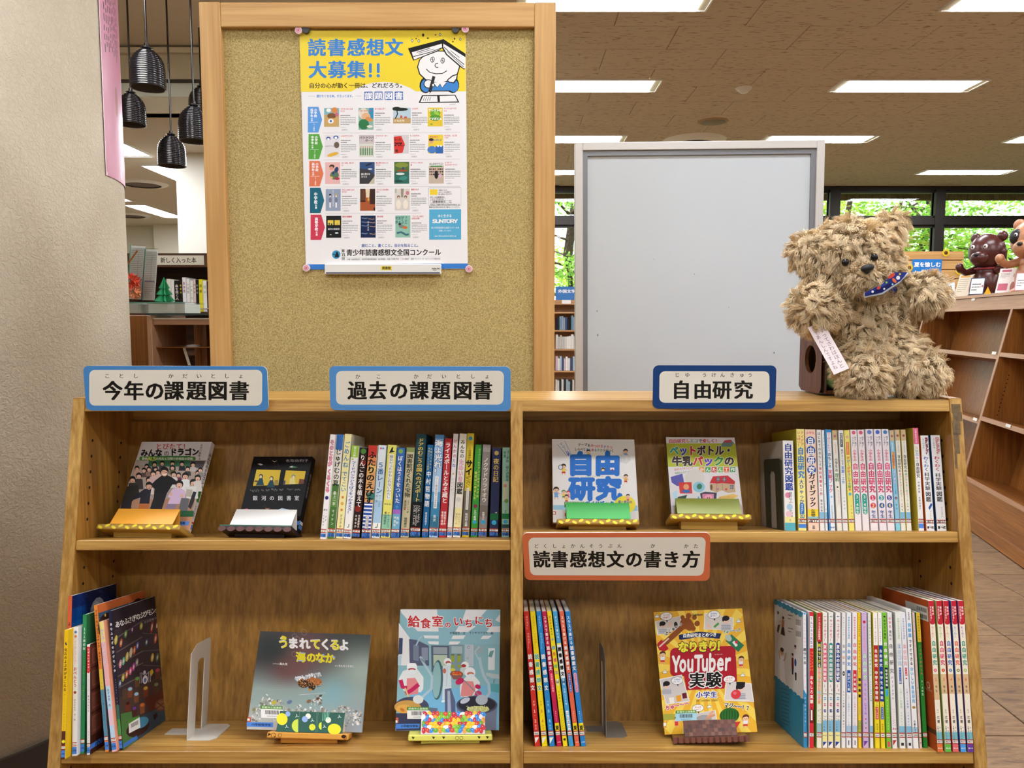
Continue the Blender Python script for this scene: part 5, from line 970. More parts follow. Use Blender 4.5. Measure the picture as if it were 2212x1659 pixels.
for x, y, c, c2 in ((865, 930, '6a4a30', '5a9a4a'), (800, 1010, '7a4230', '8cc0d0'), (857, 1060, '7a4a34', '9cd0e8'), (940, 1020, '7a3a24', 'd0b04a'), (780, 1130, '6a3424', '3a2020'), (838, 1180, '4a2a24', '6a3a8a'), (910, 1160, '8a5238', 'd8743a'), (1036, 1000, '5a3a30', '7a8a60'), (1048, 880, '6a4030', 'b84a58'), (1088, 950, '503830', '6a5a50'), (755, 1020, '5a4030', '4a4038')):
    pr.poly([(x - 26, y - 20), (x + 26, y - 28), (x + 20, y + 48), (x - 18, y + 56)], c); pr.ell(x, y - 20, 28, 22, c, -10, 12); pr.ell(x, y - 22, 19, 15, c2, -10, 12)
pr.ell(1080, 1160, 58, 52, '7a4a34', -20); pr.ell(1080, 1160, 44, 38, '8c5c44', -20); pr.line([(1030, 1190), (1130, 1130)], 8, '5a3424'); pr.line([(1040, 1130), (1120, 1195)], 8, '5a3424')
for dx in (-44, -30, 30, 44): pr.line([(935, 890), (935 + dx, 860), (935 + dx * 1.1, 950)], 5, 'b8b0b8')
pr.ell(935, 925, 24, 36, 'e4dfe0', 5); pr.ell(935, 930, 12, 20, '6a78b0', 5); pr.ell(930, 862, 12, 16, 'c8c8d0'); pr.poly([(975, 860), (1000, 840), (1010, 870), (990, 905)], 'd0b030')
pr.ell(870, 1330, 110, 72, '3a2420', -20); pr.ell(900, 1290, 70, 46, '4a90b0', -20); pr.poly([(1010, 1240), (1040, 1220), (1050, 1250), (1020, 1290)], '2a1a1a')
chars(pr, 'あなふさぎのジグモンタ', (690, 728, 765, 798, 835, 872, 910, 940, 974, 1008, 1040), 432, 42, 58, W_, .03, slope=-.24)
pr.row('たかおゆうこ', 925, 1060, 445, 22, 'a8a4a0', .01, slope=-.25)
pr.poly([(785, 1275), (885, 1238), (893, 1330), (790, 1368)], 'eceae6'); pr.poly([(785, 1262), (880, 1222), (884, 1240), (787, 1285)], '4e8a34')
for i in range(12): pr.poly([(807 + i * 5.5, 1288 - i * 2), (810 + i * 5.5, 1287 - i * 2), (812 + i * 5.5, 1322 - i * 2), (809 + i * 5.5, 1323 - i * 2)], '333333')
pr.poly([(740, 1450), (860, 1395), (870, 1425), (738, 1490)], '3f78cc')
pr.build('cover_print', lastb, M['cover']).matrix_local = mm

# -- lower right compartment, left group: report-writing guides
cr_ = (1040, 1290, 4.881); G = 'book report guides beside the divider'
def sui(c, c2, tc, n1, n2, nc):
    return [v('スイスイ！', 3, 13.5, tc, 5.5), v('ラクラク！！', 16, 28.5, tc, 5.5), v('読書感想文', 31, 60, nc[0], 8.6, bo=.05, o=(nc[1], .07) if nc[1] else None), v('小学', 66, 71, tc, 4), v(n1, 71.5, 77, tc, 6, bo=.06), v('・', 76, 79, tc, 4), v(n2, 79, 84, tc, 6, bo=.06), v('年生', 84, 88, tc, 4), ('p', [(1, 98), (1, 93.5), (9.5, 93.5)], W_)]
def sura(c2, t2, oc):
    return [v('スラスラ書ける', 3, 25, W_, 6.5, bo=.03), v('読書感想文', 25.5, 44.5, W_, 7.5, bo=.05, o=(oc, .09)), ('r', 47, 59.5, c2, 2, 8.4), ('c', 5.2, 47, 3.2, c2), ('c', 5.2, 59.5, 3.2, c2), v(t2, 46.5, 60, W_ if c2 != 'e8a0b4' else 'c8305a', 3.6, 5.2, .02), v('実業之日本社', 74, 82, W_, 2, bo=.0), ('r', 83, 90, 'f0d81c'), v('夏', 83.2, 89.8, K_, 8.5, bo=.05), ('h', '小学館', 97, 'e8e0e0', 2.5)]
RB1 = [
 ((560, 622, 445, 500, 155, 1575), 'd2352c', 'c02c26', sui(0, 0, 'f0c0b0', '１', '２', (W_, 'b02020')), 'red report guide for years one and two, next to the divider'),
 ((636, 700, 512, 567, 155, 1575), 'f2da1e', 'e2ca18', sui(0, 0, 'd8883a', '３', '４', ('3ca07c', 'f4f4e8')), 'yellow report guide with green characters, second from the divider'),
 ((715, 778, 577, 630, 155, 1575), '2c86c8', '2474b4', sui(0, 0, '9ad8e8', '５', '６', (W_, '1f5a9a')), 'blue report guide with white characters, third from the divider'),
 ((793, 850, 637, 685, 155, 1575), 'c42450', 'b01e46', sura('e8506a', '小学校１・２年生', 'a81c40'), 'crimson report guide with a yellow summer sticker'),
 ((858, 912, 690, 738, 155, 1575), 'f2dc22', 'e0ca1a', [v('脚本家', 3, 10, 'e07a3a', 5.5, bo=.04), v('が教える', 10, 18, '333333', 4), ('c', 5, 21, 3, 'a8a8a8'), v('読書感想文', 25, 48, ['4a9ad8', 'e07a3a', 'd84a6a', '4ab07a', '8a6ab8'], 7.5, bo=.05), ('c', 5, 52.5, 3.8, '8a8a84', 1.6), v('教室', 50, 56, W_, 5.5), v('篠原明夫', 59, 68, '333333', 3.2, bo=.0), v('小学校のうちに読書感想文の', 69, 88, 'c05a3a', 2.6, 3.5, .0), v('書き方がわかる本', 72, 88, '333333', 2.6, 7, .0), ('c', 5, 95, 3.2, '3a3420')], 'yellow report guide with multicoloured characters and grey oval'),
 ((922, 975, 750, 800, 155, 1575), '46a0d4', '3c90c4', [v('ひとりで書ける！', 3, 23, W_, 5, bo=.02), ('r', 24.2, 50, 'f0f0ec'), ('r', 23.8, 24.8, 'ece04a'), v('読書感想文', 26, 49, K_, 8, bo=.06), ('c', 5, 52.5, 4, '2a5a8a', 1.5), v('完全', 50, 55.5, W_, 5), v('小学１〜６年', 57, 70, W_, 4.5, bo=.02)] + [('r', 74 + 3.2 * i, 76.7 + 3.2 * i, W_, 2, 8) for i in range(5)] + [v('同部聖話絵', 74, 90, '333333', 4, bo=.0)], 'sky blue report guide with a white title panel'),
 ((985, 1040, 820, 868, 155, 1575), 'e0684c', 'd05a40', sura('3a6ab8', '小学校３・４年生', 'c04a34'), 'coral report guide with a blue age label'),
 ((1048, 1104, 880, 936, 155, 1575), '2a80c4', '1f70b0', sura('e8a0b4', '小学校５・６年生', '1c5a96'), 'deep blue report guide, last of the leaning row'),
]
for q, a, b, ops, lb in RB1: book(cr_, q, zC, .175, a, b, ops, lb, G, 'B', '816')

# -- lower right compartment, right group
G = 'free research books in the lower right compartment'
cr_ = (1660, 1290, 4.74)
def yatte(c, n1, n2): return [('c', 3.6, 3, 1.2, c), ('c', 6.4, 3, 1.2, c), v('やってみよう！', 5, 22, 'd0406a', 6), ('r', 24, 50, c, .8, 9.2), ('c', 5, 24, 4.2, c, .9), ('c', 5, 50.5, 4.2, c, .9), v('夏休みの自由研究', 24, 51, W_, 6.8, bo=.05), v(n1, 53, 56.5, 'd0406a', 5, 4), v(n2, 56, 59.5, 'd0406a', 5, 6.5), ('h', '年生', 60.5, '444444', 3), ('c', 5, 64, 3.4, '3aa0c8'), ('c', 5, 68.5, 3.4, 'e05a80'), ('c', 5, 73, 3.4, '2c3c9c'), ('h', '観察', 64, W_, 3.4), ('h', '実験', 68.5, W_, 3.4), ('h', '工作', 73, W_, 3.4), v('おもしろ実験', 76, 88, '333333', 3, 3.2, .01), v('学研編集部', 76, 88, '333333', 3, 7, .01), ('r', 80, 88.5, '84bcd8'), v('おもしろ実験', 76, 88, '333333', 3, 3.2, .01), ('r', 88.5, 95, 'f0e49a'), ('h', '407', 91, '888888', 3.5), ('p', [(.8, 99), (.8, 95.5), (9, 95.5)], '1c3c8c')]
def gak(c, c2, t2): return [v('学研の中学生の理科', 3, 20, c, 4.2), v('自由研究', 22, 41, c, 7.5, bo=.05, o=('f0f0f0', .05)), ('r', 43, 59.5, c2, 1, 9), v(t2, 45, 58.5, W_, 5.5), v('レポート実例＆テンプレート付き', 61, 86, c, 3.8, bo=.01), ('r', 84, 88.6, 'a8c8e0'), ('r', 94.5, 98, '4a4a70', 4, 6)]
RB2 = [
 ((360, 398, 350, 388, 160, 1545), 'e8e6ea', '3c98b4', [('p', [(0, 0), (10, 0), (5, 2)], '5aa8dc'), v('てんしろう先生の', 4, 26, 'f0a8b4', 6), v('超ウケる', 26, 39, K_, 9, bo=.05), v('ニュース', 40, 58, 'f0a0b8', 7), ('p', [(0, 57), (10, 61), (10, 100), (0, 100)], '2f8cc0'), v('みんなびっくり！', 62, 85, 'e8f0f8', 5.5, bo=.02)], '40', 'white-topped teal book with people on its visible back cover'),
 ((418, 467, 415, 465, 155, 1545), 'd4303c', 'e6e4e4', [('r', 3, 27, W_, 1, 9), v('てんじろう先生の', 3.5, 27, '2f62c0', 6.5), v('くんくんわかる', 29, 44, 'f0c83a', 3.2, 3), v('理科の実験が', 29, 44, 'f0a83a', 3.2, 7), v('おもしろ実験', 47, 68, W_, 7.5, bo=.05), ('r', 72, 82, '7a1c24'), ('r', 72, 80, W_, 3, 7), ('c', 5, 72, 1.8, '4a3024')], '40', 'red science book with white lettering'),
 ((492, 548, 494, 548, 160, 1545), 'ede8d4', '7a9a3a', [('r', 0, 22, 'c42c34'), v('ナショジオ式自由研究', 3, 20.5, W_, 5), ('r', 22, 41, '2c2c2c', 1.5, 8.5), v('親子でできる', 23, 41, ['f0dc3a', 'f4f0e0'], 6.2, bo=.03), ('r', 41, 68, 'f0a070', 2, 8), v('たのしい科学実験', 41.5, 68, ['e8789a', 'f08a4a', '6ab0d8'], 6, bo=.04, o=(W_, .05)), v('滝川洋二', 71, 86, '444444', 2.8, 3.2, .0), v('ガリレオ工房', 71, 84, '444444', 2.8, 7, .0), ('r', 82, 88.5, '9ac0c8')], '407', 'cream book with a red top block beside the red one'),
 ((550, 605, 555, 605, 160, 1545), 'eeebe4', 'd4b85a', yatte('e05a78', '１', '２'), '', 'cream summer project book with a pink title oval'),
 ((610, 665, 613, 668, 160, 1545), 'eeebe4', 'c0c0b4', yatte('1f8c8c', '３', '４'), '', 'cream summer project book with a teal title oval'),
 ((678, 740, 687, 740, 160, 1545), 'eeebe4', 'b8b8b4', yatte('1c3c8c', '５', '６'), '', 'cream summer project book with a navy title oval'),
 ((745, 792, 750, 792, 160, 1545), 'eceae6', 'c0beb8', [v('まとめ１０分レポート', 3, 21, '444444', 3.4, bo=.01), v('自由研究', 23, 40, ['5a5a5a', '4a9ad8', 'e08a4a', '7a6ab8'], 7, bo=.03), ('c', 5, 45.5, 3.4, K_, 2), v('小学生', 42, 49, W_, 4.4), v('おもしろ実験・工作で遊ぼう！', 58, 88, '333333', 4, bo=.02)], '407', 'plain white thin book with a black oval'),
 ((795, 850, 798, 850, 160, 1545), 'ebecec', 'bcbcc0', gak('3a86d0', '2152a8', '差がつく編'), '407', 'white book with blue characters and a blue block'),
 ((858, 915, 858, 908, 160, 1545), 'ebe8e8', 'c0bcbc', gak('dc4450', 'd02c38', 'お手軽編'), '407', 'white book with red characters and a red block'),
 ((918, 957, 910, 945, 160, 1545), 'f0c92c', 'd8b024', [v('チャート式の数研出版', 3, 18, '5a3a1c', 4), v('小学生のくらべて', 20, 39, K_, 5), v('発見！', 41, 47, 'd0502c', 5), v('理科実験', 48, 64, K_, 8.5, bo=.06), v('５・６年生', 66, 76, '2f7cc0', 4), ('r', 80, 88.6, '9aa83c'), v('数研出版', 80, 88, 'f0e8c0', 3, bo=.0)], '407', 'golden yellow book with heavy black characters'),
 ((965, 1035, 955, 1003, 160, 1545), 'cfb2d8', 'b898c4', [('c', 5, 7, 3, 'c83040'), v('身近なものでできる', 10, 29, 'e08a9a', 3.8, bo=.02), v('自由研究', 30, 51, 'e4f0e0', 7.5, bo=.04, o=('6aa890', .07)), v('かんたん', 52, 66, '9a7ab0', 5), v('じてん', 67, 76, '8a4ab8', 5.5), ('c', 5, 79, 1.6, 'c85a8a'), ('c', 5, 82, 1.6, '6aa86a'), ('c', 5, 85.5, 1.6, 'a07a5a'), ('p', [(1, 99), (1, 95), (9, 95)], '6a3a9a')], '407', 'lavender book with a red apple at the top'),
 ((1042, 1078, 1015, 1050, 160, 1545), 'e9ebe4', 'c4c6bc', [v('はじめてのおもしろ', 5, 28, '6ab05a', 5.5, bo=.02), v('理科実験＆工作', 29, 48, '6ab05a', 5.5), v('かんたん自由研究集', 51, 66, '333333', 4), ('r', 84, 89, '84bcd8')], '407', 'thin white book with light green lettering'),
]
for q, a, b, ops, num, lb in RB2:
    bb = book(cr_, q, zC, .178, a, b, ops, lb, G, 'B' if num else '', num)
    if 'people' in lb: uke = bb
cr_ = (1880, 1270, 4.483)
def chu(c, c2, t2): return [('r', 0, 24.5, W_), v('すぐできる、よくわかる！', 4, 23.5, c2, 3.6, bo=.02), ('r', 24.5, 66, c), v('自由研究', 27, 41, W_, 7, bo=.05), v('中学生の理科', 43, 65, W_, 7, bo=.05), ('r', 66, 69, 'f0e04a'), v('Ｎｅｗ', 66, 69.5, '444444', 3), ('r', 70, 79, c2, 1.5, 8.5), v(t2, 70.5, 78.5, W_, 4), v('野田新三', 82, 88.5, '333333', 3.6, bo=.01)]
def waku(c, n, fr, tc):
    return [('r', 0, 15, 'c42436'), ('c', 5, 15, 4.8, 'c42436', .6), v('理科が', 3.5, 10, W_, 3.8, 7.2, .03), v('すきになる！', 3.5, 14, W_, 3.8, 3, .03), v('わくわく', 17, 25, ['e09060', '8cc060', 'e09a6a', '5aa8d8', '8a5ab8'][fr], 4.5, 4.5, .03), v('自由研究', 26.5, 43.5, tc, 8, bo=.05), ('c', 5, 46.5, 3.2, ['e0607a', 'd0503c', '5a7a9c', '6a7a34', 'a8c070'][fr]), ('c', 5, 46.5, 1.4, ['f4c0c0', 'e8906a', 'a8c8e0', 'e8e0a0', 'dce8b0'][fr]), ('r', 49, 62 if fr else 66, 'dab88a'), v(n, 50, 55, 'd83a3c', 5.5, bo=.02), v('年生', 56, 61.5, '333333', 4)] + ([v('・２', 55, 60, 'd83a3c', 5.5, bo=.02)] if 0 else []) + [v('監修', 72, 75, '333333', 2.5, bo=.0), v('辻健', 76, 81.5, '26242a', 5, bo=.03), v('筑波大学', 83, 92, '444444', 2.6, 7, .0), v('附属小学校教諭', 83, 92, '444444', 2.6, 3.2, .0), ('r', 87, 92, '7ab8c0'), v('附属小学校', 84, 92, '444444', 2.6, 3.2, .0), ('r', 91.8, 94.8, 'b2453a'), ('r', 92.4, 94.2, 'eeeae2'), ('h', '407', 93.3, '333333', 3.4), ('r', 94.8, 100, c), ('h', '国土社', 97.5, W_, 2.6)]
RB3 = [
 ((45, 98, 25, 68, 240, 1555), 'ecd62a', 'c8b020', chu('b8242c', 'd04458', 'ベーシック'), '407', 'book with white top, red middle and yellow foot', .178),
 ((102, 148, 70, 112, 240, 1555), 'ecd62a', 'c8b020', chu('1c3f94', '3468b8', 'チャレンジ'), '407', 'book with white top, navy middle and yellow foot', .178),
 ((158, 205, 112, 157, 240, 1555), '7cc43a', '6cb030', [('c', 5, 3, 3, '2a2a2a', .7), v('中学生の理科', 5, 20, '26301c', 5.5, bo=.03), v('自由研究', 21, 40, W_, 8, bo=.05, o=('5aa82c', .06)), ('r', 41, 56.5, '14243c', 1, 9), v('地球環境編', 42, 55, W_, 5.5, bo=.04), ('r', 57, 62, '3aa0d8', 2, 8), v('水と空気とくらしを守る', 64, 87, 'e8f0c8', 3.4, bo=.0), ('r', 95, 99, 'e04a6a', 2, 8)], '407', 'lime green book with a dark earth environment block', .178),
 ((212, 268, 163, 207, 240, 1555), 'ebe8e6', 'c8c4c0', [v('中学生', 3, 12, 'd8405c', 5.5, bo=.03), v('理科の', 13, 21, '333333', 5.5, bo=.02), v('自由研究', 22, 46.5, '222222', 8.5, bo=.02), v('パーフェクト', 47, 65, '222222', 5.5, bo=.02), v('レポートの実例', 71, 84, 'c84a60', 2.6, 7, .0), v('すぐできる実験の例', 71, 86, 'c84a60', 2.6, 3.6, .0), ('h', '43', 86, 'c83a78', 5), ('p', [(1, 98), (1, 94), (9, 94)], 'b82c34')], '407', 'white book with tall thin black characters', .178),
 ((276, 352, 246, 288, 240, 1555), 'e9ebe4', 'c4c6bc', [v('学研の中学生の理科', 4, 20, '8cbc6a', 4, bo=.01), v('自由研究', 23, 40, 'eef4f4', 7, bo=.03, o=('4a78b8', .05)), ('r', 41, 53, '3a5ab0', 3, 7.4), v('チャレンジ編', 41.5, 52.5, W_, 3.4, bo=.01), v('レポートの実例', 56, 71, '8cbc6a', 4.2, bo=.01), v('＆発展研究', 73, 84, '8cbc6a', 3, bo=.0), ('r', 84, 89, '84bcd8'), ('r', 96, 98, '333333', 2.5, 7.5)], '407', 'broad white book with pale green lettering', .178),
 ((358, 412, 290, 340, 240, 1555), 'e9e9ec', 'c4c4c8', [v('学研の中学生の理科', 4, 20, '4a6ab8', 4, bo=.01), v('自由研究', 23, 40, 'f4eaea', 7, bo=.03, o=('d04a5a', .05)), ('r', 41, 47, 'd83a48', 3, 7.4), v('お手軽', 41, 47, W_, 3, bo=.01), ('c', 5, 49, 1.8, 'c83a48'), v('レポートの実例', 56, 71, '4a5a9a', 4.2, bo=.01), v('＆発展研究', 73, 84, '4a5a9a', 3, bo=.0), ('r', 84, 89, '84bcd8'), ('r', 96, 98, '333333', 2.5, 7.5)], '407', 'white book with blue and red lettering', .178),
 ((415, 472, 342, 395, 205, 1555), 'f0f0f0', 'd0d0cc', [v('後藤滋樹', 2, 8, '333333', 3.6, bo=.01), v('発酵菌', 10, 21, '5aa8dc', 7, bo=.05), v('ですぐできる', 22, 41, '26242a', 6, bo=.04), v('おいしい自由研究', 42, 68, 'a8d4f0', 6, bo=.03, o=('4a90c8', .05)), ('c', 5, 71, 3.4, 'b08a4a', .8), v('小倉ヒラク', 80, 90, '26242a', 4.4), ('r', 85, 88.5, 'a0cce0'), v('小倉ヒラク', 80, 90, '26242a', 4.4)], '588', 'taller white book with light blue fermentation title', .178),
 ((476, 506, 406, 430, 240, 1555), 'e4c8c0', 'a8a078', [v('女の子の手芸＆工作ＢＯＯＫ', 5, 52, '8a5a6a', 4.4, bo=.0), ('c', 5, 56, 2.4, '6a9a5a'), v('自由研究もできちゃう', 58, 86, 'c84a6a', 4, bo=.0), ('c', 5, 96, 3, '26242a', .6)], '594', 'narrow faded pink craft book beside the dark green one', .178),
 ((514, 562, 440, 480, 240, 1550), '2c8a34', '276f2c', [('r', 0, 22, 'ecc83a'), v('身近なものでつくる', 2, 21, '333333', 4, bo=.02), v('アイデア自由工作', 24, 47, 'd86a5a', 5.5, bo=.03), v('３・４年生', 50, 62, W_, 5, bo=.03)], '750', 'dark green book with a yellow top block', .178),
 ((643, 715, 567, 610, 125, 1590), 'f0e6d0', 'b04f20', waku('e8763a', '１', 0, '2f9a7c'), '', 'cream and red-topped book with orange back cover showing', .185),
 ((724, 790, 636, 690, 125, 1590), 'f0e6d0', '9cb45a', waku('66b848', '３', 1, 'd83a6a'), '', 'cream and red-topped book with a green foot', .185),
 ((799, 862, 705, 757, 125, 1590), 'f0e6d0', 'b8403c', waku('e46a6c', '４', 2, '2f6ac0'), '', 'cream and red-topped book with a salmon foot', .185),
 ((872, 935, 780, 830, 125, 1590), 'f0e6d0', '3a5aa0', waku('4aa0e0', '５', 3, 'e05a3c'), '', 'cream and red-topped book with a blue foot', .185),
 ((944, 1005, 845, 903, 125, 1590), 'f0e6d0', '6a3a6a', waku('6a3a9c', '６', 4, '2f9a7c'), '', 'cream and red-topped book with a purple foot, last in the row', .185),
]
for q, a, b, ops, num, lb, dp in RB3:
    bb = book(cr_, q, zC, dp, a, b, ops, lb, G, 'B' if num else '', num)
    if 'orange back' in lb: oran = bb
# back covers that can be seen
d, h, mm = side_art(uke, False); pr = Print(quadmap([(50, 90), (350, 155), (360, 1545), (5, 1360)], d, h))
pr.poly([(50, 90), (350, 155), (360, 1545), (5, 1360)], 'dcdad4'); pr.poly([(50, 90), (350, 155), (350, 165), (50, 110)], '3c98b8')
for i in range(7): x = 68 + i * 43; pr.ell(x, 112 + i * 10, 24, 28, '3c98b8', n=10)
pr.poly([(28, 850), (353, 1010), (360, 1545), (5, 1360)], '2f88a8')
for i in range(8): x = 40 + i * 44; pr.ell(x, 868 + i * 21, 26, 28, '2f88a8', n=10)
P0 = [(112, 545, 20, 30, '2a2220'), (268, 480, 14, 24, '2a2220'), (240, 560, 13, 22, '2a2220'), (85, 200, 12, 18, '2a2220'), (142, 240, 13, 18, '2a2220')]
pr.poly([(92, 620), (140, 620), (155, 900), (90, 870)], 'eeeceb'); pr.line([(95, 650), (88, 590), (92, 560)], 16, 'c8a890'); pr.line([(140, 660), (160, 610), (165, 570)], 16, 'c8a890'); pr.ell(122, 570, 20, 36, 'c89a80'); pr.ell(122, 550, 21, 22, '2a2220')
pr.poly([(228, 600), (250, 600), (252, 700), (226, 700)], '7a2c24'); pr.poly([(228, 700), (250, 700), (244, 770), (230, 770)], '2c2c34'); pr.poly([(255, 560), (285, 560), (288, 740), (255, 740)], 'e4e4e8'); pr.poly([(262, 740), (282, 740), (280, 820), (266, 820)], '26242c'); pr.ell(240, 575, 12, 20, 'c89a80'); pr.ell(240, 566, 12, 12, '2a2220'); pr.ell(270, 490, 11, 20, 'c89a80'); pr.ell(270, 480, 12, 12, '2a2220'); pr.ell(270, 640, 12, 40, '2c4a8c')
pr.poly([(78, 220), (100, 225), (112, 310), (82, 320)], 'd8d4d0'); pr.poly([(82, 320), (108, 312), (84, 400), (70, 380)], '26242c'); pr.ell(88, 205, 10, 15, '3a2a24'); pr.poly([(130, 260), (156, 262), (150, 330), (120, 330)], 'b07a5a'); pr.poly([(125, 330), (150, 330), (160, 410), (110, 400)], '26242c'); pr.ell(143, 242, 11, 15, '2a2220'); pr.line([(100, 280), (130, 290)], 8, 'c8a890')
for y in (220, 325):
    pr.rect(275, y, 335, y + 72, 'e8e6e2')
    for i in range(9): pr.rect(279 + i * 6, y + 4, 282 + i * 6, y + 58, '2a2a2a')
for i in range(10): pr.lines(100, 950 + i * 44, 240 + (i % 3) * 15, 1, 12, '1f4a60', 8, i)
pr.lines(195, 200, 245, 2, 32, '555555', 8, 1); pr.lines(195, 320, 250, 2, 32, '555555', 8, 2)
pr.build('back_print', uke, M['cover']).matrix_local = mm
d, h, mm = side_art(oran, False); pr = Print(quadmap([(105, 45), (565, 125), (640, 1590), (300, 1560)], d, h)); pr.fm = flatmap(100, d, h); hu = 100 * h / d
pr.rect(0, 0, 100, hu, 'b04f20'); pr.rect(52, 7, 98, 22, 'd8d4cc')
for yy in (8, 15):
    for i in range(10): pr.rect(76 + i * 2, yy + 1, 77.2 + i * 2, yy + 5.5, '2a2a2a')
pr.rect(0, hu * .862, 100, hu * .895, '5a3a22'); pr.ring(90, hu * .58, 3, .8, 'd8c8b0'); pr.row('わくわく', 82, 98, hu * .61, 3, 'd8c8b0', .0)
pr.build('back_print', oran, M['cover']).matrix_local = mm
# ------------------------------------------------------------------ books shown face-out on small easels
M['foil'] = paint('glossy_wrap', .38, .22, .03)
def display(crop, q, t, zb, art, thick, label, spine_col, side_col, cardq, cardcol, cardlabel, standq, standcol, standlabel, cardart=None, standart=None, lean=None, spine_side=1, spineart=None, prep=.002, standth=.011, w=None, h=None):
    ox, oy, sc = crop; P_ = lambda p: (ox + p[0] / sc, oy + p[1] / sc)
    px = [P_(p) for p in q]
    m, Wd, Hd = fit_rect(px, lambda u, v: hit(u, v, BO + BY * t, BY), lean=lean, w=w, h=h)
    b = thing('book', label, 'book', M4=m, group='books shown face out on easels')
    # body: cover front at y = 0, pages behind, spine on one side
    c = .0016; mb = MB(); s = spine_side
    x0, x1 = -Wd / 2, Wd / 2
    xs_, xo = (x1, x0) if s > 0 else (x0, x1)
    mb.box(x0, x1, 0, c, 0, Hd, side_col); mb.box(x0, x1, thick - c, thick, 0, Hd, side_col)
    a_, b2 = sorted((xs_, xs_ - s * c)); mb.box(a_, b2, c, thick - c, 0, Hd, spine_col)
    mb.build('cover', M['cover'], b)
    a_, b2 = sorted((xs_ - s * c, xo + s * .002)); MB().box(a_, b2, c, thick - c, .002, Hd - .002).build('pages', M['pages'], b)
    pr = Print(quadmap(q, Wd, Hd)); art(pr); pr.build('cover_print', b, M['cover'])
    if spineart:
        pr = Print(flatmap(10, thick, Hd)); spine_ops(pr, spineart, thick, Hd); o = pr.build('spine_print', b, M['cover'])
        o.matrix_local = Matrix.Translation((xs_, thick / 2, 0)) @ Matrix.Rotation(s * PI / 2, 4, 'Z')
    mi = m.inverted(); n = m.to_3x3() @ Vector((0, 1, 0)); og = m.translation
    def loc(p, yy=0): u, v_ = P_(p); return mi @ hit(u, v_, og + n * yy, n)
    # easel: seat, back rest and prop, all one thing
    a = loc(standq[0], -.036); c_ = loc(standq[1], -.036); sx0, sx1 = a.x, c_.x
    st = thing('book_easel', standlabel, 'book stand', M4=m @ Matrix.Translation(((sx0 + sx1) / 2, 0, 0)), group='wrapped card easels'); hw = (sx1 - sx0) / 2
    zs = -.0006
    MB().bbox(-hw, hw, -.036, thick + .012, zs - standth, zs, .0018, col=standcol).build('seat', M['foil'], st)
    MB().bbox(-hw * .82, hw * .82, thick + .001, thick + .009, zs, Hd * .5, .0015, col=standcol).build('back_rest', M['foil'], st)
    # prop down to the shelf
    sm = st.matrix_basis; up = sm.inverted().to_3x3() @ BZ
    pz = (BO + BZ * zb); pts = []
    for yy in (thick - .03, thick + .0115):
        p = sm @ Vector((0, yy, zs - standth)); k_ = (p - pz).dot(BZ); pts.append((yy, k_))
    pp = MB(); V8 = []
    for x in (-hw * .7, hw * .7):
        for yy, k_ in pts:
            p = Vector((x, yy, zs - standth + .001)); V8 += [p, p - up * max(k_ - .0006 + .001, .001)]
    pp.add(V8, [(0, 1, 3, 2), (4, 6, 7, 5), (0, 4, 5, 1), (2, 3, 7, 6), (1, 5, 7, 3), (0, 2, 6, 4)], standcol); pp.build('prop', M['foil'], st)
    if standart:
        pr = Print(flatmap(100, hw * 2, standth)); standart(pr, 100 * standth / (hw * 2)); o = pr.build('front_print', st, M['foil']); o.location = (0, -.0361, zs - standth)
    # folded card on the seat
    cm = [loc(p, -.028) for p in cardq]; cx0 = (cm[0].x + cm[3].x) / 2; cx1 = (cm[1].x + cm[2].x) / 2; ch_ = ((cm[0].z + cm[1].z) - (cm[2].z + cm[3].z)) / 2
    ch_ = max(.02, min(ch_, .05)); cw = (cx1 - cx0) / 2
    cd_ = thing('folded_card', cardlabel, 'card', M4=m @ Matrix.Translation(((cx0 + cx1) / 2, 0, .0002)), group='folded blank cards on the easels')
    yf, ya, yb = -.0345, -.022, -.003; th = .0008
    cb = MB(); cb.prism([(yf, 0), (ya, ch_), (yb, .0), (yb - .0012, 0), (ya, ch_ - .002), (yf + .0012, .0)], -cw, cw, cardcol if not cardart else 'f0f0ee', axis='x')
    cb.build('card', M['gloss'] if cardart is None else M['foil'], cd_)
    if cardart:
        sl = math.hypot(ya - yf, ch_); pr = Print(quadmap(cardq, cw * 2, sl)); cardart(pr)
        o = pr.build('card_print', cd_, M['foil']); o.matrix_local = Matrix.Translation((0, yf, 0)) @ Matrix.Rotation(-math.atan2(ya - yf, ch_), 4, 'X')
    return b
def leafy(bg, fg, n=9, alt=True):
    def f(pr, hh_):
        for i in range(n):
            x = 5 + i * 90 / (n - 1); pr.ell(x, hh_ * (.3 if i % 2 else .65), 3.2, hh_ * .26, fg, -25 if i % 2 else 25, 9)
    return f
# choir cover
def face(pr, x, y, r, skin='e0b49a', hair='1c1718', cl=None, w_=1.6, hgt=3.2, mouth=True):
    if cl: pr.poly([(x - r * w_, y + r * hgt), (x - r * w_ * .85, y + r * 1.3), (x - r * .4, y + r * .9), (x + r * .4, y + r * .9), (x + r * w_ * .85, y + r * 1.3), (x + r * w_, y + r * hgt)], cl)
    pr.ell(x, y - r * .15, r * 1.12, r * 1.2, hair, n=12); pr.ell(x, y + r * .15, r * .82, r * .95, skin, n=12)
    pr.poly([(x - r * .85, y - r * .1), (x - r * .6, y - r * .8), (x + r * .6, y - r * .8), (x + r * .85, y - r * .1), (x + r * .2, y - r * .45), (x - r * .4, y - r * .4)], hair)
    if mouth: pr.ell(x, y + r * .65, r * .22, r * .18, '7a3028', n=8); pr.ell(x - r * .35, y + r * .08, r * .1, r * .08, '1c1718', n=6); pr.ell(x + r * .35, y + r * .08, r * .1, r * .08, '1c1718', n=6)
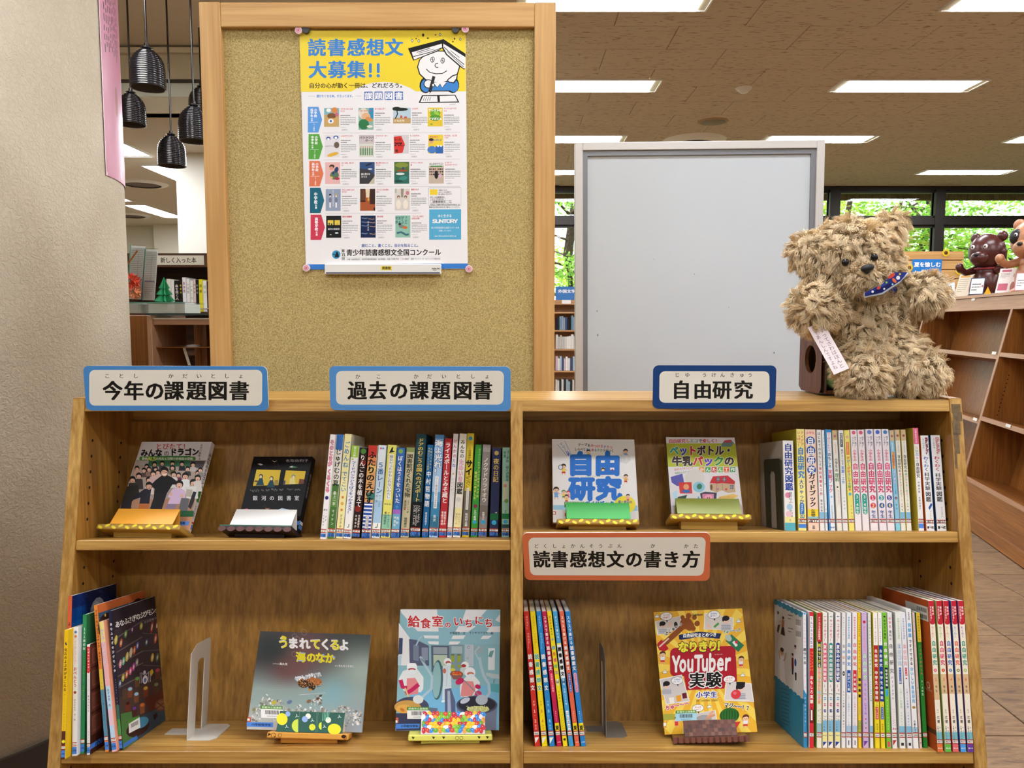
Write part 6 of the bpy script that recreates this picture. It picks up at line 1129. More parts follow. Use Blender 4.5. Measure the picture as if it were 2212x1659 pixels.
def art1(pr):
    pr.poly([(578, 103), (1195, 103), (985, 895), (305, 895)], 'dcd8d8')
    pr.poly([(528, 262), (1150, 262), (1010, 800), (332, 800)], 'a8988c'); pr.poly([(640, 225), (1010, 225), (1005, 320), (600, 320)], '3c6a4c'); pr.poly([(1010, 270), (1140, 270), (1120, 330), (1000, 330)], '4a4444'); pr.poly([(525, 270), (640, 268), (630, 310), (510, 312)], 'b8b0a8')
    pr.poly([(400, 620), (1060, 600), (1000, 830), (330, 830)], 'b08468')
    for x, y, c in ((620, 320, '40302c'), (690, 300, '2a3030'), (758, 292, '3c3c44'), (850, 292, '2c2c30'), (935, 295, '26262a'), (1033, 302, 'b8b0a8'), (700, 345, 'a89088'), (985, 340, '3a3a3a'), (532, 338, 'c09a84'), (594, 355, '5a4640'), (640, 345, '8a6a60'), (1075, 375, '2c2420'), (1098, 350, '8a8480'), (850, 330, '5c5c38'), (720, 370, 'c8a8a0'), (905, 395, '6a2c44')):
        face(pr, x, y, 19, cl=c)
    pr.row('みんな ドラゴン', 566, 1085, 200, 66, K_, .055, slope=-.02); pr.ch('の', 797, 204, 50, 52, '5a5454', .02)
    pr.row('とびたて！', 700, 1000, 143, 56, 'c8443c', .02)
    pr.rrect(553, 232, 1056, 266, 16, '4c8a3c'); pr.row('難病', 578, 628, 250, 24, W_, .02); pr.row('ALS', 630, 700, 250, 42, 'f0ec6a', .03); pr.row('の先生と日野小合唱部の冒険', 702, 1030, 250, 24, W_, .02)
    pr.col('オザワ部長', 1108, 122, 235, 24, '3a3434', .02, slant=-.2); pr.col('著', 1090, 240, 262, 16, '3a3434', .0)
    for x, y, r, c in ((548, 405, 24, '3c3634'), (490, 440, 26, '34342a'), (640, 440, 26, 'd8ccc0'), (678, 385, 24, 'c8a8a4'), (862, 390, 24, 'd8d4d0'), (1035, 465, 28, 'd8d8d0'), (1075, 420, 24, 'd8d0c8'), (965, 405, 27, 'e8e8e4')): face(pr, x, y, r, cl=c, hgt=5)
    pr.poly([(440, 500), (540, 485), (550, 560), (480, 640), (470, 715), (370, 715), (400, 600)], '2c2a24'); pr.poly([(395, 620), (470, 630), (450, 716), (375, 716)], '2c2a30')
    pr.poly([(955, 500), (1065, 495), (1060, 540), (1020, 610), (975, 600)], 'e0dfd8'); pr.poly([(975, 520), (1030, 525), (1020, 590), (970, 585)], 'b8b0a0'); pr.poly([(930, 600), (1000, 605), (985, 715), (905, 715)], '66666a'); pr.poly([(1035, 540), (1065, 545), (1040, 640), (1015, 700), (990, 680)], '2a2a2e')
    pr.poly([(700, 440), (775, 385), (845, 415), (890, 450), (905, 480), (850, 480), (800, 560), (745, 716), (640, 716), (680, 600), (690, 520), (650, 490)], '121113'); pr.poly([(700, 560), (800, 560), (750, 716), (640, 716)], '18171a'); face(pr, 778, 368, 36, 'e0b096', '15120f'); pr.line([(752, 368), (806, 372)], 4, '2a2624'); pr.poly([(762, 388), (796, 388), (779, 398)], 'f0e8e4')
    pr.poly([(600, 520), (660, 520), (650, 580), (640, 655), (550, 655), (560, 600), (500, 620), (490, 600)], '23232e'); pr.poly([(545, 655), (640, 655), (632, 716), (540, 716)], 'b86a34'); face(pr, 640, 495, 30, 'd8a88c')
    pr.poly([(850, 520), (905, 505), (960, 530), (965, 600), (930, 600), (915, 655), (808, 655), (830, 600), (808, 590)], 'd8bcd8'); pr.poly([(800, 655), (885, 655), (870, 716), (785, 716)], '8c7c94'); face(pr, 912, 480, 32, 'e8bca4'); pr.ell(838, 568, 12, 18, 'e0b49a', 20); pr.ell(935, 580, 14, 16, 'e0b49a')
    pr.poly([(905, 715), (1043, 715), (1035, 770), (895, 770)], '1f5c34'); pr.poly([(895, 770), (1035, 770), (1010, 895), (870, 895)], 'c08c6c'); pr.poly([(890, 815), (1005, 810), (995, 848), (880, 850)], '5a8ed8'); pr.row('図書', 908, 965, 828, 26, '14285c', .03)
display((170, 930, 4.1736), [(578, 103), (1195, 103), (985, 895), (305, 895)], .075, zA, art1, .015, 'choir photograph book with a yellow card at its foot', 'e4e0de', 'e4e0de',
        [(340, 722), (895, 718), (855, 880), (285, 873)], 'f0a93a', 'plain yellow folded card in front of the choir book', [(150, 890), (905, 885)], 'a8843c', 'easel wrapped in gold leaf-patterned paper, far left',
        standart=leafy('', 'e0d03a', 12), lean=.60, spineart=[('v', 'みんなのドラゴン', 12, 48, K_, dict(w=7, x=5, b=.04)), ('r', 50, 68, '4c8a3c', 1.5, 8.5), ('v', 'オザワ部長', 72, 84, '3a3434', dict(w=5, x=5, b=.01)), ('r', 88, 95, 'eeeae4', 0, 10), ('r', 89, 91, 'b8402c'), ('r', 92, 97, '5a8ed8')])
def art2(pr):
    pr.poly([(1578, 240), (2110, 232), (1970, 905), (1417, 900)], '0e0e10')
    rn = random.Random(8)
    for i in range(70): pr.ell(rn.uniform(1580, 2060), rn.uniform(250, 700), 1.6, 1.6, '8a8a90', n=5)
    pr.poly([(1603, 356), (1822, 358), (1798, 494), (1570, 502)], 'e0c03c'); pr.poly([(1868, 360), (2048, 364), (2028, 478), (1842, 488)], 'e0c03c')
    for x, y, c, hc in ((1643, 415, '1f4858', '1c2028'), (1738, 432, '1f4858', '5a4a30')): pr.poly([(x - 8, y + 8), (x + 12, y + 8), (x + 26, y + 82), (x - 48, y + 84)], c); pr.ell(x, y, 18, 19, hc); pr.ell(x - 2, y + 5, 12, 14, 'e8d8b0')
    pr.poly([(1905, 430), (1945, 430), (1955, 482), (1895, 485)], 'e8dc8c'); pr.ell(1936, 412, 18, 16, '7a8a80'); pr.ell(1936, 420, 12, 14, 'ecdcb4')
    pr.poly([(1588, 452), (1625, 456), (1610, 470), (1580, 466)], '6a4a3a'); pr.poly([(1765, 450), (1800, 446), (1795, 492), (1760, 494)], 'a89048'); pr.poly([(1845, 450), (1865, 450), (1860, 486), (1842, 487)], '4a4a60'); pr.poly([(1990, 435), (2035, 438), (2028, 478), (1982, 480)], '7a4434')
    pr.poly([(1610, 305), (1640, 300), (1663, 312), (1640, 318)], 'd8d4cc'); pr.poly([(1738, 270), (1765, 280), (1790, 272), (1765, 288)], 'c8b8a8'); pr.poly([(1898, 330), (1925, 316), (1975, 330), (1940, 336)], '4a8a5a'); pr.poly([(1898, 330), (1925, 316), (1930, 334)], 'dcdcd4')
    pr.row('名取佐和子', 1865, 2075, 272, 26, 'c8c8c8', .0, slope=-.02)
    chars(pr, '銀河の図書室', (1590, 1667, 1740, 1816, 1893, 1965), 612, 44, 46, 'f0f0f0', .015, slope=-.01)
    pr.row('Library on the Milky way', 1545, 1845, 545, 22, '9a9a9a', .0, slope=-.05, jit=6); pr.row('Natori Sawako', 1880, 2000, 530, 18, '8a8a8a', .0, jit=4)
    pr.poly([(1475, 715), (1520, 705), (1543, 730), (1498, 740)], 'd86a70'); pr.poly([(1675, 698), (1700, 705), (1725, 700), (1698, 714)], 'd8945a'); pr.poly([(1780, 720), (1830, 700), (1890, 712), (1955, 722), (1930, 736), (1850, 732)], 'c8dce8'); pr.line([(1778, 735), (1860, 738), (1950, 736)], 5, '3c8a5a')
    pr.poly([(1960, 815), (2000, 815), (1992, 850), (1955, 850)], '5a8ed8')
display((170, 930, 4.1736), [(1578, 240), (2110, 232), (1970, 905), (1417, 900)], .075, zA, art2, .019, 'black night-sky library book with yellow windows', '101012', '101012',
        [(1398, 745), (1948, 745), (1922, 907), (1368, 903)], 'efece6', 'plain white folded card in front of the black book', [(1255, 920), (1905, 925)], '2c2024', 'easel wrapped in dark scalloped paper under the black book',
        standart=lambda pr, h_: [pr.ell(4 + i * 13, h_ * .75, 5.5, h_ * .5, '5a3430', n=10) for i in range(8)] + [pr.rect(0, 0, 100, h_ * .22, '2c5a44')], lean=.60, spineart=[('v', '銀河の図書室', 22, 55, 'a8a8a8', dict(w=5, x=5, b=.0)), ('r', 86, 90, 'f0f0f0'), ('r', 91, 96, '5a8ed8')])
def kid(pr, x, y, s, shirt, hair='2c2018', pants='c83a2a'):
    pr.line([(x - 5 * s, y + 26 * s), (x - 8 * s, y + 42 * s)], 5 * s, 'e8b898'); pr.line([(x + 5 * s, y + 26 * s), (x + 8 * s, y + 42 * s)], 5 * s, 'e8b898'); pr.poly([(x - 9 * s, y + 22 * s), (x + 9 * s, y + 22 * s), (x + 11 * s, y + 33 * s), (x - 11 * s, y + 33 * s)], pants)
    pr.poly([(x - 9 * s, y + 24 * s), (x - 12 * s, y + 8 * s), (x + 12 * s, y + 8 * s), (x + 9 * s, y + 24 * s)], shirt); pr.line([(x - 10 * s, y + 11 * s), (x - 20 * s, y + 4 * s)], 5 * s, 'e8b898'); pr.line([(x + 10 * s, y + 11 * s), (x + 18 * s, y + 18 * s)], 5 * s, 'e8b898')
    pr.ell(x, y - 6 * s, 15 * s, 14 * s, '1c1410', n=14); pr.ell(x, y - 6 * s, 14 * s, 13 * s, hair, n=14); pr.ell(x, y - 2 * s, 12.5 * s, 11 * s, 'f0c8a4', n=14); pr.poly([(x - 12 * s, y - 6 * s), (x - 6 * s, y - 17 * s), (x + 8 * s, y - 17 * s), (x + 12 * s, y - 6 * s), (x + 3 * s, y - 10 * s)], hair)
    pr.ell(x - 4 * s, y - 1 * s, 1.4 * s, 2 * s, '1c1410', n=6); pr.ell(x + 4 * s, y - 1 * s, 1.4 * s, 2 * s, '1c1410', n=6); pr.ell(x, y + 4 * s, 2.5 * s, 1.4 * s, 'c0483a', n=6)
def art3(pr):
    q = [(303, 195), (1018, 205), (1072, 940), (300, 940)]
    pr.poly(q, 'ebe8e4')
    pr.line([(350, 242), (435, 345)], 3, '2a6ab8'); pr.line([(415, 214), (470, 330)], 3, '2a6ab8'); pr.z += 1
    for c, x, y in (('シ', 385, 238), ('リ', 402, 262), ('ー', 416, 283), ('ズ', 432, 306), ('編', 448, 328)): pr.ch(c, x, y, 28, 26, '2f6cc0', .03, 60)
    pr.row('テーマをみつけるチカラ', 530, 835, 242, 30, [K_, K_, K_, K_, 'd8384a', 'd8384a', 'd8384a', 'd8384a', '2a7ac8', 'd8384a', 'd87a3a'], .03, slope=.1, jit=-3); pr.row('しらべてまとめるチカラがつく', 500, 845, 284, 28, [K_, K_, K_, K_, '2a7ac8', '2a7ac8', 'c8384a', '2a7ac8', '2a9a4a', '2a9a4a'], .03, slope=.05)
    kid(pr, 622, 310, 1.1, 'e8d04a'); kid(pr, 945, 312, 1.4, '7ab0e0'); pr.poly([(850, 350), (900, 330), (985, 345), (990, 385), (950, 415), (890, 400)], 'd8d8d4')
    for i in range(6): pr.line([(870 + i * 14, 355), (866 + i * 14, 395)], 2, '9a9a9a')
    BL_ = '1f6fc8'
    for c, x, y in (('自', 552, 412), ('由', 790, 412), ('研', 562, 632), ('究', 800, 632)): pr.z += 1; pr.ch(c, x, y, 235, 215, BL_, .06)
    pr.row('じゆうけんきゅう', 590, 750, 522, 14, '8a9a3a', .0)
    kid(pr, 402, 442, 1.6, 'e8d04a'); pr.ring(376, 442, 20, 5, '3a3a3a'); pr.ell(376, 442, 16, 16, 'dce8f0'); kid(pr, 950, 530, 1.3, 'e8b04a', '3c2418'); pr.ell(750, 462, 20, 15, '3c2418'); pr.ell(750, 468, 14, 10, 'f0c8a4'); pr.ell(832, 468, 8, 8, '7a2c6a')
    kid(pr, 333, 650, 1.8, '7aa8d8', '3c2418', '7aa8d8'); kid(pr, 400, 668, 1.3, 'e8d04a', '4a8a3a', '4a8a3a'); kid(pr, 440, 672, 1.2, 'e07aa0', 'c83a5a', 'c83a5a'); kid(pr, 425, 708, 1.2, 'f0c04a', '3c2418')
    pr.poly([(303, 780), (1055, 780), (1060, 830), (303, 822)], '9ac8dc'); pr.ell(945, 775, 95, 82, 'f0dc3a'); pr.row('親と教師の', 885, 1010, 752, 34, '2a5a9a', .03, slope=-.02); pr.row('ための', 900, 990, 800, 30, '2a5a9a', .03); kid(pr, 970, 700, 1.1, 'f0a0a0')
    pr.rect(405, 750, 585, 800, '3c7a34'); pr.row('鈴鹿市立図書館', 412, 578, 762, 22, 'd8e8c8', .01); pr.row('ガイドブック', 590, 850, 765, 46, BL_, .06)
    pr.rect(302, 838, 327, 868, 'd8482a'); pr.rect(302, 844, 320, 862, 'f0ece4'); pr.rect(408, 852, 425, 882, 'd8482a')
display((1120, 900, 4.096), [(303, 195), (1018, 205), (1072, 940), (300, 940)], .075, zB, art3, .012, 'white free research guide with giant blue characters', 'c8a834', 'e8e4e0',
        [(422, 770), (985, 768), (987, 928), (425, 922)], '28a83c', 'bright green folded card under the blue-lettered guide', [(340, 938), (1070, 935)], 'a8843c', 'gold leaf-patterned easel under the blue-lettered guide', standart=leafy('', 'e8dc3a', 12), lean=.50, spine_side=-1)
def art4(pr):
    q = [(1316, 180), (1900, 187), (2005, 900), (1345, 895)]
    pr.poly(q, 'e2dcdc'); pr.poly([(1318, 232), (1906, 235), (1935, 430), (1326, 430)], 'b4bc34')
    pr.row('自由研究もエコで楽しく！', 1340, 1770, 212, 34, ['c8303c', 'c8303c', 'c8303c', 'c8303c', 'e07a3a', '3c8a4a', '3c8a4a', '3a3a3a', 'c8303c'], .04)
    pr.row('ペットボトル・', 1345, 1890, 292, 86, ['3aa08c', '2f4ab0', 'c02c3a', '3c2c24', '3c2c24', '3c2c24', '3c2c24'], .055, out=('f0ece4', .04)); pr.row('牛乳パックの', 1360, 1905, 382, 84, ['3c2c24', '3c2c24', 'c83a34', '5a3ab0', '3c8a3a', '3c2c24'], .055, out=('f0ece4', .04))
    for i, (c, co) in enumerate(zip('かんたん工作', ('e0922c', '4aa04a', 'c8442c', '6ab04a', 'e0602c', '3a9a5a'))): pr.rect(1598 + i * 54, 434, 1644 + i * 54, 480, co); pr.ch(c, 1621 + i * 54, 457, 38, 38, 'f4f4e8', .04)
    pr.poly([(1815, 210), (1870, 205), (1895, 232), (1870, 262), (1790, 262), (1790, 240)], '6a8a8a'); pr.poly([(1820, 210), (1865, 205), (1880, 225), (1810, 232)], 'c84a5a')
    pr.poly([(1345, 520), (1450, 490), (1470, 600), (1400, 600), (1355, 570)], '5a58a8'); pr.ell(1560, 530, 88, 78, 'd8d4cc'); pr.row('自分たちでそうじして', 1380, 1545, 455, 22, 'c8503c', .02, slope=-.1); pr.row('地球もハッピー！', 1385, 1520, 488, 22, '3c8a5a', .02, slope=-.12)
    pr.poly([(1415, 568), (1530, 565), (1536, 668), (1425, 668)], 'd03a30'); pr.ell(1482, 608, 26, 26, 'e8a070'); pr.ell(1482, 648, 38, 15, '3a6ab0'); pr.ell(1595, 610, 54, 48, '8cc4d8'); pr.ell(1600, 605, 24, 26, '3c7a5a', 20)
    pr.poly([(1690, 575), (1720, 515), (1850, 508), (1915, 560), (1912, 585), (1800, 575), (1760, 580)], 'c42c34'); pr.poly([(1690, 578), (1762, 580), (1800, 576), (1912, 584), (1922, 655), (1855, 664), (1800, 640), (1752, 660), (1698, 640)], 'c8aa88'); pr.line([(1752, 580), (1756, 658)], 4, '9a8068'); pr.line([(1802, 576), (1806, 642)], 4, '9a8068')
    for x, y in ((1765, 540), (1820, 542), (1888, 610)): pr.rect(x - 14, y - 18, x + 14, y + 18, '5a6070'); pr.line([(x, y - 18), (x, y + 18)], 2.5, 'd8d8d8'); pr.line([(x - 14, y), (x + 14, y)], 2.5, 'd8d8d8')
    pr.ell(1706, 612, 12, 26, '7a5a3a'); pr.ell(1838, 630, 10, 10, 'd84a4a'); pr.ell(1765, 628, 8, 8, 'c85aa0')
    pr.poly([(1605, 668), (1650, 652), (1755, 662), (1750, 740), (1622, 745)], '3a3a4a'); pr.poly([(1625, 672), (1730, 672), (1728, 740), (1630, 740)], 'e08aa8'); pr.ell(1680, 705, 34, 26, 'f0a8bc'); pr.ell(1672, 708, 5, 7, '8a3a4a'); pr.ell(1690, 708, 5, 7, '8a3a4a'); pr.poly([(1395, 735), (1405, 700), (1490, 680), (1475, 720), (1425, 738)], '2c4a3c'); pr.poly([(1355, 660), (1400, 640), (1400, 730), (1375, 740)], 'b8dcec'); pr.poly([(1575, 735), (1590, 690), (1620, 745)], '5ab0d8')
    pr.poly([(1770, 700), (1900, 670), (1950, 690), (1880, 735), (1785, 735)], 'e8c46a'); pr.row('らくらくたのしい', 1780, 1905, 705, 20, 'c84a3c', .01, slope=-.05); pr.poly([(1950, 750), (1985, 780), (2000, 880), (1970, 880)], 'd8b4d0'); pr.ring(1972, 852, 14, 4, 'd8407a')
display((1120, 900, 4.096), [(1316, 180), (1900, 187), (2005, 900), (1345, 895)], .075, zB, art4, .012, 'craft book with green title band and a red-roofed paper house', '3a3a2a', 'd8d2d0',
        [(1390, 742), (1955, 738), (1978, 890), (1408, 890)], '8c9440', 'shiny olive folded card in front of the craft book', [(1345, 905), (2065, 905)], 'a8843c', 'gold leaf-patterned easel under the craft book', standart=leafy('', 'e8dc3a', 12), lean=.50, spine_side=-1)
def barcode(pr, x, y, w_, h_, bg='eceae6'):
    pr.rect(x, y, x + w_, y + h_, bg); pr.rect(x, y - h_ * .38, x + w_ * .99, y, '4e8a2c'); pr.row('鈴鹿市立図書館', x + w_ * .06, x + w_ * .95, y - h_ * .19, h_ * .26, 'e4f0d0', .02)
    rn = random.Random(4); xx = x + w_ * .2
    while xx < x + w_ * .8: b_ = rn.uniform(1, 3) * w_ * .012; pr.rect(xx, y + h_ * .12, xx + b_, y + h_ * .58, '2c2c2c'); xx += b_ + rn.uniform(1, 2.4) * w_ * .012
    pr.row('121611170', x + w_ * .26, x + w_ * .76, y + h_ * .78, h_ * .16, '3c3c3c', .0)
def mix(a, b, t): t = max(0, min(1, t)); return tuple(x + (y - x) * t for x, y in zip(a, b))
def hx(c): return '%02x%02x%02x' % tuple(max(0, min(255, int(v_))) for v_ in c)
def art5(pr):
    q = [(375, 115), (1812, 108), (1655, 1395), (95, 1410)]
    fq = homog([(0, 0), (1, 0), (1, 1), (0, 1)], q); mp_ = lambda u, v_: ((fq @ (u, v_, 1))[:2] / (fq @ (u, v_, 1))[2])
    g = lambda u, v_, cx, cy, s: math.exp(-(((u - cx) / s) ** 2 + ((v_ - cy) / s) ** 2))
    N = 56
    for j in range(N):
        for i in range(N):
            u, v_ = (i + .5) / N, (j + .5) / N
            c = mix((80, 74, 76), (150, 168, 162), (v_ - .28) * 3.2); c = mix(c, (122, 84, 82), g(u, v_, .45, .2, .22) + g(u, v_, .28, .36, .15)); c = mix(c, (52, 60, 58), g(u, v_, .12, .18, .17) + g(u, v_, .9, .05, .3) * .8)
            c = mix(c, (168, 184, 172), g(u, v_, .95, .4, .28)); c = mix(c, (140, 180, 184), g(u, v_, .72, .62, .16)); c = mix(c, (190, 184, 178), (v_ - .74) * 4); c = mix(c, (150, 160, 165), g(u, v_, 1, .95, .25))
            P = [mp_(a, b) for a, b in ((i / N, j / N), ((i + 1) / N, j / N), ((i + 1) / N, (j + 1) / N), (i / N, (j + 1) / N))]
            pr.add(P, [(0, 1, 2, 3)], hx(c), 0)
    pr.z += 1; rn = random.Random(21)
    for i in range(520):
        u = rn.random() * .96 + .02; top = .80 - .16 * math.exp(-((u - .14) / .06) ** 2) - .17 * math.exp(-((u - .58) / .055) ** 2) - .10 * math.exp(-((u - .26) / .05) ** 2) - .07 * math.exp(-((u - .43) / .03) ** 2) - .06 * math.exp(-((u - .83) / .08) ** 2)
        v_ = top + abs(rn.gauss(0, .09)); 
        if v_ > .97: continue
        x, y = mp_(u, v_); r = rn.uniform(6, 24); pr.ell(x, y, r, r * rn.uniform(.4, 1), rn.choice(['c8c4bc', 'b4aea4', 'dcd8d2', '9a9488', '8c8474', 'c0b8a0', 'e8e6e4', '7a7468', 'aab0a8']), rn.uniform(0, 180), 7); 
    for x, y, r, c in ((490, 1035, 40, 'c8b848'), (700, 1020, 40, '6a7a9a'), (960, 1000, 38, '8a6a4c'), (1080, 960, 30, '6a4c38'), (1120, 920, 24, '5c4434'), (215, 1140, 30, '8a8450'), (1130, 1130, 30, '9a8478')): pr.ell(x, y, r, r * .6, c, -30, 9)
    rn = random.Random(9)
    pr.ell(985, 745, 165, 62, 'b8703c', -4, 20); pr.ell(900, 770, 75, 55, '4a3220', 0, 16); pr.ell(1010, 800, 50, 52, '3c2a1c', 0, 14)
    for i in range(120): a = rn.uniform(0, 6.28); r = rn.random() ** .5; pr.ell(985 + 160 * r * math.cos(a), 765 + 55 * r * math.sin(a), 7, 5, rn.choice(['c8783c', 'd8a060', '2c1c14', 'a05a2c', '3c2a20', 'e0b880']), n=6)
    for i in range(60): x = rn.uniform(800, 1130); pr.ell(x, 715 - (x - 800) * .22 + rn.uniform(-26, 22), rn.uniform(10, 22), rn.uniform(8, 15), rn.choice(['dfe3e6', 'c4cacd', 'f0f0f0', 'a8b0b4']), rn.uniform(0, 90), 8)
    pr.ell(985, 845, 28, 14, 'c88a34', n=8); pr.line([(835, 920), (1190, 880)], 5, 'd8d4cc')
    for x, y, r in ((820, 160, 30), (845, 205, 42), (945, 108, 36), (798, 390, 32)): pr.ring(x, y, r, 3, '9a9090')
    Y2, Wh = 'ecdc28', 'f2f0ec'
    chars(pr, 'うまれてくるよ', (668, 795, 945, 1088, 1215, 1340, 1458), 250, 145, 150, Wh, .055, slope=.0)
    for c, x, in zip('うまれてくるよ', (668, 795, 945, 1088, 1215, 1340, 1458)): pass
    for x, y, w_, h_ in ((680, 180, 60, 22),): pr.ell(x, y, 36, 16, Y2, 15)
    pr.z += 1
    for c, x, co in (('う', 672, Y2), ('て', 1092, Y2), ('る', 1344, Y2)): pr.ch(c, x, 253, 140, 145, co, .05)
    chars(pr, '海のなか', (885, 1022, 1140, 1265), 425, 130, 135, Y2, .055); pr.ell(905, 372, 46, 7, '9ab8dc'); pr.ell(880, 472, 50, 7, '9ab8dc'); pr.ell(1320, 410, 18, 14, '9ab8dc', 30); pr.ell(1185, 388, 16, 12, '9ab8dc', 40); pr.ell(1130, 465, 16, 10, '9ab8dc')
    pr.row('しゃしん', 508, 592, 522, 22, Wh, .02); pr.row('高久至', 598, 705, 522, 34, Wh, .03); pr.row('ぶん', 1325, 1368, 520, 20, Wh, .02); pr.row('かんちくたかこ', 1375, 1585, 518, 32, Wh, .03)
    barcode(pr, 305, 1125, 300, 120); pr.poly([(118, 1245), (168, 1245), (160, 1305), (108, 1305)], 'c8482c'); pr.poly([(118, 1262), (150, 1262), (145, 1292), (112, 1292)], 'f0ece4')
    pr.poly([(105, 1310), (462, 1305), (455, 1368), (98, 1372)], '4f86d6'); pr.row('小学校低学年', 165, 430, 1340, 40, '14285c', .04)
def card5(pr):
    pr.poly([(575, 1190), (1445, 1185), (1410, 1450), (525, 1460)], '2f5a4c')
    for x, y, rx, ry, c, a0, a1 in ((605, 1295, 75, 78, 'e8d82c', 0, 360), (1305, 1400, 88, 70, 'e8d82c', 0, 360), (1012, 1385, 42, 42, 'd8d83a', 0, 360), (830, 1375, 92, 88, 'c8d84a', 95, 265), (1135, 1365, 38, 48, 'c8d83a', 90, 270)): pr.ell(x, y, rx, ry, c, 0, 16, a0, a1)
    for x, y, r, c in ((955, 1245, 36, 'e8e8d0'), (912, 1285, 40, '8fa8d8'), (683, 1225, 34, '8fa8d8'), (1222, 1285, 38, 'e4e4d0')): pr.ell(x, y, r, r, c)
    for i in range(5): pr.line([(1152 + i * 20, 1190), (1148 + i * 20, 1300 - i * 8)], 8, '7ac0a0')
    for x, y in ((805, 1248), (1012, 1298), (668, 1392), (1172, 1372), (1368, 1238)):
        for a in (20, 140, 260): pr.line([(x, y), (x + 26 * math.cos(math.radians(a)), y + 26 * math.sin(math.radians(a)))], 6, 'dfeaf0')
    for x in (838, 1070, 1088): pr.line([(x, 1190), (x - 12, 1452)], 2, '8aa890')
display((510, 1350, 6.144), [(375, 115), (1812, 108), (1655, 1395), (95, 1410)], .062, zC, art5, .010, 'landscape-shaped sea photo book with yellow and white title', 'b8b4b0', 'b4b4b0',
        [(575, 1190), (1445, 1185), (1410, 1450), (525, 1460)], '2f5a4c', 'dark green citrus-patterned folded card', [(400, 1520), (1490, 1520)], 'd89a44', 'easel wrapped in orange paper with puppies, under the sea book', cardart=card5,
        standart=lambda pr, h_: [pr.ring(8, h_ * .5, h_ * .38, .5, '5a3418'), pr.ring(16, h_ * .5, h_ * .3, .5, '5a3418'), pr.poly([(2, 1), (5, h_ * .4), (1, h_ * .7)], '3a2010'), pr.ell(94, h_ * .4, 3, h_ * .3, '3a2010'), pr.ring(96, h_ * .6, h_ * .25, .5, '3a2010'), pr.ell(10, h_ * .75, .8, .8, '2a1808')], lean=.42)
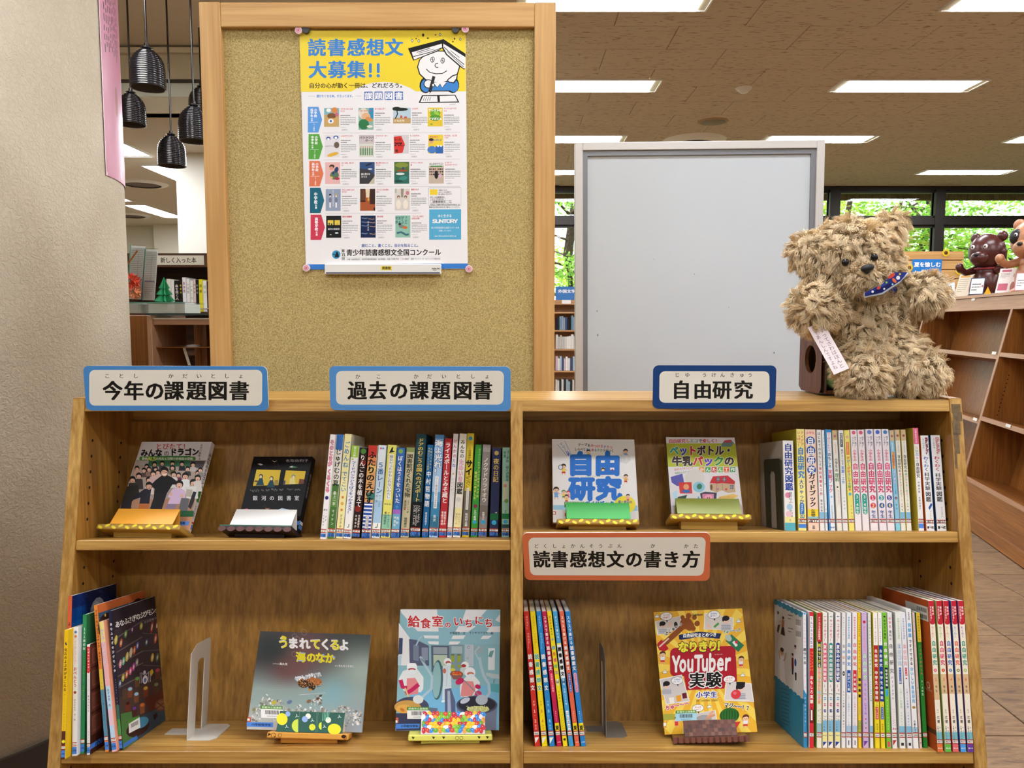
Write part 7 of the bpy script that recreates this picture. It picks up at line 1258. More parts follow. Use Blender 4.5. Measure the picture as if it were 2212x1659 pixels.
def art6(pr):
    q = [(150, 98), (1238, 80), (1243, 1437), (55, 1445)]
    pr.poly(q, '8ab8c0'); pr.poly([(150, 98), (1238, 80), (1240, 450), (850, 455), (470, 465), (250, 400), (148, 180)], '8fbcc8')
    for p in ([(150, 98), (545, 92), (560, 325), (330, 325), (160, 130)], [(860, 85), (1090, 82), (990, 195), (820, 200)], [(780, 262), (975, 258), (880, 325), (740, 330)], [(1235, 125), (1238, 215), (1185, 190)], [(1130, 262), (1240, 255), (1240, 320), (1085, 325)], [(395, 368), (560, 368), (558, 402), (405, 398)], [(440, 432), (560, 432), (556, 465), (455, 460)], [(718, 365), (858, 360), (830, 400), (700, 402)], [(680, 430), (800, 428), (770, 460), (670, 465)], [(1050, 362), (1150, 358), (1110, 395), (1020, 398)], [(130, 240), (245, 400), (240, 700), (110, 700)]): pr.poly(p, 'e8e8e8')
    pr.poly([(128, 400), (168, 402), (158, 575), (115, 580)], '3c4a68'); pr.poly([(110, 590), (150, 588), (140, 700), (105, 700)], 'b4d0e0'); pr.poly([(235, 410), (320, 420), (450, 480), (450, 700), (235, 700)], '5a607a'); pr.poly([(280, 470), (340, 480), (335, 650), (275, 640)], '7a8498'); pr.rect(370, 500, 440, 640, '8a94a8')
    pr.rect(475, 475, 675, 770, '5a6478'); pr.rect(498, 495, 652, 570, '98a4ac'); pr.rect(498, 580, 652, 700, 'b8c8b0'); pr.rect(675, 465, 835, 780, '8098a0'); pr.rect(700, 480, 820, 560, 'a8bcc0')
    for x in (712, 782): pr.rrect(x - 18, 570, x + 18, 655, 8, '98a83a'); pr.rrect(x - 18, 685, x + 18, 720, 8, '98a83a'); pr.rect(x - 18, 570, x + 18, 582, '5a6a3a')
    pr.rect(850, 460, 945, 700, 'b8c4cc'); pr.ring(890, 490, 14, 4, '6a7480'); pr.ring(880, 612, 10, 3, '6a7480'); pr.rect(1110, 495, 1185, 740, 'dce4e4'); pr.poly([(1130, 530), (1175, 520), (1150, 600), (1110, 590)], '6aa0a0'); pr.rect(945, 475, 1060, 560, '9ab0b8')
    pr.poly([(230, 1000), (1242, 900), (1243, 1437), (200, 1440)], '7ab8d8'); pr.poly([(1085, 770), (1235, 790), (1240, 840), (1150, 830), (1090, 800)], 'b8c4c8'); pr.line([(1100, 830), (1100, 900)], 8, '3c6a6a'); pr.line([(1180, 845), (1175, 920)], 8, '3c6a6a'); pr.poly([(1100, 890), (1240, 900), (1240, 1000), (1130, 980)], '5aa8b0')
    # cooks
    pr.poly([(600, 700), (690, 690), (695, 950), (660, 960), (655, 1080), (590, 1080), (600, 900)], 'cfdce0'); pr.ell(655, 652, 42, 40, 'eceeee'); pr.ell(662, 665, 30, 22, 'b85a4a'); pr.ell(668, 682, 28, 18, 'dce8ec'); pr.line([(650, 720), (640, 930)], 3, '8098a8'); pr.ell(605, 1098, 26, 14, 'e4ecf0', -15); pr.ell(620, 755, 18, 30, 'c86a54')
    pr.ell(850, 690, 44, 42, 'eceeee'); pr.ell(835, 696, 28, 18, 'a8383c'); pr.poly([(800, 720), (900, 720), (900, 800), (790, 790)], 'c8d4d4'); pr.ell(712, 740, 30, 16, 'd8c83a')
    pr.ell(540, 860, 62, 225, '4a6a70', 3, 28); pr.ell(530, 860, 48, 205, '8fb8b8', 3, 28)
    pr.poly([(110, 850), (160, 760), (220, 740), (320, 740), (385, 830), (380, 960), (350, 1000), (160, 980)], 'e2e6e4'); pr.poly([(200, 842), (290, 836), (330, 900), (320, 1020), (190, 1030)], 'e08a8c'); pr.ell(260, 722, 58, 52, 'f0f2f2'); pr.poly([(205, 700), (225, 672), (300, 672), (318, 705), (262, 708)], 'f4f6f6'); pr.ell(258, 742, 44, 14, 'a83034'); pr.ell(260, 768, 42, 26, 'e4ecec')
    pr.line([(130, 860), (150, 940), (200, 950)], 46, 'c0265a'); pr.line([(330, 910), (250, 975), (180, 1015)], 44, 'c0265a'); pr.line([(178, 950), (245, 1155)], 18, 'd8c080')
    pr.ell(755, 790, 75, 38, '6a5a54'); pr.ell(755, 785, 62, 28, 'c8502c'); rn = random.Random(2)
    for i in range(30): pr.ell(755 + rn.uniform(-52, 52), 785 + rn.uniform(-18, 18), 9, 6, rn.choice(['e07a34', 'c83c24', 'e8a04a']), n=6)
    pr.poly([(685, 800), (828, 800), (800, 850), (720, 850)], '8a5c54')
    pr.poly([(800, 880), (860, 820), (960, 810), (1020, 880), (1000, 960), (940, 1040), (800, 1050), (790, 950)], 'e4e8e4'); pr.poly([(830, 865), (940, 870), (970, 960), (930, 1035), (800, 1045), (812, 930)], 'e08c8a'); pr.ell(905, 770, 62, 60, 'eef0f0'); pr.ell(912, 785, 40, 22, 'c87a6a'); pr.ell(918, 808, 38, 24, 'e0eaec')
    pr.ell(790, 870, 52, 34, 'c0265a', -30); pr.ell(995, 930, 34, 26, 'c0265a', 20); pr.ell(1000, 1010, 40, 34, 'c83a6a'); pr.line([(835, 855), (960, 980), (1095, 1110)], 12, '8a8a98')
    # pots and steam
    pr.ell(250, 1160, 190, 110, '4a4c64', 0, 24); pr.ell(200, 1170, 150, 80, 'c89a50', 0, 24); pr.ell(160, 1190, 90, 50, 'e0a850'); pr.ell(140, 1200, 30, 18, 'c87a30', 30); pr.poly([(70, 1240), (430, 1240), (420, 1437), (60, 1443)], '3c3e5a'); pr.poly([(430, 1170), (540, 1180), (520, 1270), (440, 1260)], '6a7088')
    pr.poly([(620, 960), (690, 950), (740, 1100), (740, 1437), (620, 1437)], '5c6480'); pr.poly([(650, 980), (680, 980), (700, 1437), (650, 1437)], 'a8b0c0')
    pr.poly([(748, 1130), (1218, 1130), (1210, 1437), (790, 1437)], '7c829a'); pr.ell(985, 1140, 236, 108, '50566c', 0, 30); pr.ell(985, 1135, 215, 92, '30303c', 0, 30); pr.ell(1000, 1190, 130, 38, 'd0d080', 0, 20); pr.ell(850, 1090, 60, 30, 'c8ccd8', -25)
    for i in range(40): pr.ell(1000 + rn.uniform(-130, 110), 1185 + rn.uniform(-32, 28), 12, 4, rn.choice(['e8e4a0', 'c8cc6a', 'f0ecc0']), rn.uniform(0, 180), 6)
    for pts, w_ in (([(310, 480), (350, 400), (380, 380)], 20), ([(350, 600), (400, 660), (360, 620), (420, 720), (480, 820), (470, 960), (380, 1040), (330, 1120)], 34), ([(1010, 600), (1030, 700), (1060, 800), (1120, 900), (1130, 1000), (1060, 1100)], 42), ([(1010, 480), (960, 540), (1000, 620)], 22)): pr.line(pts, w_ * .8, 'aec6d0')
    pr.ell(320, 1080, 60, 50, 'd8dcd8'); pr.ell(1040, 1080, 70, 60, 'b4bec8')
    R_ = 'c83034'; O = ('f0e8e4', .04)
    pr.z += 2
    for c, x, y, s in (('給', 292, 220, 130), ('食', 420, 238, 115), ('室', 550, 215, 125), ('の', 662, 250, 70), ('い', 775, 212, 110), ('ち', 890, 230, 100), ('に', 1005, 195, 100), ('ち', 1112, 222, 105)):
        pr.ch(c, x, y, s, s, 'f2eeec', .09); pr.z += 1.5; pr.ch(c, x, y, s, s, R_, .035); pr.z += 1
    pr.row('大塚菜生・文', 680, 855, 338, 30, '26282c', .02); pr.row('イシヤマアズサ・絵', 895, 1165, 332, 30, '26282c', .02)
    barcode(pr, 192, 1205, 250, 100); pr.rect(62, 1290, 92, 1350, 'c86848'); pr.rect(60, 1322, 80, 1350, 'f0f0ee'); pr.poly([(60, 1365), (335, 1360), (325, 1415), (55, 1420)], '4f86d6'); pr.row('小学校中学年', 115, 312, 1388, 34, '14285c', .04)
def card6(pr):
    pr.poly([(368, 1275), (1078, 1273), (1075, 1500), (352, 1503)], 'd8d0cc'); rn = random.Random(6)
    L_ = [(365 + 46 * i + (23 if j % 2 else 0), 1290 + 34 * j) for j in range(7) for i in range(16)]
    for x, y in L_:
        m_ = abs(x - 715); k_ = random.Random(int(m_ / 24) * 31 + int(y / 22) * 7)
        if x < 385 or x > 1058 or y > 1482: continue
        c = k_.choice(['c8303c', 'd84a2c', 'f0c020', '3a8ad8', '8cc43a', 'f0e8e4', 'c8303c', 'e89a2c', '6aa830']); a = k_.uniform(0, 180)
        pr.ell(x, y, 36, 23, c, a if x < 715 else 180 - a, 10); pr.ell(x - 6, y - 6, 6, 3, 'f4f0ec', a, 6)
display((840, 1300, 5.184), [(150, 98), (1238, 80), (1243, 1437), (55, 1445)], .062, zC, art6, .010, 'school kitchen picture book with red title, by the divider', 'a83a34', 'c8d0d4',
        [(368, 1275), (1078, 1273), (1075, 1500), (352, 1503)], 'f0f0f0', 'folded card printed with coloured jelly beans', [(215, 1510), (1160, 1495)], 'e0dc6a', 'easel wrapped in pale yellow paper under the kitchen book', cardart=card6,
        standart=lambda pr, h_: [pr.poly([(x, h_ * .2), (x + 4, h_ * .3), (x + 2, h_ * .7)], '3a3a20') for x in (4, 28, 40, 82, 92)] + [pr.ring(58, h_ * .5, 2, .4, '3a3a20'), pr.ring(63, h_ * .5, 2, .4, '3a3a20')], lean=.30, spine_side=-1)
def art7(pr):
    q = [(165, 98), (1122, 95), (1358, 1470), (285, 1470)]
    pr.poly(q, 'ecb436'); cx, cy = 720, 700
    fq = homog(q, [(0, 0), (1, 0), (1, 1), (0, 1)]); fi = np.linalg.inv(fq)
    def border(a):
        dx, dy = math.cos(a), math.sin(a); t_ = min((.5 / abs(dx)) if dx else 9, (.5 / abs(dy)) if dy else 9); p = fi @ (.5 + dx * t_, .5 + dy * t_, 1); return tuple(p[:2] / p[2])
    for i in range(22): a = i * 2 * PI / 22; pr.poly([(cx, cy), border(a), border(a + .13)], 'f4d45a')
    pr.rrect(345, 485, 1070, 800, 60, 'b01c2c'); pr.poly([(350, 600), (1075, 600), (1100, 880), (970, 880), (960, 955), (530, 958), (500, 780), (360, 780)], 'b01c2c')
    # photographs
    for P, bg in (([(182, 195), (455, 150), (480, 275), (205, 345)], 'd4ccc4'), ([(720, 128), (1035, 190), (1035, 322), (712, 298)], 'd8d0c8'), ([(222, 825), (478, 782), (572, 1090), (300, 1118)], 'd0c8c4'), ([(975, 868), (1260, 905), (1300, 1118), (960, 1092)], 'd8d0cc'), ([(600, 1235), (868, 1198), (890, 1346), (620, 1350)], 'ccc4be')): pr.poly([(x, y) for x, y in P], 'f4f2ec'); c_ = np.mean(P, 0); pr.poly([tuple(c_ + (np.array(p) - c_) * .95) for p in P], bg)
    def man(x, y, s): pr.poly([(x - 50 * s, y + 105 * s), (x - 40 * s, y + 45 * s), (x, y + 30 * s), (x + 50 * s, y + 50 * s), (x + 60 * s, y + 105 * s)], 'c8c8cc'); [pr.line([(x - 42 * s, y + (52 + 10 * i) * s), (x + 50 * s, y + (56 + 10 * i) * s)], 3 * s, '4a4a54') for i in range(5)]; pr.ell(x, y + 6 * s, 30 * s, 34 * s, 'e8c0a8'); pr.ell(x, y - 12 * s, 36 * s, 26 * s, '1e1a1c'); pr.ell(x - 26 * s, y, 10 * s, 18 * s, '1e1a1c')
    man(262, 232, .95); pr.ell(340, 235, 14, 34, 'e8c0a8', 20); pr.ell(408, 240, 20, 34, '2a2420', -10)
    man(950, 205, 1.1); pr.line([(825, 280), (875, 240)], 24, '5a9a4a'); pr.ell(770, 270, 26, 14, 'e8c0a8', 40)
    man(305, 890, 1.1); pr.poly([(330, 1040), (390, 1035), (395, 1100), (345, 1105)], 'f0e8dc'); pr.poly([(410, 1020), (470, 1010), (478, 1080), (425, 1088)], 'e8a030'); pr.poly([(480, 995), (530, 985), (540, 1050), (492, 1056)], '6a1c24')
    man(1135, 950, 1.3); pr.poly([(1090, 882), (1190, 888), (1188, 945), (1095, 940)], '1e1a1c'); pr.ell(1092, 1025, 56, 54, 'd83c44'); pr.ell(1080, 1010, 20, 18, 'e8707a'); pr.line([(960, 1085), (1250, 1098)], 12, 'ecdcd0')
    pr.ell(740, 1290, 90, 40, '9a9a9a'); pr.line([(840, 1210), (780, 1280)], 30, 'd8a080'); pr.line([(860, 1250), (760, 1300)], 26, 'c89070')
    pr.line([(150 + 60, 470), (300, 420), (420, 320), (520, 230)], 60, '8a4a20'); pr.ell(520, 230, 70, 60, '94501f', 0, 18)
    for x, y, r in ((480, 165, 24), (545, 150, 30), (610, 170, 26), (640, 235, 30), (600, 285, 26), (560, 260, 50)): pr.ell(x, y, r, r, '94501f')
    pr.poly([(205, 430), (250, 390), (330, 490), (290, 520), (225, 505)], 'b8202c'); pr.line([(225, 470), (330, 380)], 16, 'ecc8b8')
    for p, t_, col in (((303, 147), ('コーラが', 'ふき出す？'), 'c8303c'), ((820, 150), ('ななめに', '立つ！'), '2a6ab8'), ((425, 848), ('３色の', 'ジュース！'), '2a6ab8'), ((1012, 852), ('スイカ', 'まるごと！'), 'c8303c'), ((665, 1170), ('おしぶき', 'シャワ！'), 'c8303c')):
        pr.ell(p[0], p[1], 68, 44, '2a2420', n=20); pr.poly([(p[0] - 10, p[1] + 30), (p[0] + 18, p[1] + 36), (p[0] + 10, p[1] + 66)], '2a2420'); pr.ell(p[0], p[1], 64, 40, 'f4f2ee', n=20); pr.row(t_[0], p[0] - 38, p[0] + 38, p[1] - 13, 21, col, .03); pr.row(t_[1], p[0] - 44, p[0] + 44, p[1] + 13, 21, col, .03)
    for x, y in ((202, 138), (1090, 220), (288, 742), (1160, 805), (795, 1150)): pr.poly([(x - 26, y - 2), (x - 10, y - 4), (x + 2, y - 26), (x + 10, y - 22), (x + 6, y - 6), (x + 26, y - 4), (x + 22, y + 22), (x - 26, y + 22)], '8a8478'); pr.poly([(x - 22, y + 1), (x - 9, y), (x + 3, y - 21), (x + 7, y - 19), (x + 3, y - 1), (x + 22, y), (x + 18, y + 18), (x - 22, y + 18)], 'f4f2ec')
    pr.row('Gakken', 585, 700, 142, 30, '26221c', .04)
    pr.poly([(450, 345), (660, 322), (905, 350), (890, 405), (660, 378), (470, 402)], '22305c'); pr.poly([(440, 350), (470, 345), (470, 402), (445, 395)], '18224a'); pr.row('自由研究まとめつき', 485, 855, 358, 46, 'f4f2ee', .05)
    for c, x in zip('なりきり！', (492, 600, 710, 818, 912)): pr.ch(c, x, 480, 125, 130, K_, .09); pr.z += 1.6; pr.ch(c, x, 480, 120, 122, 'ece040', .055); pr.z += 1.2
    pr.z += 1
    for c, x, w_ in zip('YouTuber', (412, 488, 572, 662, 735, 815, 905, 985), (185, 165, 160, 185, 160, 165, 165, 165)): pr.ch(c, x, 660, w_ * .72, 225, 'f4f2ee', .055)
    pr.row('ユーチューバー', 838, 930, 573, 16, 'f4f2ee', .02)
    for c, x in (('実', 648), ('験', 835)): pr.ch(c, x, 848, 185, 185, 'f4f2ee', .075); pr.z += 1.5; pr.ch(c, x, 848, 178, 178, '14110f', .045); pr.z += 1.2
    for c, x in zip('小学生', (678, 760, 842)): pr.ch(c, x, 1018, 82, 78, 'f4f2ee', .12); pr.z += 1.5; pr.ch(c, x, 1018, 78, 74, '2a3a8c', .045); pr.z += 1.2
    pr.row('監修 法政大学教授 左巻健男', 645, 890, 1086, 24, '4a3c1c', .01)
    pr.z += 1
    for t_, x0, x1, y, h_, col, sl in (('ぶしゅーっ', 285, 478, 340, 46, K_, -.62), ('そぉ〜〜っと', 925, 1120, 335, 42, '1f7a6a', -.1), ('ちゅ〜〜〜', 290, 560, 1158, 62, 'd02858', -.2), ('マジ〜〜！？', 965, 1270, 1140, 62, K_, .16)): pr.row(t_, x0, x1, y, h_, col, .05, out=('f4f2ee', .06), slope=sl)
    pr.line([(985, 395), (1130, 520)], 92, '2f7a54'); pr.ell(985, 400, 30, 44, 'b8c4b8', -45); pr.line([(1040, 440), (1080, 490)], 28, 'ecece6'); pr.ell(1075, 448, 16, 16, 'c8303c')
    for x, y, s, sh in ((262, 560, 2.3, 'e8e8ea'), (1135, 640, 2.1, 'e8e8ea'), (1215, 1310, 2.6, 'e8e8ea'), (420, 1300, 2.0, 'd83a44')):
        kid(pr, x, y, s, sh, '5a3020', 'd83a34')
    pr.ell(1028, 1265, 112, 88, '2f6a2c', 0, 26)
    for i in range(7): pr.line([(935 + i * 30, 1200 + abs(i - 3) * 6), (928 + i * 33, 1265), (938 + i * 30, 1330 - abs(i - 3) * 8)], 9, '1c4a1c')
    pr.line([(1005, 1185), (985, 1165), (970, 1172)], 6, '3c6a2c'); pr.poly([(1000, 1350), (1160, 1340), (1100, 1440), (1085, 1440)], 'd83a34'); pr.line([(1060, 1425), (1100, 1438)], 10, '2f7a3c')
    barcode(pr, 410, 1225, 240, 90, 'a4d0e0'); pr.poly([(265, 1225), (405, 1228), (400, 1295), (272, 1300)], 'a8a844'); pr.rect(268, 1325, 305, 1390, 'e0a050'); pr.rect(270, 1330, 300, 1368, 'f0ece0')
def check(pr):
    pr.poly([(515, 1352), (1088, 1348), (1100, 1520), (500, 1520)], '5c3426'); rn = random.Random(12)
    for i in range(14):
        for j in range(4):
            x = 512 + i * 41; y = 1355 + j * 41
            if (i + j) % 2 == 0: pr.rect(x, y, min(x + 40, 1085), min(y + 38, 1515), rn.choice(['6e4232', '7a5040', '4a2a20', '64392a']))
    for i in (1, 5, 9, 12):
        for k_ in range(5): pr.line([(530 + i * 41 + k_ * 8, 1435), (522 + i * 41 + k_ * 8, 1470)], 3, '2a1c20')
display((1380, 1300, 5.184), [(165, 98), (1122, 95), (1358, 1470), (285, 1470)], .062, zC, art7, .007, 'yellow video experiment book with a red title shield', '2c3a2a', 'd8c060',
        [(515, 1352), (1088, 1348), (1100, 1520), (500, 1520)], '5c3426', 'glossy brown chequered folded card', [(385, 1560), (1235, 1560)], '5c3426', 'easel wrapped in glossy brown chequered paper', cardart=check,
        standart=lambda pr, h_: [pr.rect(i * 8, 0, i * 8 + 5, h_, '74483a') for i in range(13)], lean=.36, spine_side=-1)

# ------------------------------------------------------------------ metal bookends
def bookend(p, h, d, label, m, right=.035, tongue=.05, slot=(.3, .78), cham=.5):
    """p: bottom corner of the upright plate nearest the viewer, in bookcase coordinates"""
    t = thing('bookend', label, 'bookend', M4=BF @ Matrix.Translation((p.x, p.y, p.z + .0002)), group='metal bookends')
    a, b = d * .36, d * .70; hs = h * slot[1]; th = .0012
    P = [(0, 0), (a, 0), (a, hs), (a + (b - a) * .2, hs + .006), (a + (b - a) * .8, hs + .006), (b, hs), (b, 0), (d, 0), (d, h * .96), (d - .006, h), (d * cham * .5 + .004, h), (0, h - d * cham * .3)]
    mb = MB(); n = len(P)
    # plate as quads around the slot
    polys = [[0, 1, 2, 11], [2, 3, 10, 11], [3, 4, 9, 10], [4, 5, 8, 9], [5, 6, 7, 8]]
    vs = [(0, y, z) for y, z in P] + [(th, y, z) for y, z in P]
    fs = [tuple(q)[::-1] for q in polys] + [tuple(n + i for i in q) for q in polys] + [(i, (i + 1) % n, n + (i + 1) % n, n + i) for i in range(n)]
    mb.add(vs, fs); mb.build('upright', m, t)
    if right: MB().prism([(th, 0), (right, 0), (right + .01, .012), (right + .01, d - .012), (right, d), (th, d), (th, b), (th, a)], 0, th, axis='z').build('foot', m, t)
    MB().box(-tongue, th, a, b, 0, th).build('tongue', m, t)
    return t
Mg = mat('dark_green_steel', '3a4034', .45, .2); Mw = mat('white_steel', 'd4cfc4', .35, .1); Ms = mat('grey_steel', '84827a', .35, .5)
p = BI @ hit(403, 1600, BO + BZ * zC, BZ); tp = bl(420.9, 1411, p.y); bookend(p, tp.z - zC + .012, .10, 'white metal bookend standing beside the dark picture book', Mw, .045, .06)
p = BI @ hit(1309, 1594, BO + BZ * zC, BZ); tp = bl(1313, 1420, p.y); bookend(p, tp.z - zC + .012, .10, 'grey metal bookend standing beside the leaning report guides', Ms, .035, .035)
bk = [o for o in C.objects if o.get('label', '').startswith('white illustrated free research guide')][0]
q_ = BI @ (bk.matrix_basis @ Vector((-bk['_w'] / 2 - .0016, .004, 0))); bookend(Vector((q_.x, q_.y, zB)), bk['_h'] * .80, .105, 'dark green metal bookend holding the upright research books', Mg, 0, .0, cham=.1)
for o in C.objects:
    for k_ in ('_w', '_d', '_h'):
        if k_ in o: del o[k_]

# ------------------------------------------------------------------ plush bear on top
BTOP = TOP.z + .001
def W3(u, v, y): return at_y(u, v, y)
bear = thing('teddy_bear', 'shaggy beige teddy bear sitting on the right end of the bookcase', 'teddy bear', loc=(W3(1885, 850, 1.62).x, 1.62, BTOP + .003))
bl_ = bear.location.copy()
parts = []
def E_(u, v, y, r, rot=None): c = W3(u, v, y) - bl_; parts.append((c, r if isinstance(r, tuple) else (r, r, r), rot))
def cap(a, b, ra, rb, n=6):
    A = W3(*a) - bl_; B = W3(*b) - bl_
    for i in range(n): t_ = i / (n - 1); r = ra + (rb - ra) * t_; parts.append((A.lerp(B, t_), (r, r, r), None))
E_(1838, 563, 1.63, (.092, .078, .078), Matrix.Rotation(.2, 3, 'Y')); E_(1862, 596, 1.575, (.050, .045, .040))
E_(1745, 545, 1.635, (.034, .018, .038)); cap((1775, 540, 1.64), (1748, 545, 1.635), .025, .028, 3)
E_(1925, 494, 1.655, (.026, .017, .036)); E_(1741, 543, 1.635, (.026, .016, .032)); cap((1895, 515, 1.66), (1918, 500, 1.655), .024, .026, 3)
E_(1872, 690, 1.645, (.080, .066, .085)); E_(1885, 755, 1.64, (.080, .07, .058)); E_(1860, 650, 1.645, (.062, .055, .05))
cap((1820, 655, 1.63), (1757, 658, 1.585), .032, .040); E_(1755, 668, 1.58, (.038, .038, .040))
cap((1920, 640, 1.64), (1995, 632, 1.60), .030, .036); E_(1998, 634, 1.595, (.036, .036, .036))
cap((1850, 770, 1.62), (1866, 806, 1.575), .046, .042); E_(1866, 812, 1.572, (.044, .038, .041))
cap((1935, 765, 1.62), (1975, 806, 1.585), .048, .042); E_(1984, 806, 1.585, (.046, .040, .040))
mb = MB()
for c, r, rot in parts: mb.ball(c, r, 16, 10, T=rot.to_4x4() if rot else None)
o = mb.build('body', mat('plush_backing', 'b8a078', .95), bear)
md = o.modifiers.new('r', 'REMESH'); md.mode = 'VOXEL'; md.voxel_size = .006
md = o.modifiers.new('s', 'SMOOTH'); md.iterations = 6; md.factor = .6
bpy.context.view_layer.update(); ev = o.evaluated_get(bpy.context.evaluated_depsgraph_get()); me = bpy.data.meshes.new_from_object(ev); o.modifiers.clear(); o.data = me
for pl in me.polygons: pl.use_smooth = True
me.calc_loop_triangles()
nt = len(me.loop_triangles); tv = np.array([t_.vertices for t_ in me.loop_triangles]); vc = np.array([v_.co for v_ in me.vertices]); vn = np.array([v_.normal for v_ in me.vertices])
A, B, Cc = vc[tv[:, 0]], vc[tv[:, 1]], vc[tv[:, 2]]; ar = np.linalg.norm(np.cross(B - A, Cc - A), axis=1) / 2
def sample(n):
    i = RNG.choice(nt, n, p=ar / ar.sum()); r1, r2 = RNG.random(n), RNG.random(n); s_ = np.sqrt(r1); a, b, c = 1 - s_, s_ * (1 - r2), s_ * r2
    P = A[i] * a[:, None] + B[i] * b[:, None] + Cc[i] * c[:, None]; N = vn[tv[i, 0]] * a[:, None] + vn[tv[i, 1]] * b[:, None] + vn[tv[i, 2]] * c[:, None]
    return P, N / np.linalg.norm(N, axis=1)[:, None]
NC = 3600; CP, CN = sample(NC)
cdir = CN * .45 + np.array([0, -.12, -.55]) + RNG.normal(0, .42, (NC, 3)); cdir -= CN * np.minimum(0, (cdir * CN).sum(1))[:, None] * 1.2; cdir /= np.linalg.norm(cdir, axis=1)[:, None]
clen = RNG.uniform(.016, .028, NC); face_c = np.array(W3(1862, 590, 1.55) - bl_); clen *= np.where(np.linalg.norm(CP - face_c, axis=1) < .055, .55, 1); CT = CP + CN * .004 + cdir * clen[:, None]
ccol = RNG.uniform(.86, 1.12, NC)
NH = 120000; HP, HN = sample(NH)
near = np.empty(NH, int)
from mathutils.kdtree import KDTree
kd = KDTree(NC)
for i in range(NC): kd.insert(CP[i], i)
kd.balance(); near[:] = [kd.find(q_)[1] for q_ in HP]
tip = CT[near] + (HP - CP[near]) * .6 + RNG.normal(0, .0022, (NH, 3)); L_ = np.linalg.norm(tip - HP, axis=1)
mid = HP + (tip - HP) * .5 + HN * (.25 * L_)[:, None] + RNG.normal(0, .0014, (NH, 3)); q1 = HP + (tip - HP) * .2 + HN * (.2 * L_)[:, None]
dv = tip - HP; side = np.cross(dv, HN + RNG.normal(0, .3, (NH, 3))); side /= np.linalg.norm(side, axis=1)[:, None] + 1e-9; wd = RNG.uniform(.0003, .00055, NH)[:, None]
V = np.stack([HP - side * wd, HP + side * wd, q1 - side * wd, q1 + side * wd, mid - side * wd * .9, mid + side * wd * .9, tip], 1).reshape(-1, 3)
base = np.arange(NH)[:, None] * 7
quads = np.concatenate([base + [0, 1, 3, 2], base + [2, 3, 5, 4]], 1).reshape(-1, 4); tris = base + [4, 5, 6]
me = bpy.data.meshes.new('fur'); me.vertices.add(len(V)); me.vertices.foreach_set('co', V.ravel())
lv = np.concatenate([quads.ravel(), tris.ravel()]); me.loops.add(len(lv)); me.loops.foreach_set('vertex_index', lv.astype(np.int32))
ls = np.concatenate([np.arange(len(quads)) * 4, len(quads) * 4 + np.arange(len(tris)) * 3]); lt = np.concatenate([np.full(len(quads), 4), np.full(len(tris), 3)])
me.polygons.add(len(ls)); me.polygons.foreach_set('loop_start', ls.astype(np.int32)); me.polygons.foreach_set('loop_total', lt.astype(np.int32)); me.update(calc_edges=True); me.validate()
ca = me.color_attributes.new('Col', 'FLOAT_COLOR', 'POINT'); bc = np.array(lin('ecd5ae')); hc = (ccol[near] * RNG.uniform(.92, 1.08, NH))[:, None] * bc[None]; cols = np.repeat(np.column_stack([hc, np.ones(NH)]), 7, 0).astype(np.float32); ca.data.foreach_set('color', cols.ravel())
me.materials.append(paint('plush_fur', .8, .25)); o = bpy.data.objects.new('fur', me); C.objects.link(o); o.parent = bear; o['kind'] = 'stuff'
Me = mat('glass_black', '0a0a0c', .12)
for u, v_, y_ in ((1826, 567, 1.545), (1889, 556, 1.532)): p = W3(u, v_, y_) - bl_; MB().ball(p, (.0075, .006, .0078), 14, 10).build('eye', Me, bear)
p = W3(1874, 579, 1.520) - bl_; nb = MB(); nb.ball(p, (.014, .007, .0075), 16, 10, T=Matrix.Rotation(-.25, 4, 'Y')); nb.ball(p + Vector((-.001, 0, -.006)), (.006, .005, .006), 12, 8); nb.build('nose', mat('nose_thread', '151414', .5), bear)
# bandana: a ring round the neck and a goldfish-patterned flap
NC_ = W3(1873, 634, 1.62) - bl_
sc_ = thing('bandana', 'navy goldfish-patterned bandana round the teddy bear\'s neck', 'bandana', loc=bl_)
rg = MB(); n = 30; ring = []
for i in range(n): a = 2 * PI * i / n; ring.append(NC_ + Vector((.050 * math.cos(a), .048 * math.sin(a), .012 * math.cos(a) + .004 * math.sin(3 * a))))
rg.tube(ring + ring[:1], .009, 8, '25306e', cap=False); rg.build('neck_band', paint('bandana_cloth', .8, .2), sc_)
q = [(1932, 588), (1962, 588), (1946, 606), (1905, 632), (1868, 640), (1868, 632), (1905, 614)]
ys = [1.535, 1.55, 1.54, 1.53, 1.53, 1.532, 1.53]
pts = [W3(u, v_, y_ - .005) - bl_ for (u, v_), y_ in zip(q, ys)]
fb = MB(); off = Vector((0, .0016, 0)); ctr = W3(1915, 615, 1.520) - bl_; nP = len(pts)
fb.add(pts + [ctr] + [p_ + off for p_ in pts] + [ctr + off], [((i + 1) % nP, i, nP) for i in range(nP)], '25307a'); fb.add([p_ + off for p_ in pts] + [ctr + off], [(i, (i + 1) % nP, nP) for i in range(nP)], 'b0bcd8')
fb.add([p_ for p_ in pts] + [p_ + off for p_ in pts], [(i, (i + 1) % nP, nP + (i + 1) % nP, nP + i) for i in range(nP)], 'd8dce8'); fb.build('flap', bpy.data.materials['bandana_cloth'], sc_)
hem = MB(); hem.tube([W3(1868, 641, 1.529) - bl_, W3(1905, 634, 1.529) - bl_, W3(1940, 610, 1.536) - bl_, W3(1960, 590, 1.546) - bl_], .0026, 6, 'c8d0e4'); hem.build('hem', bpy.data.materials['bandana_cloth'], sc_)
bp_ = Print(lambda a: a)
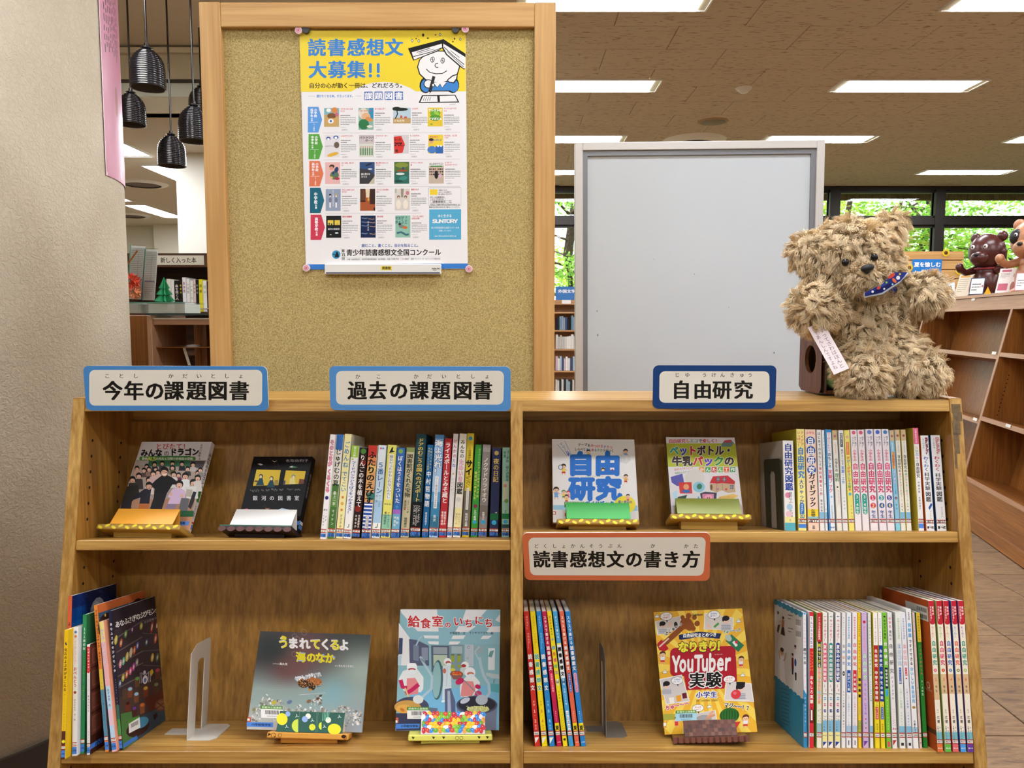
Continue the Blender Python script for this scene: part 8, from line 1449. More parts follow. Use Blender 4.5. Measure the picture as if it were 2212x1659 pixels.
for u, v_, rx, ry, c_, ro in ((1926, 596, .0085, .0035, 'd8503c', 35), (1932, 606, .006, .003, 'e8743c', -50), (1940, 600, .004, .004, 'f0f0f0', 0), (1915, 610, .0022, .0022, '8ac43c', 0), (1944, 592, .002, .002, 'e8e04a', 0), (1898, 622, .004, .003, 'd8503c', 20), (1885, 630, .0025, .0025, 'f0f0f0', 0), (1910, 624, .002, .002, 'f0f0f0', 0), (1928, 614, .002, .002, '9ac8e8', 0)):
    p_ = W3(u, v_, 1.5175) - bl_; bp_.ell(p_.x, p_.z, rx, ry, c_, ro, 9)
bo = bp_.build('flap_print', sc_, bpy.data.materials['bandana_cloth'], y=1.5175 - bl_.y)
# paper strip held in the paw
P4 = [W3(1746, 702, 1.548), W3(1776, 700, 1.548), W3(1838, 806, 1.515), W3(1798, 799, 1.515)]
ez = ((P4[0] + P4[1]) / 2 - (P4[2] + P4[3]) / 2); m = frame((P4[2] + P4[3]) / 2, (P4[1] - P4[0]) + (P4[2] - P4[3]), ez); ex = (P4[2] - P4[3]); m = frame((P4[2] + P4[3]) / 2, ex - ez * (ex.dot(ez) / ez.dot(ez)), ez)
st = thing('paper_strip', 'pale pink handwritten paper strip dangling from the teddy bear\'s paw', 'paper strip', M4=m); wv = .036; hv = ez.length
MB().box(-wv / 2, wv / 2, 0, .0004, 0, hv, 'e8d8d8').build('paper', M['print'], st)
pr = Print(flatmap(36, wv, hv)); hu = 36 * hv / wv; pr.col('◎すってさわはほんと', 24, 2, hu - 6, 12, '6a5a5e', .0); pr.col('であんしんですよね', 10, 12, hu - 8, 10, '6a5a5e', .0); pr.build('lettering', st)
# wooden box with a round hole and green cloth, behind the bear
bx0 = W3(1773, 840, 1.615).x
wbx = thing('wooden_box', 'small dark wooden box with a round hole beside the teddy bear', 'box', loc=(bx0, 1.615, BTOP + .003)); wd_, dp, ht = .12, .125, .145
k = 32; cy_, cz_, rr_ = .062, .072, .031; mb = MB(); out = []
for i in range(k):
    a = 2 * PI * i / k; c_, s_ = math.cos(a), math.sin(a); t_ = min((dp - cy_ if c_ > 0 else cy_) / max(abs(c_), 1e-6), (ht - cz_ if s_ > 0 else cz_) / max(abs(s_), 1e-6)); out.append((cy_ + c_ * t_, cz_ + s_ * t_))
inn = [(cy_ + rr_ * math.cos(2 * PI * i / k), cz_ + rr_ * math.sin(2 * PI * i / k)) for i in range(k)]
vs = [(x, y, z) for x in (0, .008) for y, z in out + inn]
mb.add(vs, [(i, k + i, k + (i + 1) % k, (i + 1) % k) for i in range(k)] + [(2 * k + (i + 1) % k, 3 * k + (i + 1) % k, 3 * k + i, 2 * k + i) for i in range(k)] + [(k + i, 3 * k + i, 3 * k + (i + 1) % k, k + (i + 1) % k) for i in range(k)])
mw = wood('walnut_box', '4a2616', '8a5434', 'Z', .4)
mb.build('side_panel', mw, wbx)
MB().bbox(wd_ - .008, wd_, 0, dp, 0, ht).build('side_panel', mw, wbx); MB().bbox(.008, wd_ - .008, dp - .008, dp, 0, ht).build('back_panel', mw, wbx); MB().bbox(.008, wd_ - .008, .0, dp - .008, 0, .008).build('base', mw, wbx); MB().bbox(.008, wd_ - .008, 0, dp - .008, ht - .008, ht).build('top', mw, wbx)
MB().box(.0082, .012, .0, .02, .008, ht - .008).build('rim', mat('hole_rim', '5a4a38', .7), wbx)
cl = MB()
for c_, r_ in (((.045, .02, .038), (.034, .026, .03)), ((.03, .055, .035), (.022, .03, .026)), ((.07, .01, .03), (.03, .02, .022)), ((.028, .06, .06), (.016, .02, .018))): cl.ball(c_, r_, 18, 12)
o = cl.build('green_cloth', mat('pale_green_cloth', '8fbf7c', .95, bump=.8, bscale=60)); o.location = wbx.location
md = o.modifiers.new('r', 'REMESH'); md.mode = 'VOXEL'; md.voxel_size = .004
tag(o, 'crumpled pale green cloth stuffed inside the wooden box', 'cloth')
# ------------------------------------------------------------------ pendant lamps
pm = mat('black_ceramic', '14131a', .16, spec=.7); pu = mat('pendant_underside', '3a3028', .6)
pr_ = [(0, .207), (.016, .207), (.03, .200)]
for i in range(17):
    z = .196 - i * .0112; r = .085 * (1 - .9 * max(0, (z - .10) / .107) ** 2.2) if z > .10 else .085 + .0006 * i * .3
    pr_ += [(r, z), (r - .0035, z - .0085), (r - .0035, z - .0095)]
pr_ += [(.087, .004), (.087, 0), (.080, .0)]
proto = None
for u, vb, Y, l_ in ((320, 191, 4.0, 'black ribbed pendant lamp hanging highest, second from the pillar'), (285, 270, 4.9, 'black ribbed pendant lamp closest to the rough pillar'), (372, 359, 5.0, 'black ribbed pendant lamp hanging lowest of the group'), (421, 306, 4.4, 'black ribbed pendant lamp partly hidden by the corkboard frame'), (436, 250, 5.5, 'black ribbed pendant lamp behind the one at the corkboard frame')):
    p = at_y(u, vb, Y); t = thing('pendant_lamp', l_, 'pendant lamp', loc=p, group='black ribbed pendant lamps')
    if proto is None: MB().lathe(pr_, 28).build('shade', pm, t); MB().lathe([(.080, 0), (.076, .03), (0, .032)], 24).build('underside', pu, t); MB().lathe([(.012, .222), (.012, .205)], 10).build('cap', pm, t); proto = t
    else:
        for c in [c for c in proto.children if c.name.split('.')[0] in ('shade', 'underside', 'cap')]: d_ = c.copy(); C.objects.link(d_); d_.parent = t
    MB().tube([(0, 0, .2), (0, 0, CZ - p.z)], .006, 8).build('cord', pm, t)
# ------------------------------------------------------------------ pink notice on the pillar
def pang(u, v_):
    d = ray(u, v_); a = d.x ** 2 + d.y ** 2; R_ = PR + .003; b = -2 * (d.x * PC.x + d.y * PC.y); c = PC.length_squared - R_ * R_; D_ = b * b - 4 * a * c
    t_ = (-b - math.sqrt(max(D_, 0))) / (2 * a); return math.atan2(d.y * t_ - PC.y, d.x * t_ - PC.x), H + d.z * t_
a0, zlo = pang(229, 378); a1 = a0 + .62; wd_ = (a1 - a0) * PR
t = thing('pink_notice', 'laminated pink notice curling round the edge of the rough pillar', 'notice', loc=(PC.x, PC.y, zlo))
hgt = 1.0; pr = Print(lambda a: a)
for i in range(24): pr.rect(wd_ * i / 24, 0, wd_ * (i + 1) / 24 + .0001, hgt, 'c9849c'); pr.z -= 1
pr.z += 2; rn = random.Random(3)
for i in range(4): pr.rect(wd_ * i / 24 * .2, 0, wd_ * (i + 1) / 24 * .2, .012, 'e0c4c8'); pr.z -= 1
pr.rect(0, 0, .006, hgt, 'e0c4c8')
for k_ in range(9):
    z = hgt - .05
    while z > .42: l_ = rn.uniform(.01, .03); pr.rect(.03 + k_ * .016, z - l_, .036 + k_ * .016, z, '4a3a44'); z -= l_ + rn.uniform(.004, .012); pr.z -= 1
pr.ell(.12, .22, .05, .10, '7a8cae'); pr.ell(.115, .26, .015, .05, 'a86a5a'); pr.ell(.15, .1, .03, .09, '8c98a8')
pr.z += 1
o = pr.build('notice_sheet', t, M['gloss'], y=0, eps=2e-5)
for v_ in o.data.vertices: x, z, e_ = v_.co.x, v_.co.z, -v_.co.y; a = a0 + x / PR; r = PR + .003 + e_; v_.co = (r * math.cos(a), r * math.sin(a), z)
o.data.flip_normals() if o.data.polygons[0].normal.dot(Vector((math.cos(a0), math.sin(a0), 0))) < 0 else None

# ------------------------------------------------------------------ new arrivals shelf, far left
Yn = 4.7; X_ = lambda u, Y=Yn: at_y(u, 690, Y).x; Z_ = lambda v_, Y=Yn: at_y(400, v_, Y).z
x0, x1 = X_(262), -1.35
t = thing('tall_bookshelf', 'dark brown new arrivals bookshelf far behind the corkboard', 'bookshelf', loc=(x0, Yn, 0)); L_ = x1 - x0; zt_ = Z_(547)
dk = wood('dark_shelf', '3a2012', '5c3820', 'X', .5)
for xx in (0, L_ - .02): MB().box(xx, xx + .02, 0, .3, 0, zt_).build('side_panel', dk, t)
MB().box(.02, L_ - .02, .28, .3, 0, zt_).build('back_panel', dk, t); MB().box(.02, L_ - .02, 0, .28, zt_ - .02, zt_).build('top', dk, t); MB().box(.02, L_ - .02, -.004, .012, Z_(577), zt_ - .02).build('sign_rail', dk, t)
for v_ in (674, 760, 850): MB().box(.02, L_ - .02, 0, .28, Z_(v_) - .022, Z_(v_)).build('shelf_board', dk, t)
MB().tube([(.02, -.005, Z_(667)), (L_ - .02, -.005, Z_(667))], .0035, 6).build('book_rail', M['chrome'], t)
sg = thing('sign', 'pale sign naming newly arrived books on the dark shelf', 'sign', loc=((X_(341) + X_(445.5)) / 2, Yn - .006, Z_(572.5))); sw = X_(445.5) - X_(341); sh_ = Z_(552) - Z_(572.5)
MB().box(-sw / 2, sw / 2, 0, .002, 0, sh_).build('plate', mat('sign_plate', 'cfcab8', .5), sg); pr = Print(flatmap(104, sw, sh_)); pr.row('新しく入った本', 11, 88, sh_ / sw * 52, 12.5, K_, .02); pr.build('lettering', sg)
S7 = 6.9125
for x0_, x1_, ty, c, c2, tx, l_ in ((1110, 1175, 845, 'dcd8cc', None, '', 'cream book just right of the green paper tree'), (1177, 1223, 860, 'e4e2da', None, '', 'white book left of the black one with white lettering'), (1228, 1298, 870, '1c1816', 'd8d0c4', '森を焼く人', 'black book with large white lettering on the dark shelf'), (1302, 1342, 860, '241c18', 'e8d83a', '新世代', 'black book with yellow lettering on the dark shelf'), (1345, 1402, 822, 'e0dfe4', 'a0485a', '東洲斎', 'pale book with a blue top on the dark shelf'), (1405, 1458, 845, 'e2e0dc', '9a9a96', '小説集', 'white book with faint lettering on the dark shelf'), (1460, 1508, 870, 'e2e0da', '4a4a48', '一九二〇', 'white book left of the pinkish one on the dark shelf'), (1510, 1545, 850, 'd4c0bc', '7a4a4a', '随筆集', 'pinkish narrow book on the dark shelf'), (1547, 1588, 860, '1a1a18', 'b8b0a0', '世界史', 'black book left of the yellow one on the dark shelf'), (1590, 1648, 850, 'd8d02c', '4a4a2a', '図解', 'bright yellow book on the dark shelf'), (1650, 1708, 872, 'e4e2dc', '6a8a7a', '日々', 'white book right of the yellow one on the dark shelf'), (1712, 1760, 880, '2a2224', 'b03a50', '怪', 'dark book touching the corkboard frame')):
    a, b = X_(200 + x0_ / S7), X_(200 + x1_ / S7); zb_ = Z_(674); h_ = Z_(480 + ty / S7) - zb_; w_ = b - a - .001
    bk_ = thing('book', l_, 'book', loc=((a + b) / 2, Yn + .01, zb_ + .0002), group='books on the new arrivals shelf'); book_mesh(w_, .15, h_, c, c, bk_)
    if c2: pr = Print(flatmap(10, w_, h_)); spine_ops(pr, [('v', tx, 12, 62 if len(tx) > 3 else 45, c2, dict(w=7, x=5, b=.02))], w_, h_); pr.build('spine_print', bk_, M['cover'])

# ------------------------------------------------------------------ glass-topped display cabinet, left
Yc = 3.02; X3 = lambda u, Y=Yc: at_y(u, 700, Y).x; Z3 = lambda v_, Y=Yc: at_y(350, v_, Y).z
xa, xb, xc, xd = X3(270), X3(322), X3(332), -1.02; zt3 = Z3(681)
t = thing('display_cabinet', 'brown open-fronted cabinet with a glass top beside the pillar', 'cabinet', loc=(xa, Yc, 0)); rel = lambda x: x - xa
MB().bbox(0, rel(xb), 0, .02, 0, zt3).build('front_panel', M['brownz'], t); MB().bbox(rel(xb), rel(xc), -.02, .3, 0, zt3 - .002).build('stile', M['browne'], t)
MB().box(rel(xc), rel(xd), .015, .38, Z3(693), Z3(690)).build('top_board', M['brownx'], t); MB().bbox(rel(xc), rel(xd), -.005, .015, Z3(702), Z3(689)).build('top_rail', M['brownex'], t); MB().box(rel(xc), rel(xd), .38, .4, 0, Z3(689)).build('back_panel', M['brownz'], t); MB().box(rel(xd) - .02, rel(xd), -.02, .38, 0, Z3(689)).build('side_panel', M['brownz'], t)  # hidden board under the glass added to keep light out of the interior
xm_ = rel(X3(408)); MB().box(xm_ + .0, xm_ + .02, .12, .38, .0, Z3(702)).build('divider', M['brownz'], t); MB().bbox(rel(xc), rel(xd) - .02, .01, .38, Z3(752), Z3(750)).build('shelf_board', M['brownx'], t)
MB().box(rel(xc) + .0, rel(xd), -.004, .0, Z3(689), Z3(687)).build('pale_strip', M['white'], t)
MG = mat('clear_glass_edge', '5f8f7c', .08); 
k = NT('acrylic'); tt = k.t; tt.nodes.remove(k.b); fr = k.n('ShaderNodeFresnel', IOR=1.4); tr = k.n('ShaderNodeBsdfTransparent'); tr.inputs[0].default_value = (.93, .96, .95, 1); gl = k.n('ShaderNodeBsdfGlossy', Roughness=.03); mx = k.n('ShaderNodeMixShader')
k.l(fr.outputs[0], mx.inputs[0]); k.l(tr.outputs[0], mx.inputs[1]); k.l(gl.outputs[0], mx.inputs[2]); k.l(mx.outputs[0], tt.nodes['Material Output'].inputs[0]); AC = k.m
k = NT('frosted_acrylic'); k.b.inputs['Base Color'].default_value = (*lin('c4c6ba'), 1); k.b.inputs['Alpha'].default_value = .6; k.b.inputs['Roughness'].default_value = .3; FA = k.m
MB().box(rel(xb) + .002, rel(xd), -.03, .4, zt3 + .0, zt3 + .008).build('glass_top', AC, t); MB().box(rel(xb) + .002, rel(xd), -.032, -.03, zt3 - .0, zt3 + .008).build('glass_edge', mat('dark_glass_edge', '2c3c38', .1), t)
cdt = thing('white_card', 'white card standing aslant inside the brown cabinet', 'card', loc=(0, 0, 0)); p0, p1, p2, p3 = (at_y(u, v_, Yc + .06) for u, v_ in ((394, 750), (400, 750), (412, 789), (406, 789)))
MB().add([p3, p2, p1, p0] + [q_ + Vector((0, .002, 0)) for q_ in (p3, p2, p1, p0)], [(0, 1, 2, 3), (7, 6, 5, 4), (0, 4, 5, 1), (1, 5, 6, 2), (2, 6, 7, 3), (3, 7, 4, 0)]).build('sheet', M['white'], cdt)
# raised glass shelf with paper ornaments
zs = Z3(652); gx0, gx1 = X3(262), X3(396)
gs = thing('glass_shelf', 'small clear glass shelf on an acrylic stand over the brown cabinet', 'glass shelf', loc=((gx0 + gx1) / 2, Yc + .02, zt3 + .009)); gw = (gx1 - gx0) / 2; gz = zs - zt3 - .009
MB().box(-gw, gw, 0, .2, gz - .006, gz).build('shelf_pane', AC, gs); MB().box(-gw, gw, -.002, 0, gz - .006, gz).build('shelf_edge', MG, gs); MB().box(gw - .145, gw, .0, .15, 0, gz - .007).build('acrylic_stand', FA, gs); MB().box(-gw, -gw + .06, .0, .15, 0, gz - .007).build('acrylic_stand', FA, gs)
def orig(u, v_): return at_y(u, v_, Yc + .08)
p = orig(356, 652); p.z = zs + .0005; th_ = (orig(356, 598).z - p.z)
tr_ = thing('paper_tree', 'folded green paper tree on the glass shelf', 'origami tree', loc=p); gm = paint('folded_paper', .6, .3); rn = random.Random(2)
for j, (zb2, zt2, r) in enumerate(((0, .5, .040), (.26, .72, .031), (.5, 1, .021))):
    mb = MB(); n = 16; base_ = [(r * (1 if i % 2 else .5) * math.cos(2 * PI * i / n), r * (1 if i % 2 else .5) * math.sin(2 * PI * i / n), th_ * (zb2 + (.05 if i % 2 else .0))) for i in range(n)]
    mb.add(base_ + [(0, 0, th_ * zt2)], [(i, (i + 1) % n, n) for i in range(n)]); mb.c = [('1f7a4c', '2f9c66')[i % 2] for i in range(len(mb.f))]; mb.add(base_, [tuple(range(n))[::-1]], '1a6a40'); mb.build('tier', gm, tr_)
def kusu(u, v_, R_, c1, c2, l_, zf=None):
    p = orig(u, v_); t = thing('paper_flower_ball', l_, 'origami ball', loc=p, group='folded paper flower balls')
    for k_ in range(14):
        ph = math.acos(1 - 2 * (k_ + .5) / 14); a = k_ * 2.4; dvec = Vector((math.sin(ph) * math.cos(a), math.sin(ph) * math.sin(a), math.cos(ph))); q_ = dvec.to_track_quat('Z', 'Y').to_matrix().to_4x4(); mb = MB(); n = 10
        ring_ = [q_ @ Vector(((1 if i % 2 else .45) * R_ * .55 * math.cos(2 * PI * i / n), (1 if i % 2 else .45) * R_ * .55 * math.sin(2 * PI * i / n), R_ * (.95 if i % 2 else .7))) for i in range(n)]
        mb.add(ring_ + [q_ @ Vector((0, 0, R_ * .35))], [(i, (i + 1) % n, n) for i in range(n)]); mb.c = [(c1, c2)[i % 2] for i in range(len(mb.f))]; mb.build('blossom', gm, t)
    return t
kusu(284, 608, .036, 'c8402c', 'e06a4c', 'red folded paper flower ball at the pillar edge'); kusu(289, 631, .031, 'd87a50', 'f0b890', 'orange folded paper flower ball under the red one')
for (q, l_, sd) in (([(284, 529), (313, 534), (307, 648), (277, 645)], 'left pane of the clear leaflet holder with a printed table', 1), ([(316, 537), (341, 541), (334, 649), (307, 648)], 'right pane of the clear leaflet holder with a printed table', 2)):
    m, Wd, Hd = fit_rect(q, lambda u, v_: at_y(u, v_, Yc + .13), lean=.15); t = thing('leaflet_holder', l_, 'leaflet holder', M4=m)
    MB().box(-Wd / 2, Wd / 2, .0, .001, 0, Hd).build('leaflet', mat('leaflet_paper', 'f4ecec', .6), t); MB().box(-Wd / 2 - .003, Wd / 2 + .003, -.003, -.0015, 0, Hd + .004).build('front_pane', AC, t); MB().box(-Wd / 2 - .004, -Wd / 2 - .001, -.003, .003, 0, Hd + .004).build('pane_edge', MG, t)
    pr = Print(flatmap(100, Wd, Hd)); pr.lines(8, 20, 92, 24, 100 * Hd / Wd * .035, 'a8949a', 3, sd); pr.line([(55, 60), (55, 250)], 2, '8a7a80'); pr.rect(8, 100 * Hd / Wd * .62, 90, 100 * Hd / Wd * .64, '8a7ab0'); pr.build('table_print', t)
p0, p1 = at_y(273, 574, Yc + .1), at_y(297, 541, Yc + .1); t = thing('wooden_stick', 'thin brown wooden stick leaning on the leaflet holder', 'stick', loc=p0); MB().tube([(0, 0, 0), p1 - p0], .0035, 8).build('shaft', M['brownz'], t)

# ------------------------------------------------------------------ brown slanted bookcase on the right
ex = Vector((-.211, -.977, 0)).normalized(); inw = Vector((0, 0, 1)).cross(ex); k2_ = .212; up2 = (Vector((0, 0, 1)) + inw * k2_).normalized(); RO = Vector((3.1, 5.25, 0)); RF = frame(RO, ex, up2)
rc = thing('long_bookcase', 'long empty brown slanted bookcase running towards the windows', 'bookcase', M4=frame(RO, ex, Vector((0, 0, 1)))); RI = rc.matrix_basis.inverted() @ RF
nr = RF.to_3x3() @ Vector((0, 1, 0)); rl = lambda u, v_: RF.inverted() @ hit(u, v_, RO, nr)
zT, zTb, z2, z3, z3n, z4 = rl(2100, 642).z, rl(2100, 671).z, rl(2100, 761).z, rl(2100, 902).z, rl(2170, 914).z, rl(2150, 1061).z
Rb = lambda mb, *a: mb.box(*a, T=RI)
xs2 = [-3.0, -1.86, 0, 1.35]; D2 = .30
for i, x in enumerate(xs2): Rb(MB(), x - .014, x + .014, .003, D2, .09, zT - .011).build('divider', M['brownz'], rc); Rb(MB(), x - .016, x + .016, -.002, .003, .09, zTb).build('edge_strip', M['browne'], rc)
for a, b, zz in ((-3, -1.86, (z2, z3, z4)), (-1.86, 0, (z2, z3, z4)), (0, 1.35, (z2 + .02, z3n, z4))):
    for z in zz: Rb(MB(), a + .016, b - .016, .001, D2 - .01, z - .028, z - .001).build('shelf_board', M['brownx'], rc); Rb(MB(), a + .016, b - .016, -.001, .001, z - .03, z).build('edge_strip', M['brownex'], rc)
    Rb(MB(), a + .014, b - .014, D2 - .01, D2, .09, zT - .011).build('back_panel', M['brownz'], rc)
Rb(MB(), -3.02, 1.37, -.003, .02, zTb, zT - .012).build('top_rail', M['brownex'], rc); Rb(MB(), -3.02, 1.37, -.012, D2 + .02, zT - .010, zT + .012).build('top_board', M['brownex'], rc)
Rb(MB(), -3.02, 1.37, -.03, D2, 0, .07).build('plinth', M['brownx'], rc); Rb(MB(), -3.02, 1.37, .0, .02, .07, z4 - .03).build('lower_rail', M['brownx'], rc)
hm = MB()
for i in range(11): z = z3n + .03 + i * .028; c_ = Vector((.0165, .09, z)); hm.add([RI @ (c_ + Vector((0, .004 * math.cos(a), .005 * math.sin(a)))) for a in [PI / 3 * k_ for k_ in range(6)]], [tuple(range(6))])
hm.build('peg_holes', M['hole'], rc, kind='stuff')
for u, v_ in ((2104, 647), (2149, 763), (2108, 906), (2180, 920)): p = rl(u, v_); Rb(MB(), p.x - .035, p.x + .035, -.006, -.0045, p.z - .010, p.z + .010).build('shelf_label', M['white'], rc)
def on_top(px_u, t_in=.2):   # a point on the top board seen at column u
    lo, hi = -3.0, 1.3
    for _ in range(40):
        md_ = (lo + hi) / 2; P = RF @ Vector((md_, t_in, zT + .0125)); (lo, hi) = (md_, hi) if proj(P)[0] < px_u else (lo, md_)
    return RF @ Vector((lo, t_in, zT + .013))
def facing(p, rz=0): return Matrix.Translation(p) @ Matrix.Rotation(-math.atan2(p.x, p.y) + rz, 4, 'Z')
# plank board with blue poster
p = on_top(2003, .22); px_m = F / p.y; W_b = 148 / px_m; zt_b = at_y(2003, 541, p.y).z - p.z
pb = thing('plank_board', 'small display board of five wooden planks on the brown bookcase', 'display board', M4=Matrix.Translation(p)); hp = zt_b / 6
for i in range(6): MB().bbox(-W_b / 2, W_b / 2, 0, .014, i * hp, i * hp + hp - .009, .002).build('plank', M['pinex'], pb)
MB().box(-W_b / 2 + .02, W_b / 2 - .02, .014, .02, .0, zt_b - .01).build('backing', M['brownx'], pb)
loc_ = lambda u, v_: at_y(u, v_, p.y - .004) - p
a, b = loc_(1971, 560), loc_(2033, 602); bpz = thing('blue_poster', 'blue summer reading poster on the plank board', 'poster', loc=p + Vector(((a.x + b.x) / 2, -.004, b.z))); pw, ph_ = b.x - a.x, a.z - b.z
MB().box(-pw / 2, pw / 2, 0, .001, 0, ph_, '1f7ac8').build('sheet', M['print'], bpz); pr = Print(flatmap(62, pw, ph_)); pr.row('夏を愉しむ', 4, 60, 11, 11, W_, .05); pr.row('一冊', 8, 30, 26, 10, W_, .04); pr.ell(47, 25, 3, 3, 'f0f0e8', n=5); pr.ell(54, 34, 3, 5, 'f0e8d0'); pr.ell(42, 37, 3, 3, 'f4f4f0'); pr.ell(8, 36, 6, 3, '58b0e0'); pr.build('lettering', bpz)
pet = None
for u, v_, l_ in ((2043, 546, 'at the top right of the plank board'), (1964, 578, 'left of the blue poster'), (2072, 586, 'at the right edge of the plank board'), (2029, 611, 'at the foot of the plank board')):
    c_ = loc_(u, v_); t = thing('paper_sunflower', 'yellow paper sunflower ' + l_, 'paper flower', M4=Matrix.Translation(p + Vector((c_.x, -.006, c_.z))) @ Matrix.Rotation(PI / 2, 4, 'X'), group='sunflowers on the plank board')
    if pet is None:
        mb = MB(); R_ = .042
        for k_ in range(16): a = 2 * PI * k_ / 16; mb.add([(R_ * .4 * math.cos(a - .2), R_ * .4 * math.sin(a - .2), .001), (R_ * .8 * math.cos(a - .14), R_ * .8 * math.sin(a - .14), .003), (R_ * math.cos(a), R_ * math.sin(a), .001), (R_ * .8 * math.cos(a + .14), R_ * .8 * math.sin(a + .14), .003), (R_ * .4 * math.cos(a + .2), R_ * .4 * math.sin(a + .2), .001)], [(0, 1, 2, 3, 4)])
        pet = mb.build('petals', mat('petal_yellow', 'f6d414', .6), t); ctr_ = MB().lathe([(R_ * .45, 0), (R_ * .42, .006), (0, .009)], 16).build('seed_head', mat('seed_brown', '6a4418', .9), t)
    else:
        for s_ in (pet, ctr_): d_ = s_.copy(); C.objects.link(d_); d_.parent = t
# carved bear and raccoon dog
def statue(u, vtop, Yoff, m, label, name, cat, tan=False, scale=1.0):
    p = on_top(u, Yoff); h_ = (at_y(u, vtop, p.y).z - p.z); t = thing(name, label, cat, M4=facing(p, -.5)); s = h_ / 1.0; mb = MB(); B_ = lambda c, r: mb.ball([q_ * s for q_ in c], tuple(q_ * s for q_ in r), 18, 12)
    B_((0, 0, .24), (.19, .17, .26)); B_((0, .0, .42), (.15, .13, .16)); B_((0, -.02, .72), (.25, .22, .26)); B_((0, -.2, .62), (.13, .1, .1)); B_((-.19, .02, .93), (.075, .05, .075)); B_((.19, .02, .93), (.075, .05, .075))
    mb.tube([Vector(c) * s for c in ((-.14, -.02, .46), (-.24, -.12, .42), (-.27, -.22, .48))], [.06 * s, .05 * s, .055 * s], 10); mb.tube([Vector(c) * s for c in ((.14, -.02, .44), (.27, -.02, .5), (.25, -.05, .68))], [.06 * s, .05 * s, .05 * s], 10)
    B_((-.27, -.23, .5), (.055, .055, .06)); B_((.25, -.05, .7), (.05, .05, .06)); B_((-.1, -.1, .06), (.09, .12, .07)); B_((.1, -.1, .06), (.09, .12, .07)); B_((.05, .19, .2), (.06, .07, .06))
    mb.build('carving', m, t); fm_ = mat('carved_dark', '1a1210', .4) if not tan else bpy.data.materials['carved_dark']; we = M['white']
    if tan: MB().ball(Vector((.1, -.19, .76)) * s, (.09 * s, .05 * s, .1 * s), 14, 8).ball(Vector((-.1, -.19, .76)) * s, (.09 * s, .05 * s, .1 * s), 14, 8).build('eye_patch', fm_, t)
    MB().ball(Vector((0, -.295, .66)) * s, tuple(q_ * s for q_ in (.035, .025, .028))).build('nose', fm_, t)
    for sx in (-1, 1): MB().ball(Vector((sx * .09, -.222, .78)) * s, tuple(q_ * s for q_ in (.03, .02, .034)), 10, 8).build('eye', we, t); MB().ball(Vector((sx * .09, -.241, .78)) * s, tuple(q_ * s for q_ in (.013, .01, .016)), 8, 6).build('pupil', fm_, t)
    if not tan: MB().tube([(.155 * s * math.cos(a), .14 * s * math.sin(a), .475 * s + .01 * s * math.sin(a)) for a in [2 * PI * i / 20 for i in range(21)]], .014 * s, 6, cap=False).build('red_cord', mat('red_cord', '8c1c28', .6), t)
statue(2128, 502, .17, mat('dark_carved_wood', '4c1f1a', .3, var=.25, vscale=30), 'dark red-brown carved wooden bear raising one arm', 'carved_bear', 'wooden bear')
statue(2226, 470, .17, mat('tan_carved_wood', 'b8805a', .35, var=.2, vscale=30), 'tan carved wooden raccoon dog with black eye patches', 'carved_raccoon_dog', 'wooden animal', True)
def card(q, tin, bg, label, art=None, name='info_card'):
    p = on_top((q[2][0] + q[3][0]) / 2, tin); m, Wd, Hd = fit_rect(q, lambda u, v_: p, lean=.35); t = thing(name, label, 'card', M4=m); MB().box(-Wd / 2, Wd / 2, 0, .003, 0, Hd, bg).build('card', M['print'], t); MB().box(-Wd * .3, Wd * .3, .003, .05, 0, .004).build('support', AC, t)
    pr = Print(flatmap(100, Wd, Hd)); art(pr, 100 * Hd / Wd); pr.build('card_print', t)
card([(2072, 594), (2117, 590), (2097, 619), (2062, 623)], .06, 'e8dcc4', 'cream information card with a yellow heading', lambda pr, h_: (pr.rect(8, 6, 60, 18, 'e0b060'), pr.lines(8, 26, 55, 7, h_ * .09, 'b0a08a', 3, 1), pr.ell(80, h_ * .45, 12, h_ * .4, 'b07858')))
card([(2098, 602), (2130, 599), (2123, 618), (2092, 620)], .03, '3a4668', 'white notice card with a navy border', lambda pr, h_: (pr.rect(6, 6, 94, h_ - 6, 'ece8e0'), pr.lines(14, h_ * .35, 75, 3, h_ * .17, '555566', 8, 1), pr.ell(86, h_ * .5, 6, 10, 'c8605a')))
card([(2162, 580), (2205, 579), (2192, 612), (2148, 616)], .06, 'ece4de', 'tall white card with dusty pink blocks', lambda pr, h_: (pr.rect(12, 8, 60, 20, 'c06078'), pr.lines(10, 28, 55, 4, 8, 'a09890', 3, 1), pr.rect(8, h_ * .62, 56, h_ * .9, 'c8687c'), pr.ell(82, h_ * .3, 10, 12, 'c8b0a0'), pr.ell(80, h_ * .75, 12, h_ * .2, 'b07868')))
card([(2198, 590), (2222, 589), (2218, 612), (2189, 613)], .03, 'd88a98', 'pink-bordered card at the picture edge', lambda pr, h_: (pr.rect(6, 6, 94, h_ - 6, 'ece8e0'), pr.lines(14, h_ * .4, 80, 3, h_ * .15, '665566', 8, 1)))
card([(2041, 611), (2063, 610), (2062, 626), (2040, 627)], .05, 'd8e4ec', 'small pale blue card picturing a dark bird', lambda pr, h_: (pr.rect(5, h_ * .6, 95, h_ * .95, '8ac0d8'), pr.ell(50, h_ * .5, 12, h_ * .22, '1c2430', 30), pr.ell(60, h_ * .25, 8, 8, '1c2430'), pr.line([(45, h_ * .7), (30, h_ * .85)], 8, '1c2430')))
p = on_top(2133, .06); t = thing('yellow_wedge', 'folded yellow paper wedge beside the navy-bordered card', 'card stand', M4=facing(p)); MB().prism([(-.032, 0), (.032, 0), (.0, .075)][::-1], 0, .05).build('wedge', mat('yellow_paper', 'e8b820', .6), t)

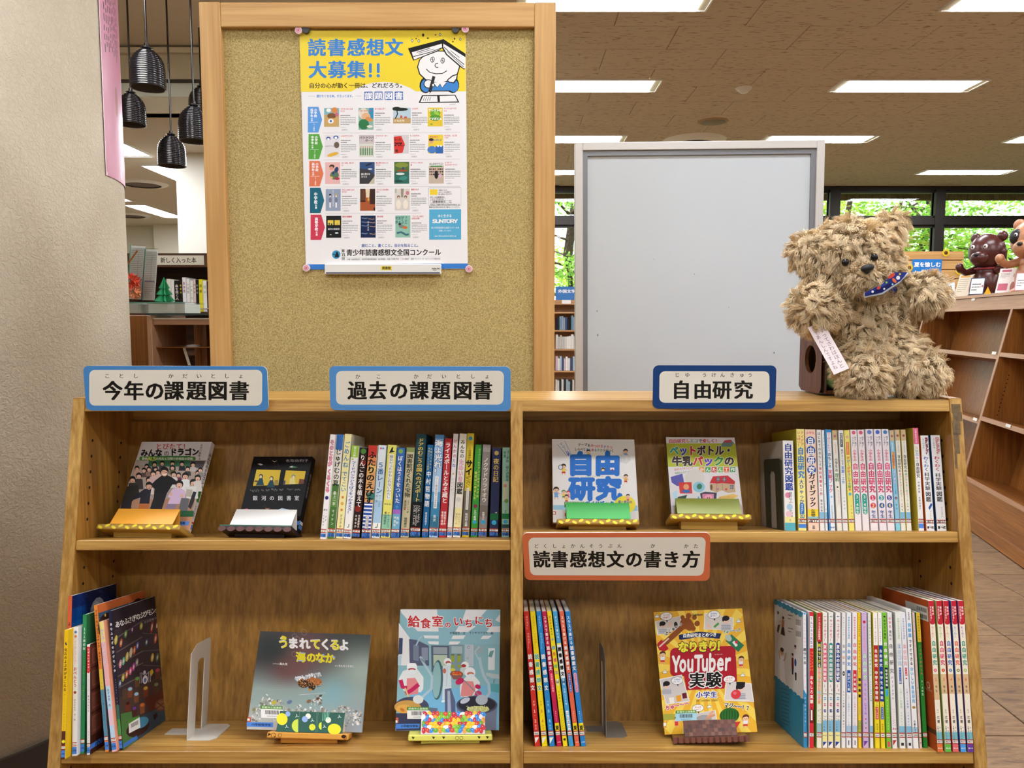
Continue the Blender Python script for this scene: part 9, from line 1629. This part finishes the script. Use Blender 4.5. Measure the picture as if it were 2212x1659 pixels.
# ------------------------------------------------------------------ low shelf by the windows, seen between the boards
Ys = 10.4; XX = lambda u: at_y(u, 700, Ys).x; ZZ = lambda v_: at_y(1220, v_, Ys).z
x0, x1 = XX(1150), XX(1290); t = thing('window_bookshelf', 'pale wood bookshelf by the windows, seen between the two boards', 'bookshelf', loc=(x0, Ys, 0)); Wd = x1 - x0; pw_ = wood('pale_wood', 'a87848', 'd0a070', 'X', .5)
for xx in (0, Wd - .02): MB().box(xx, xx + .02, 0, .3, 0, ZZ(648)).build('side_panel', pw_, t)
MB().box(.02, Wd - .02, .27, .29, 0, ZZ(650)).build('back_panel', pw_, t); MB().box(.02, Wd - .02, -.003, .015, ZZ(658), ZZ(648)).build('top_rail', pw_, t)
for v_ in (648, 674, 713, 754, 801, 850): MB().box(.02, Wd - .02, 0, .27, ZZ(v_) - .02, ZZ(v_)).build('shelf_board', pw_, t)
sg = thing('sign', 'blue foreign literature sign on the window-side shelf', 'sign', loc=((XX(1200) + XX(1246)) / 2, Ys, ZZ(648))); sw = XX(1246) - XX(1200); sh_ = ZZ(619) - ZZ(648); MB().box(-sw / 2, sw / 2, 0, .01, 0, sh_).build('plate', mat('blue_sign', '2f6fb0', .5), sg); pr = Print(flatmap(46, sw, sh_)); pr.row('外国文学', 5, 43, 10, 8, W_, .03); pr.build('lettering', sg)
sg = thing('shelf_tag', 'small cream number tag reading 920 on the window-side shelf', 'tag', loc=(XX(1223), Ys - .005, ZZ(656))); MB().box(-.06, .06, -.001, .001, 0, .05).build('plate', M['white'], sg); pr = Print(flatmap(20, .12, .05)); pr.row('920', 4, 16, 4.2, 6, K_, .03); pr.build('lettering', sg)
ORD = 'first second third fourth fifth sixth seventh eighth ninth tenth eleventh twelfth'.split(); CN_ = {c: n_ for n_, s_ in (('black', '2a2a30 1a1a1e 3a2424 2c2c2c'), ('blue', '6a8a9c 3c4a6a 3a4a6a'), ('white', 'd8d4cc e0dcd4 d8d0cc e0dcd8 d0ccc4'), ('grey', '8c98a8 c8c0b8 b8b4ac a8b8c0 8ca0a8 c8c4bc'), ('brown', '6a5a4c a89c8c'), ('pinkish', 'c8b0b8')) for c in s_.split()}
rn = random.Random(31); rows_ = (('uppermost', 713, ('2a2a30', '6a8a9c', 'd8d4cc', '1a1a1e', '3c4a6a', '8c98a8', '3a2424')), ('second', 754, ('d8d4cc', 'c8c0b8', 'e0dcd4', 'b8b4ac', '6a5a4c')), ('third', 801, ('d8d0cc', '3a4a6a', 'c8b0b8', 'a8b8c0', 'e0dcd8')), ('lowest visible', 850, ('2c2c2c', 'd0ccc4', 'a89c8c', '8ca0a8', 'c8c4bc')))
for r_, v_, pal in rows_:
    u = 1201.
    k_ = 0
    while u < 1240:
        k_ += 1; a = XX(u); du = rn.uniform(3.6, 6); b = XX(u + du); h_ = rn.uniform(.16, .2); c = rn.choice(pal)
        bk_ = thing('book', 'small %s book, %s from the corkboard on the %s row by the window' % (CN_[c], ORD[k_ - 1], r_), 'book', loc=((a + b) / 2, Ys + .02, ZZ(v_) + .0005), group='books on the window-side shelf'); MB().bbox(-(b - a) / 2 + .0006, (b - a) / 2 - .0006, 0, .14, 0, h_, .003, c).build('cover', M['cover'], bk_); u += du

# ------------------------------------------------------------------ trees outside the windows
k = NT('leaf_green'); a_ = k.n('ShaderNodeVertexColor', layer_name='Col'); tl_ = k.n('ShaderNodeBsdfTranslucent'); mx = k.n('ShaderNodeMixShader'); mx.inputs[0].default_value = .5
k.l(a_.outputs[0], k.b.inputs['Base Color']); k.l(a_.outputs[0], tl_.inputs[0]); k.l(k.b.outputs[0], mx.inputs[1]); k.l(tl_.outputs[0], mx.inputs[2]); k.l(mx.outputs[0], k.t.nodes['Material Output'].inputs[0]); k.b.inputs['Roughness'].default_value = .6; LEAF = k.m
bark = mat('bark', '4a3c30', .9, var=.3, vscale=8)
def tree(x, y, h_, r, n, seed, label, cols):
    rn = random.Random(seed); R = np.random.default_rng(seed); t = thing('tree', label, 'tree', loc=(x, y, -.1), group='trees outside the windows'); tr_ = MB(); tr_.tube([(0, 0, 0), (.05, 0, h_ * .3), (-.05, .1, h_ * .6), (.1, 0, h_ * .85)], [.13, .11, .08, .04], 8); tr_.build('trunk', bark, t)
    ends = []; bm_ = MB()
    for i in range(16):
        z = h_ * rn.uniform(.16, .8); a = rn.uniform(0, 2 * PI); l_ = r * rn.uniform(.6, 1.05); e_ = Vector((l_ * math.cos(a), l_ * math.sin(a), z + l_ * rn.uniform(.0, .5))); m_ = e_ * .5 + Vector((0, 0, z * .5 + .1)); bm_.tube([(0, 0, z), m_, e_], [.035, .022, .008], 5); ends += [e_, m_ * .6 + e_ * .4]
    bm_.build('branches', bark, t, kind='stuff')
    E = np.array(ends); c = E[R.integers(0, len(E), n)] + R.normal(0, 1, (n, 3)) * [.42, .42, .16]; s = R.uniform(.035, .075, n)
    ax = R.normal(0, 1, (n, 3)) * [1, 1, .35]; ax /= np.linalg.norm(ax, axis=1)[:, None]; b_ = np.cross(ax, R.normal(0, 1, (n, 3)) * [.4, .4, 1]); b_ /= np.linalg.norm(b_, axis=1)[:, None]; nn = np.cross(ax, b_)
    V = np.stack([c - ax * s[:, None], c + b_ * s[:, None] * .55 + nn * s[:, None] * .15, c + ax * s[:, None], c - b_ * s[:, None] * .55 + nn * s[:, None] * .15], 1).reshape(-1, 3); me = bpy.data.meshes.new('foliage')
    me.from_pydata(V.tolist(), [], (np.arange(n)[:, None] * 4 + [0, 1, 2, 3]).tolist()); pal = np.array([lin(q_) for q_ in cols]); cc_ = pal[R.integers(0, len(pal), n)] * R.uniform(.8, 1.2, (n, 1)); at_ = me.color_attributes.new('Col', 'FLOAT_COLOR', 'POINT'); at_.data.foreach_set('color', np.repeat(np.column_stack([cc_, np.ones(n)]), 4, 0).astype(np.float32).ravel())
    me.materials.append(LEAF); o = bpy.data.objects.new('foliage', me); C.objects.link(o); o.parent = t; o['kind'] = 'stuff'
G1 = ('b4dc50', 'c8e860', '98cc50', 'dcec70'); G2 = ('90cc58', 'a8dc68', 'c0e070', '80b850')
for i, (x, y, h_, r, n, l_) in enumerate(((1.2, 15.5, 4.6, 2.0, 6000, 'bright green tree outside, seen between corkboard and whiteboard'), (6.6, 15.2, 4.8, 2.2, 7000, 'light green tree outside above the teddy bear'), (8.9, 16.5, 5.0, 2.4, 7000, 'yellow-green tree outside behind the plank board'), (10.6, 15.0, 4.8, 2.0, 7000, 'green tree outside behind the carved dark bear'), (13.2, 17.5, 5.4, 2.6, 7000, 'tall green tree outside at the right edge'), (5.6, 20, 5.4, 3.0, 8000, 'pale green tree farther out, left of the window post'), (10.5, 21, 5.6, 3.2, 8000, 'pale green tree farther out, right of the window post'), (1.5, 20.5, 5.4, 3, 7000, 'pale green tree far out behind the corkboard gap'))): tree(x, y, h_, r, n, 40 + i, l_, G1 if i % 2 else G2)
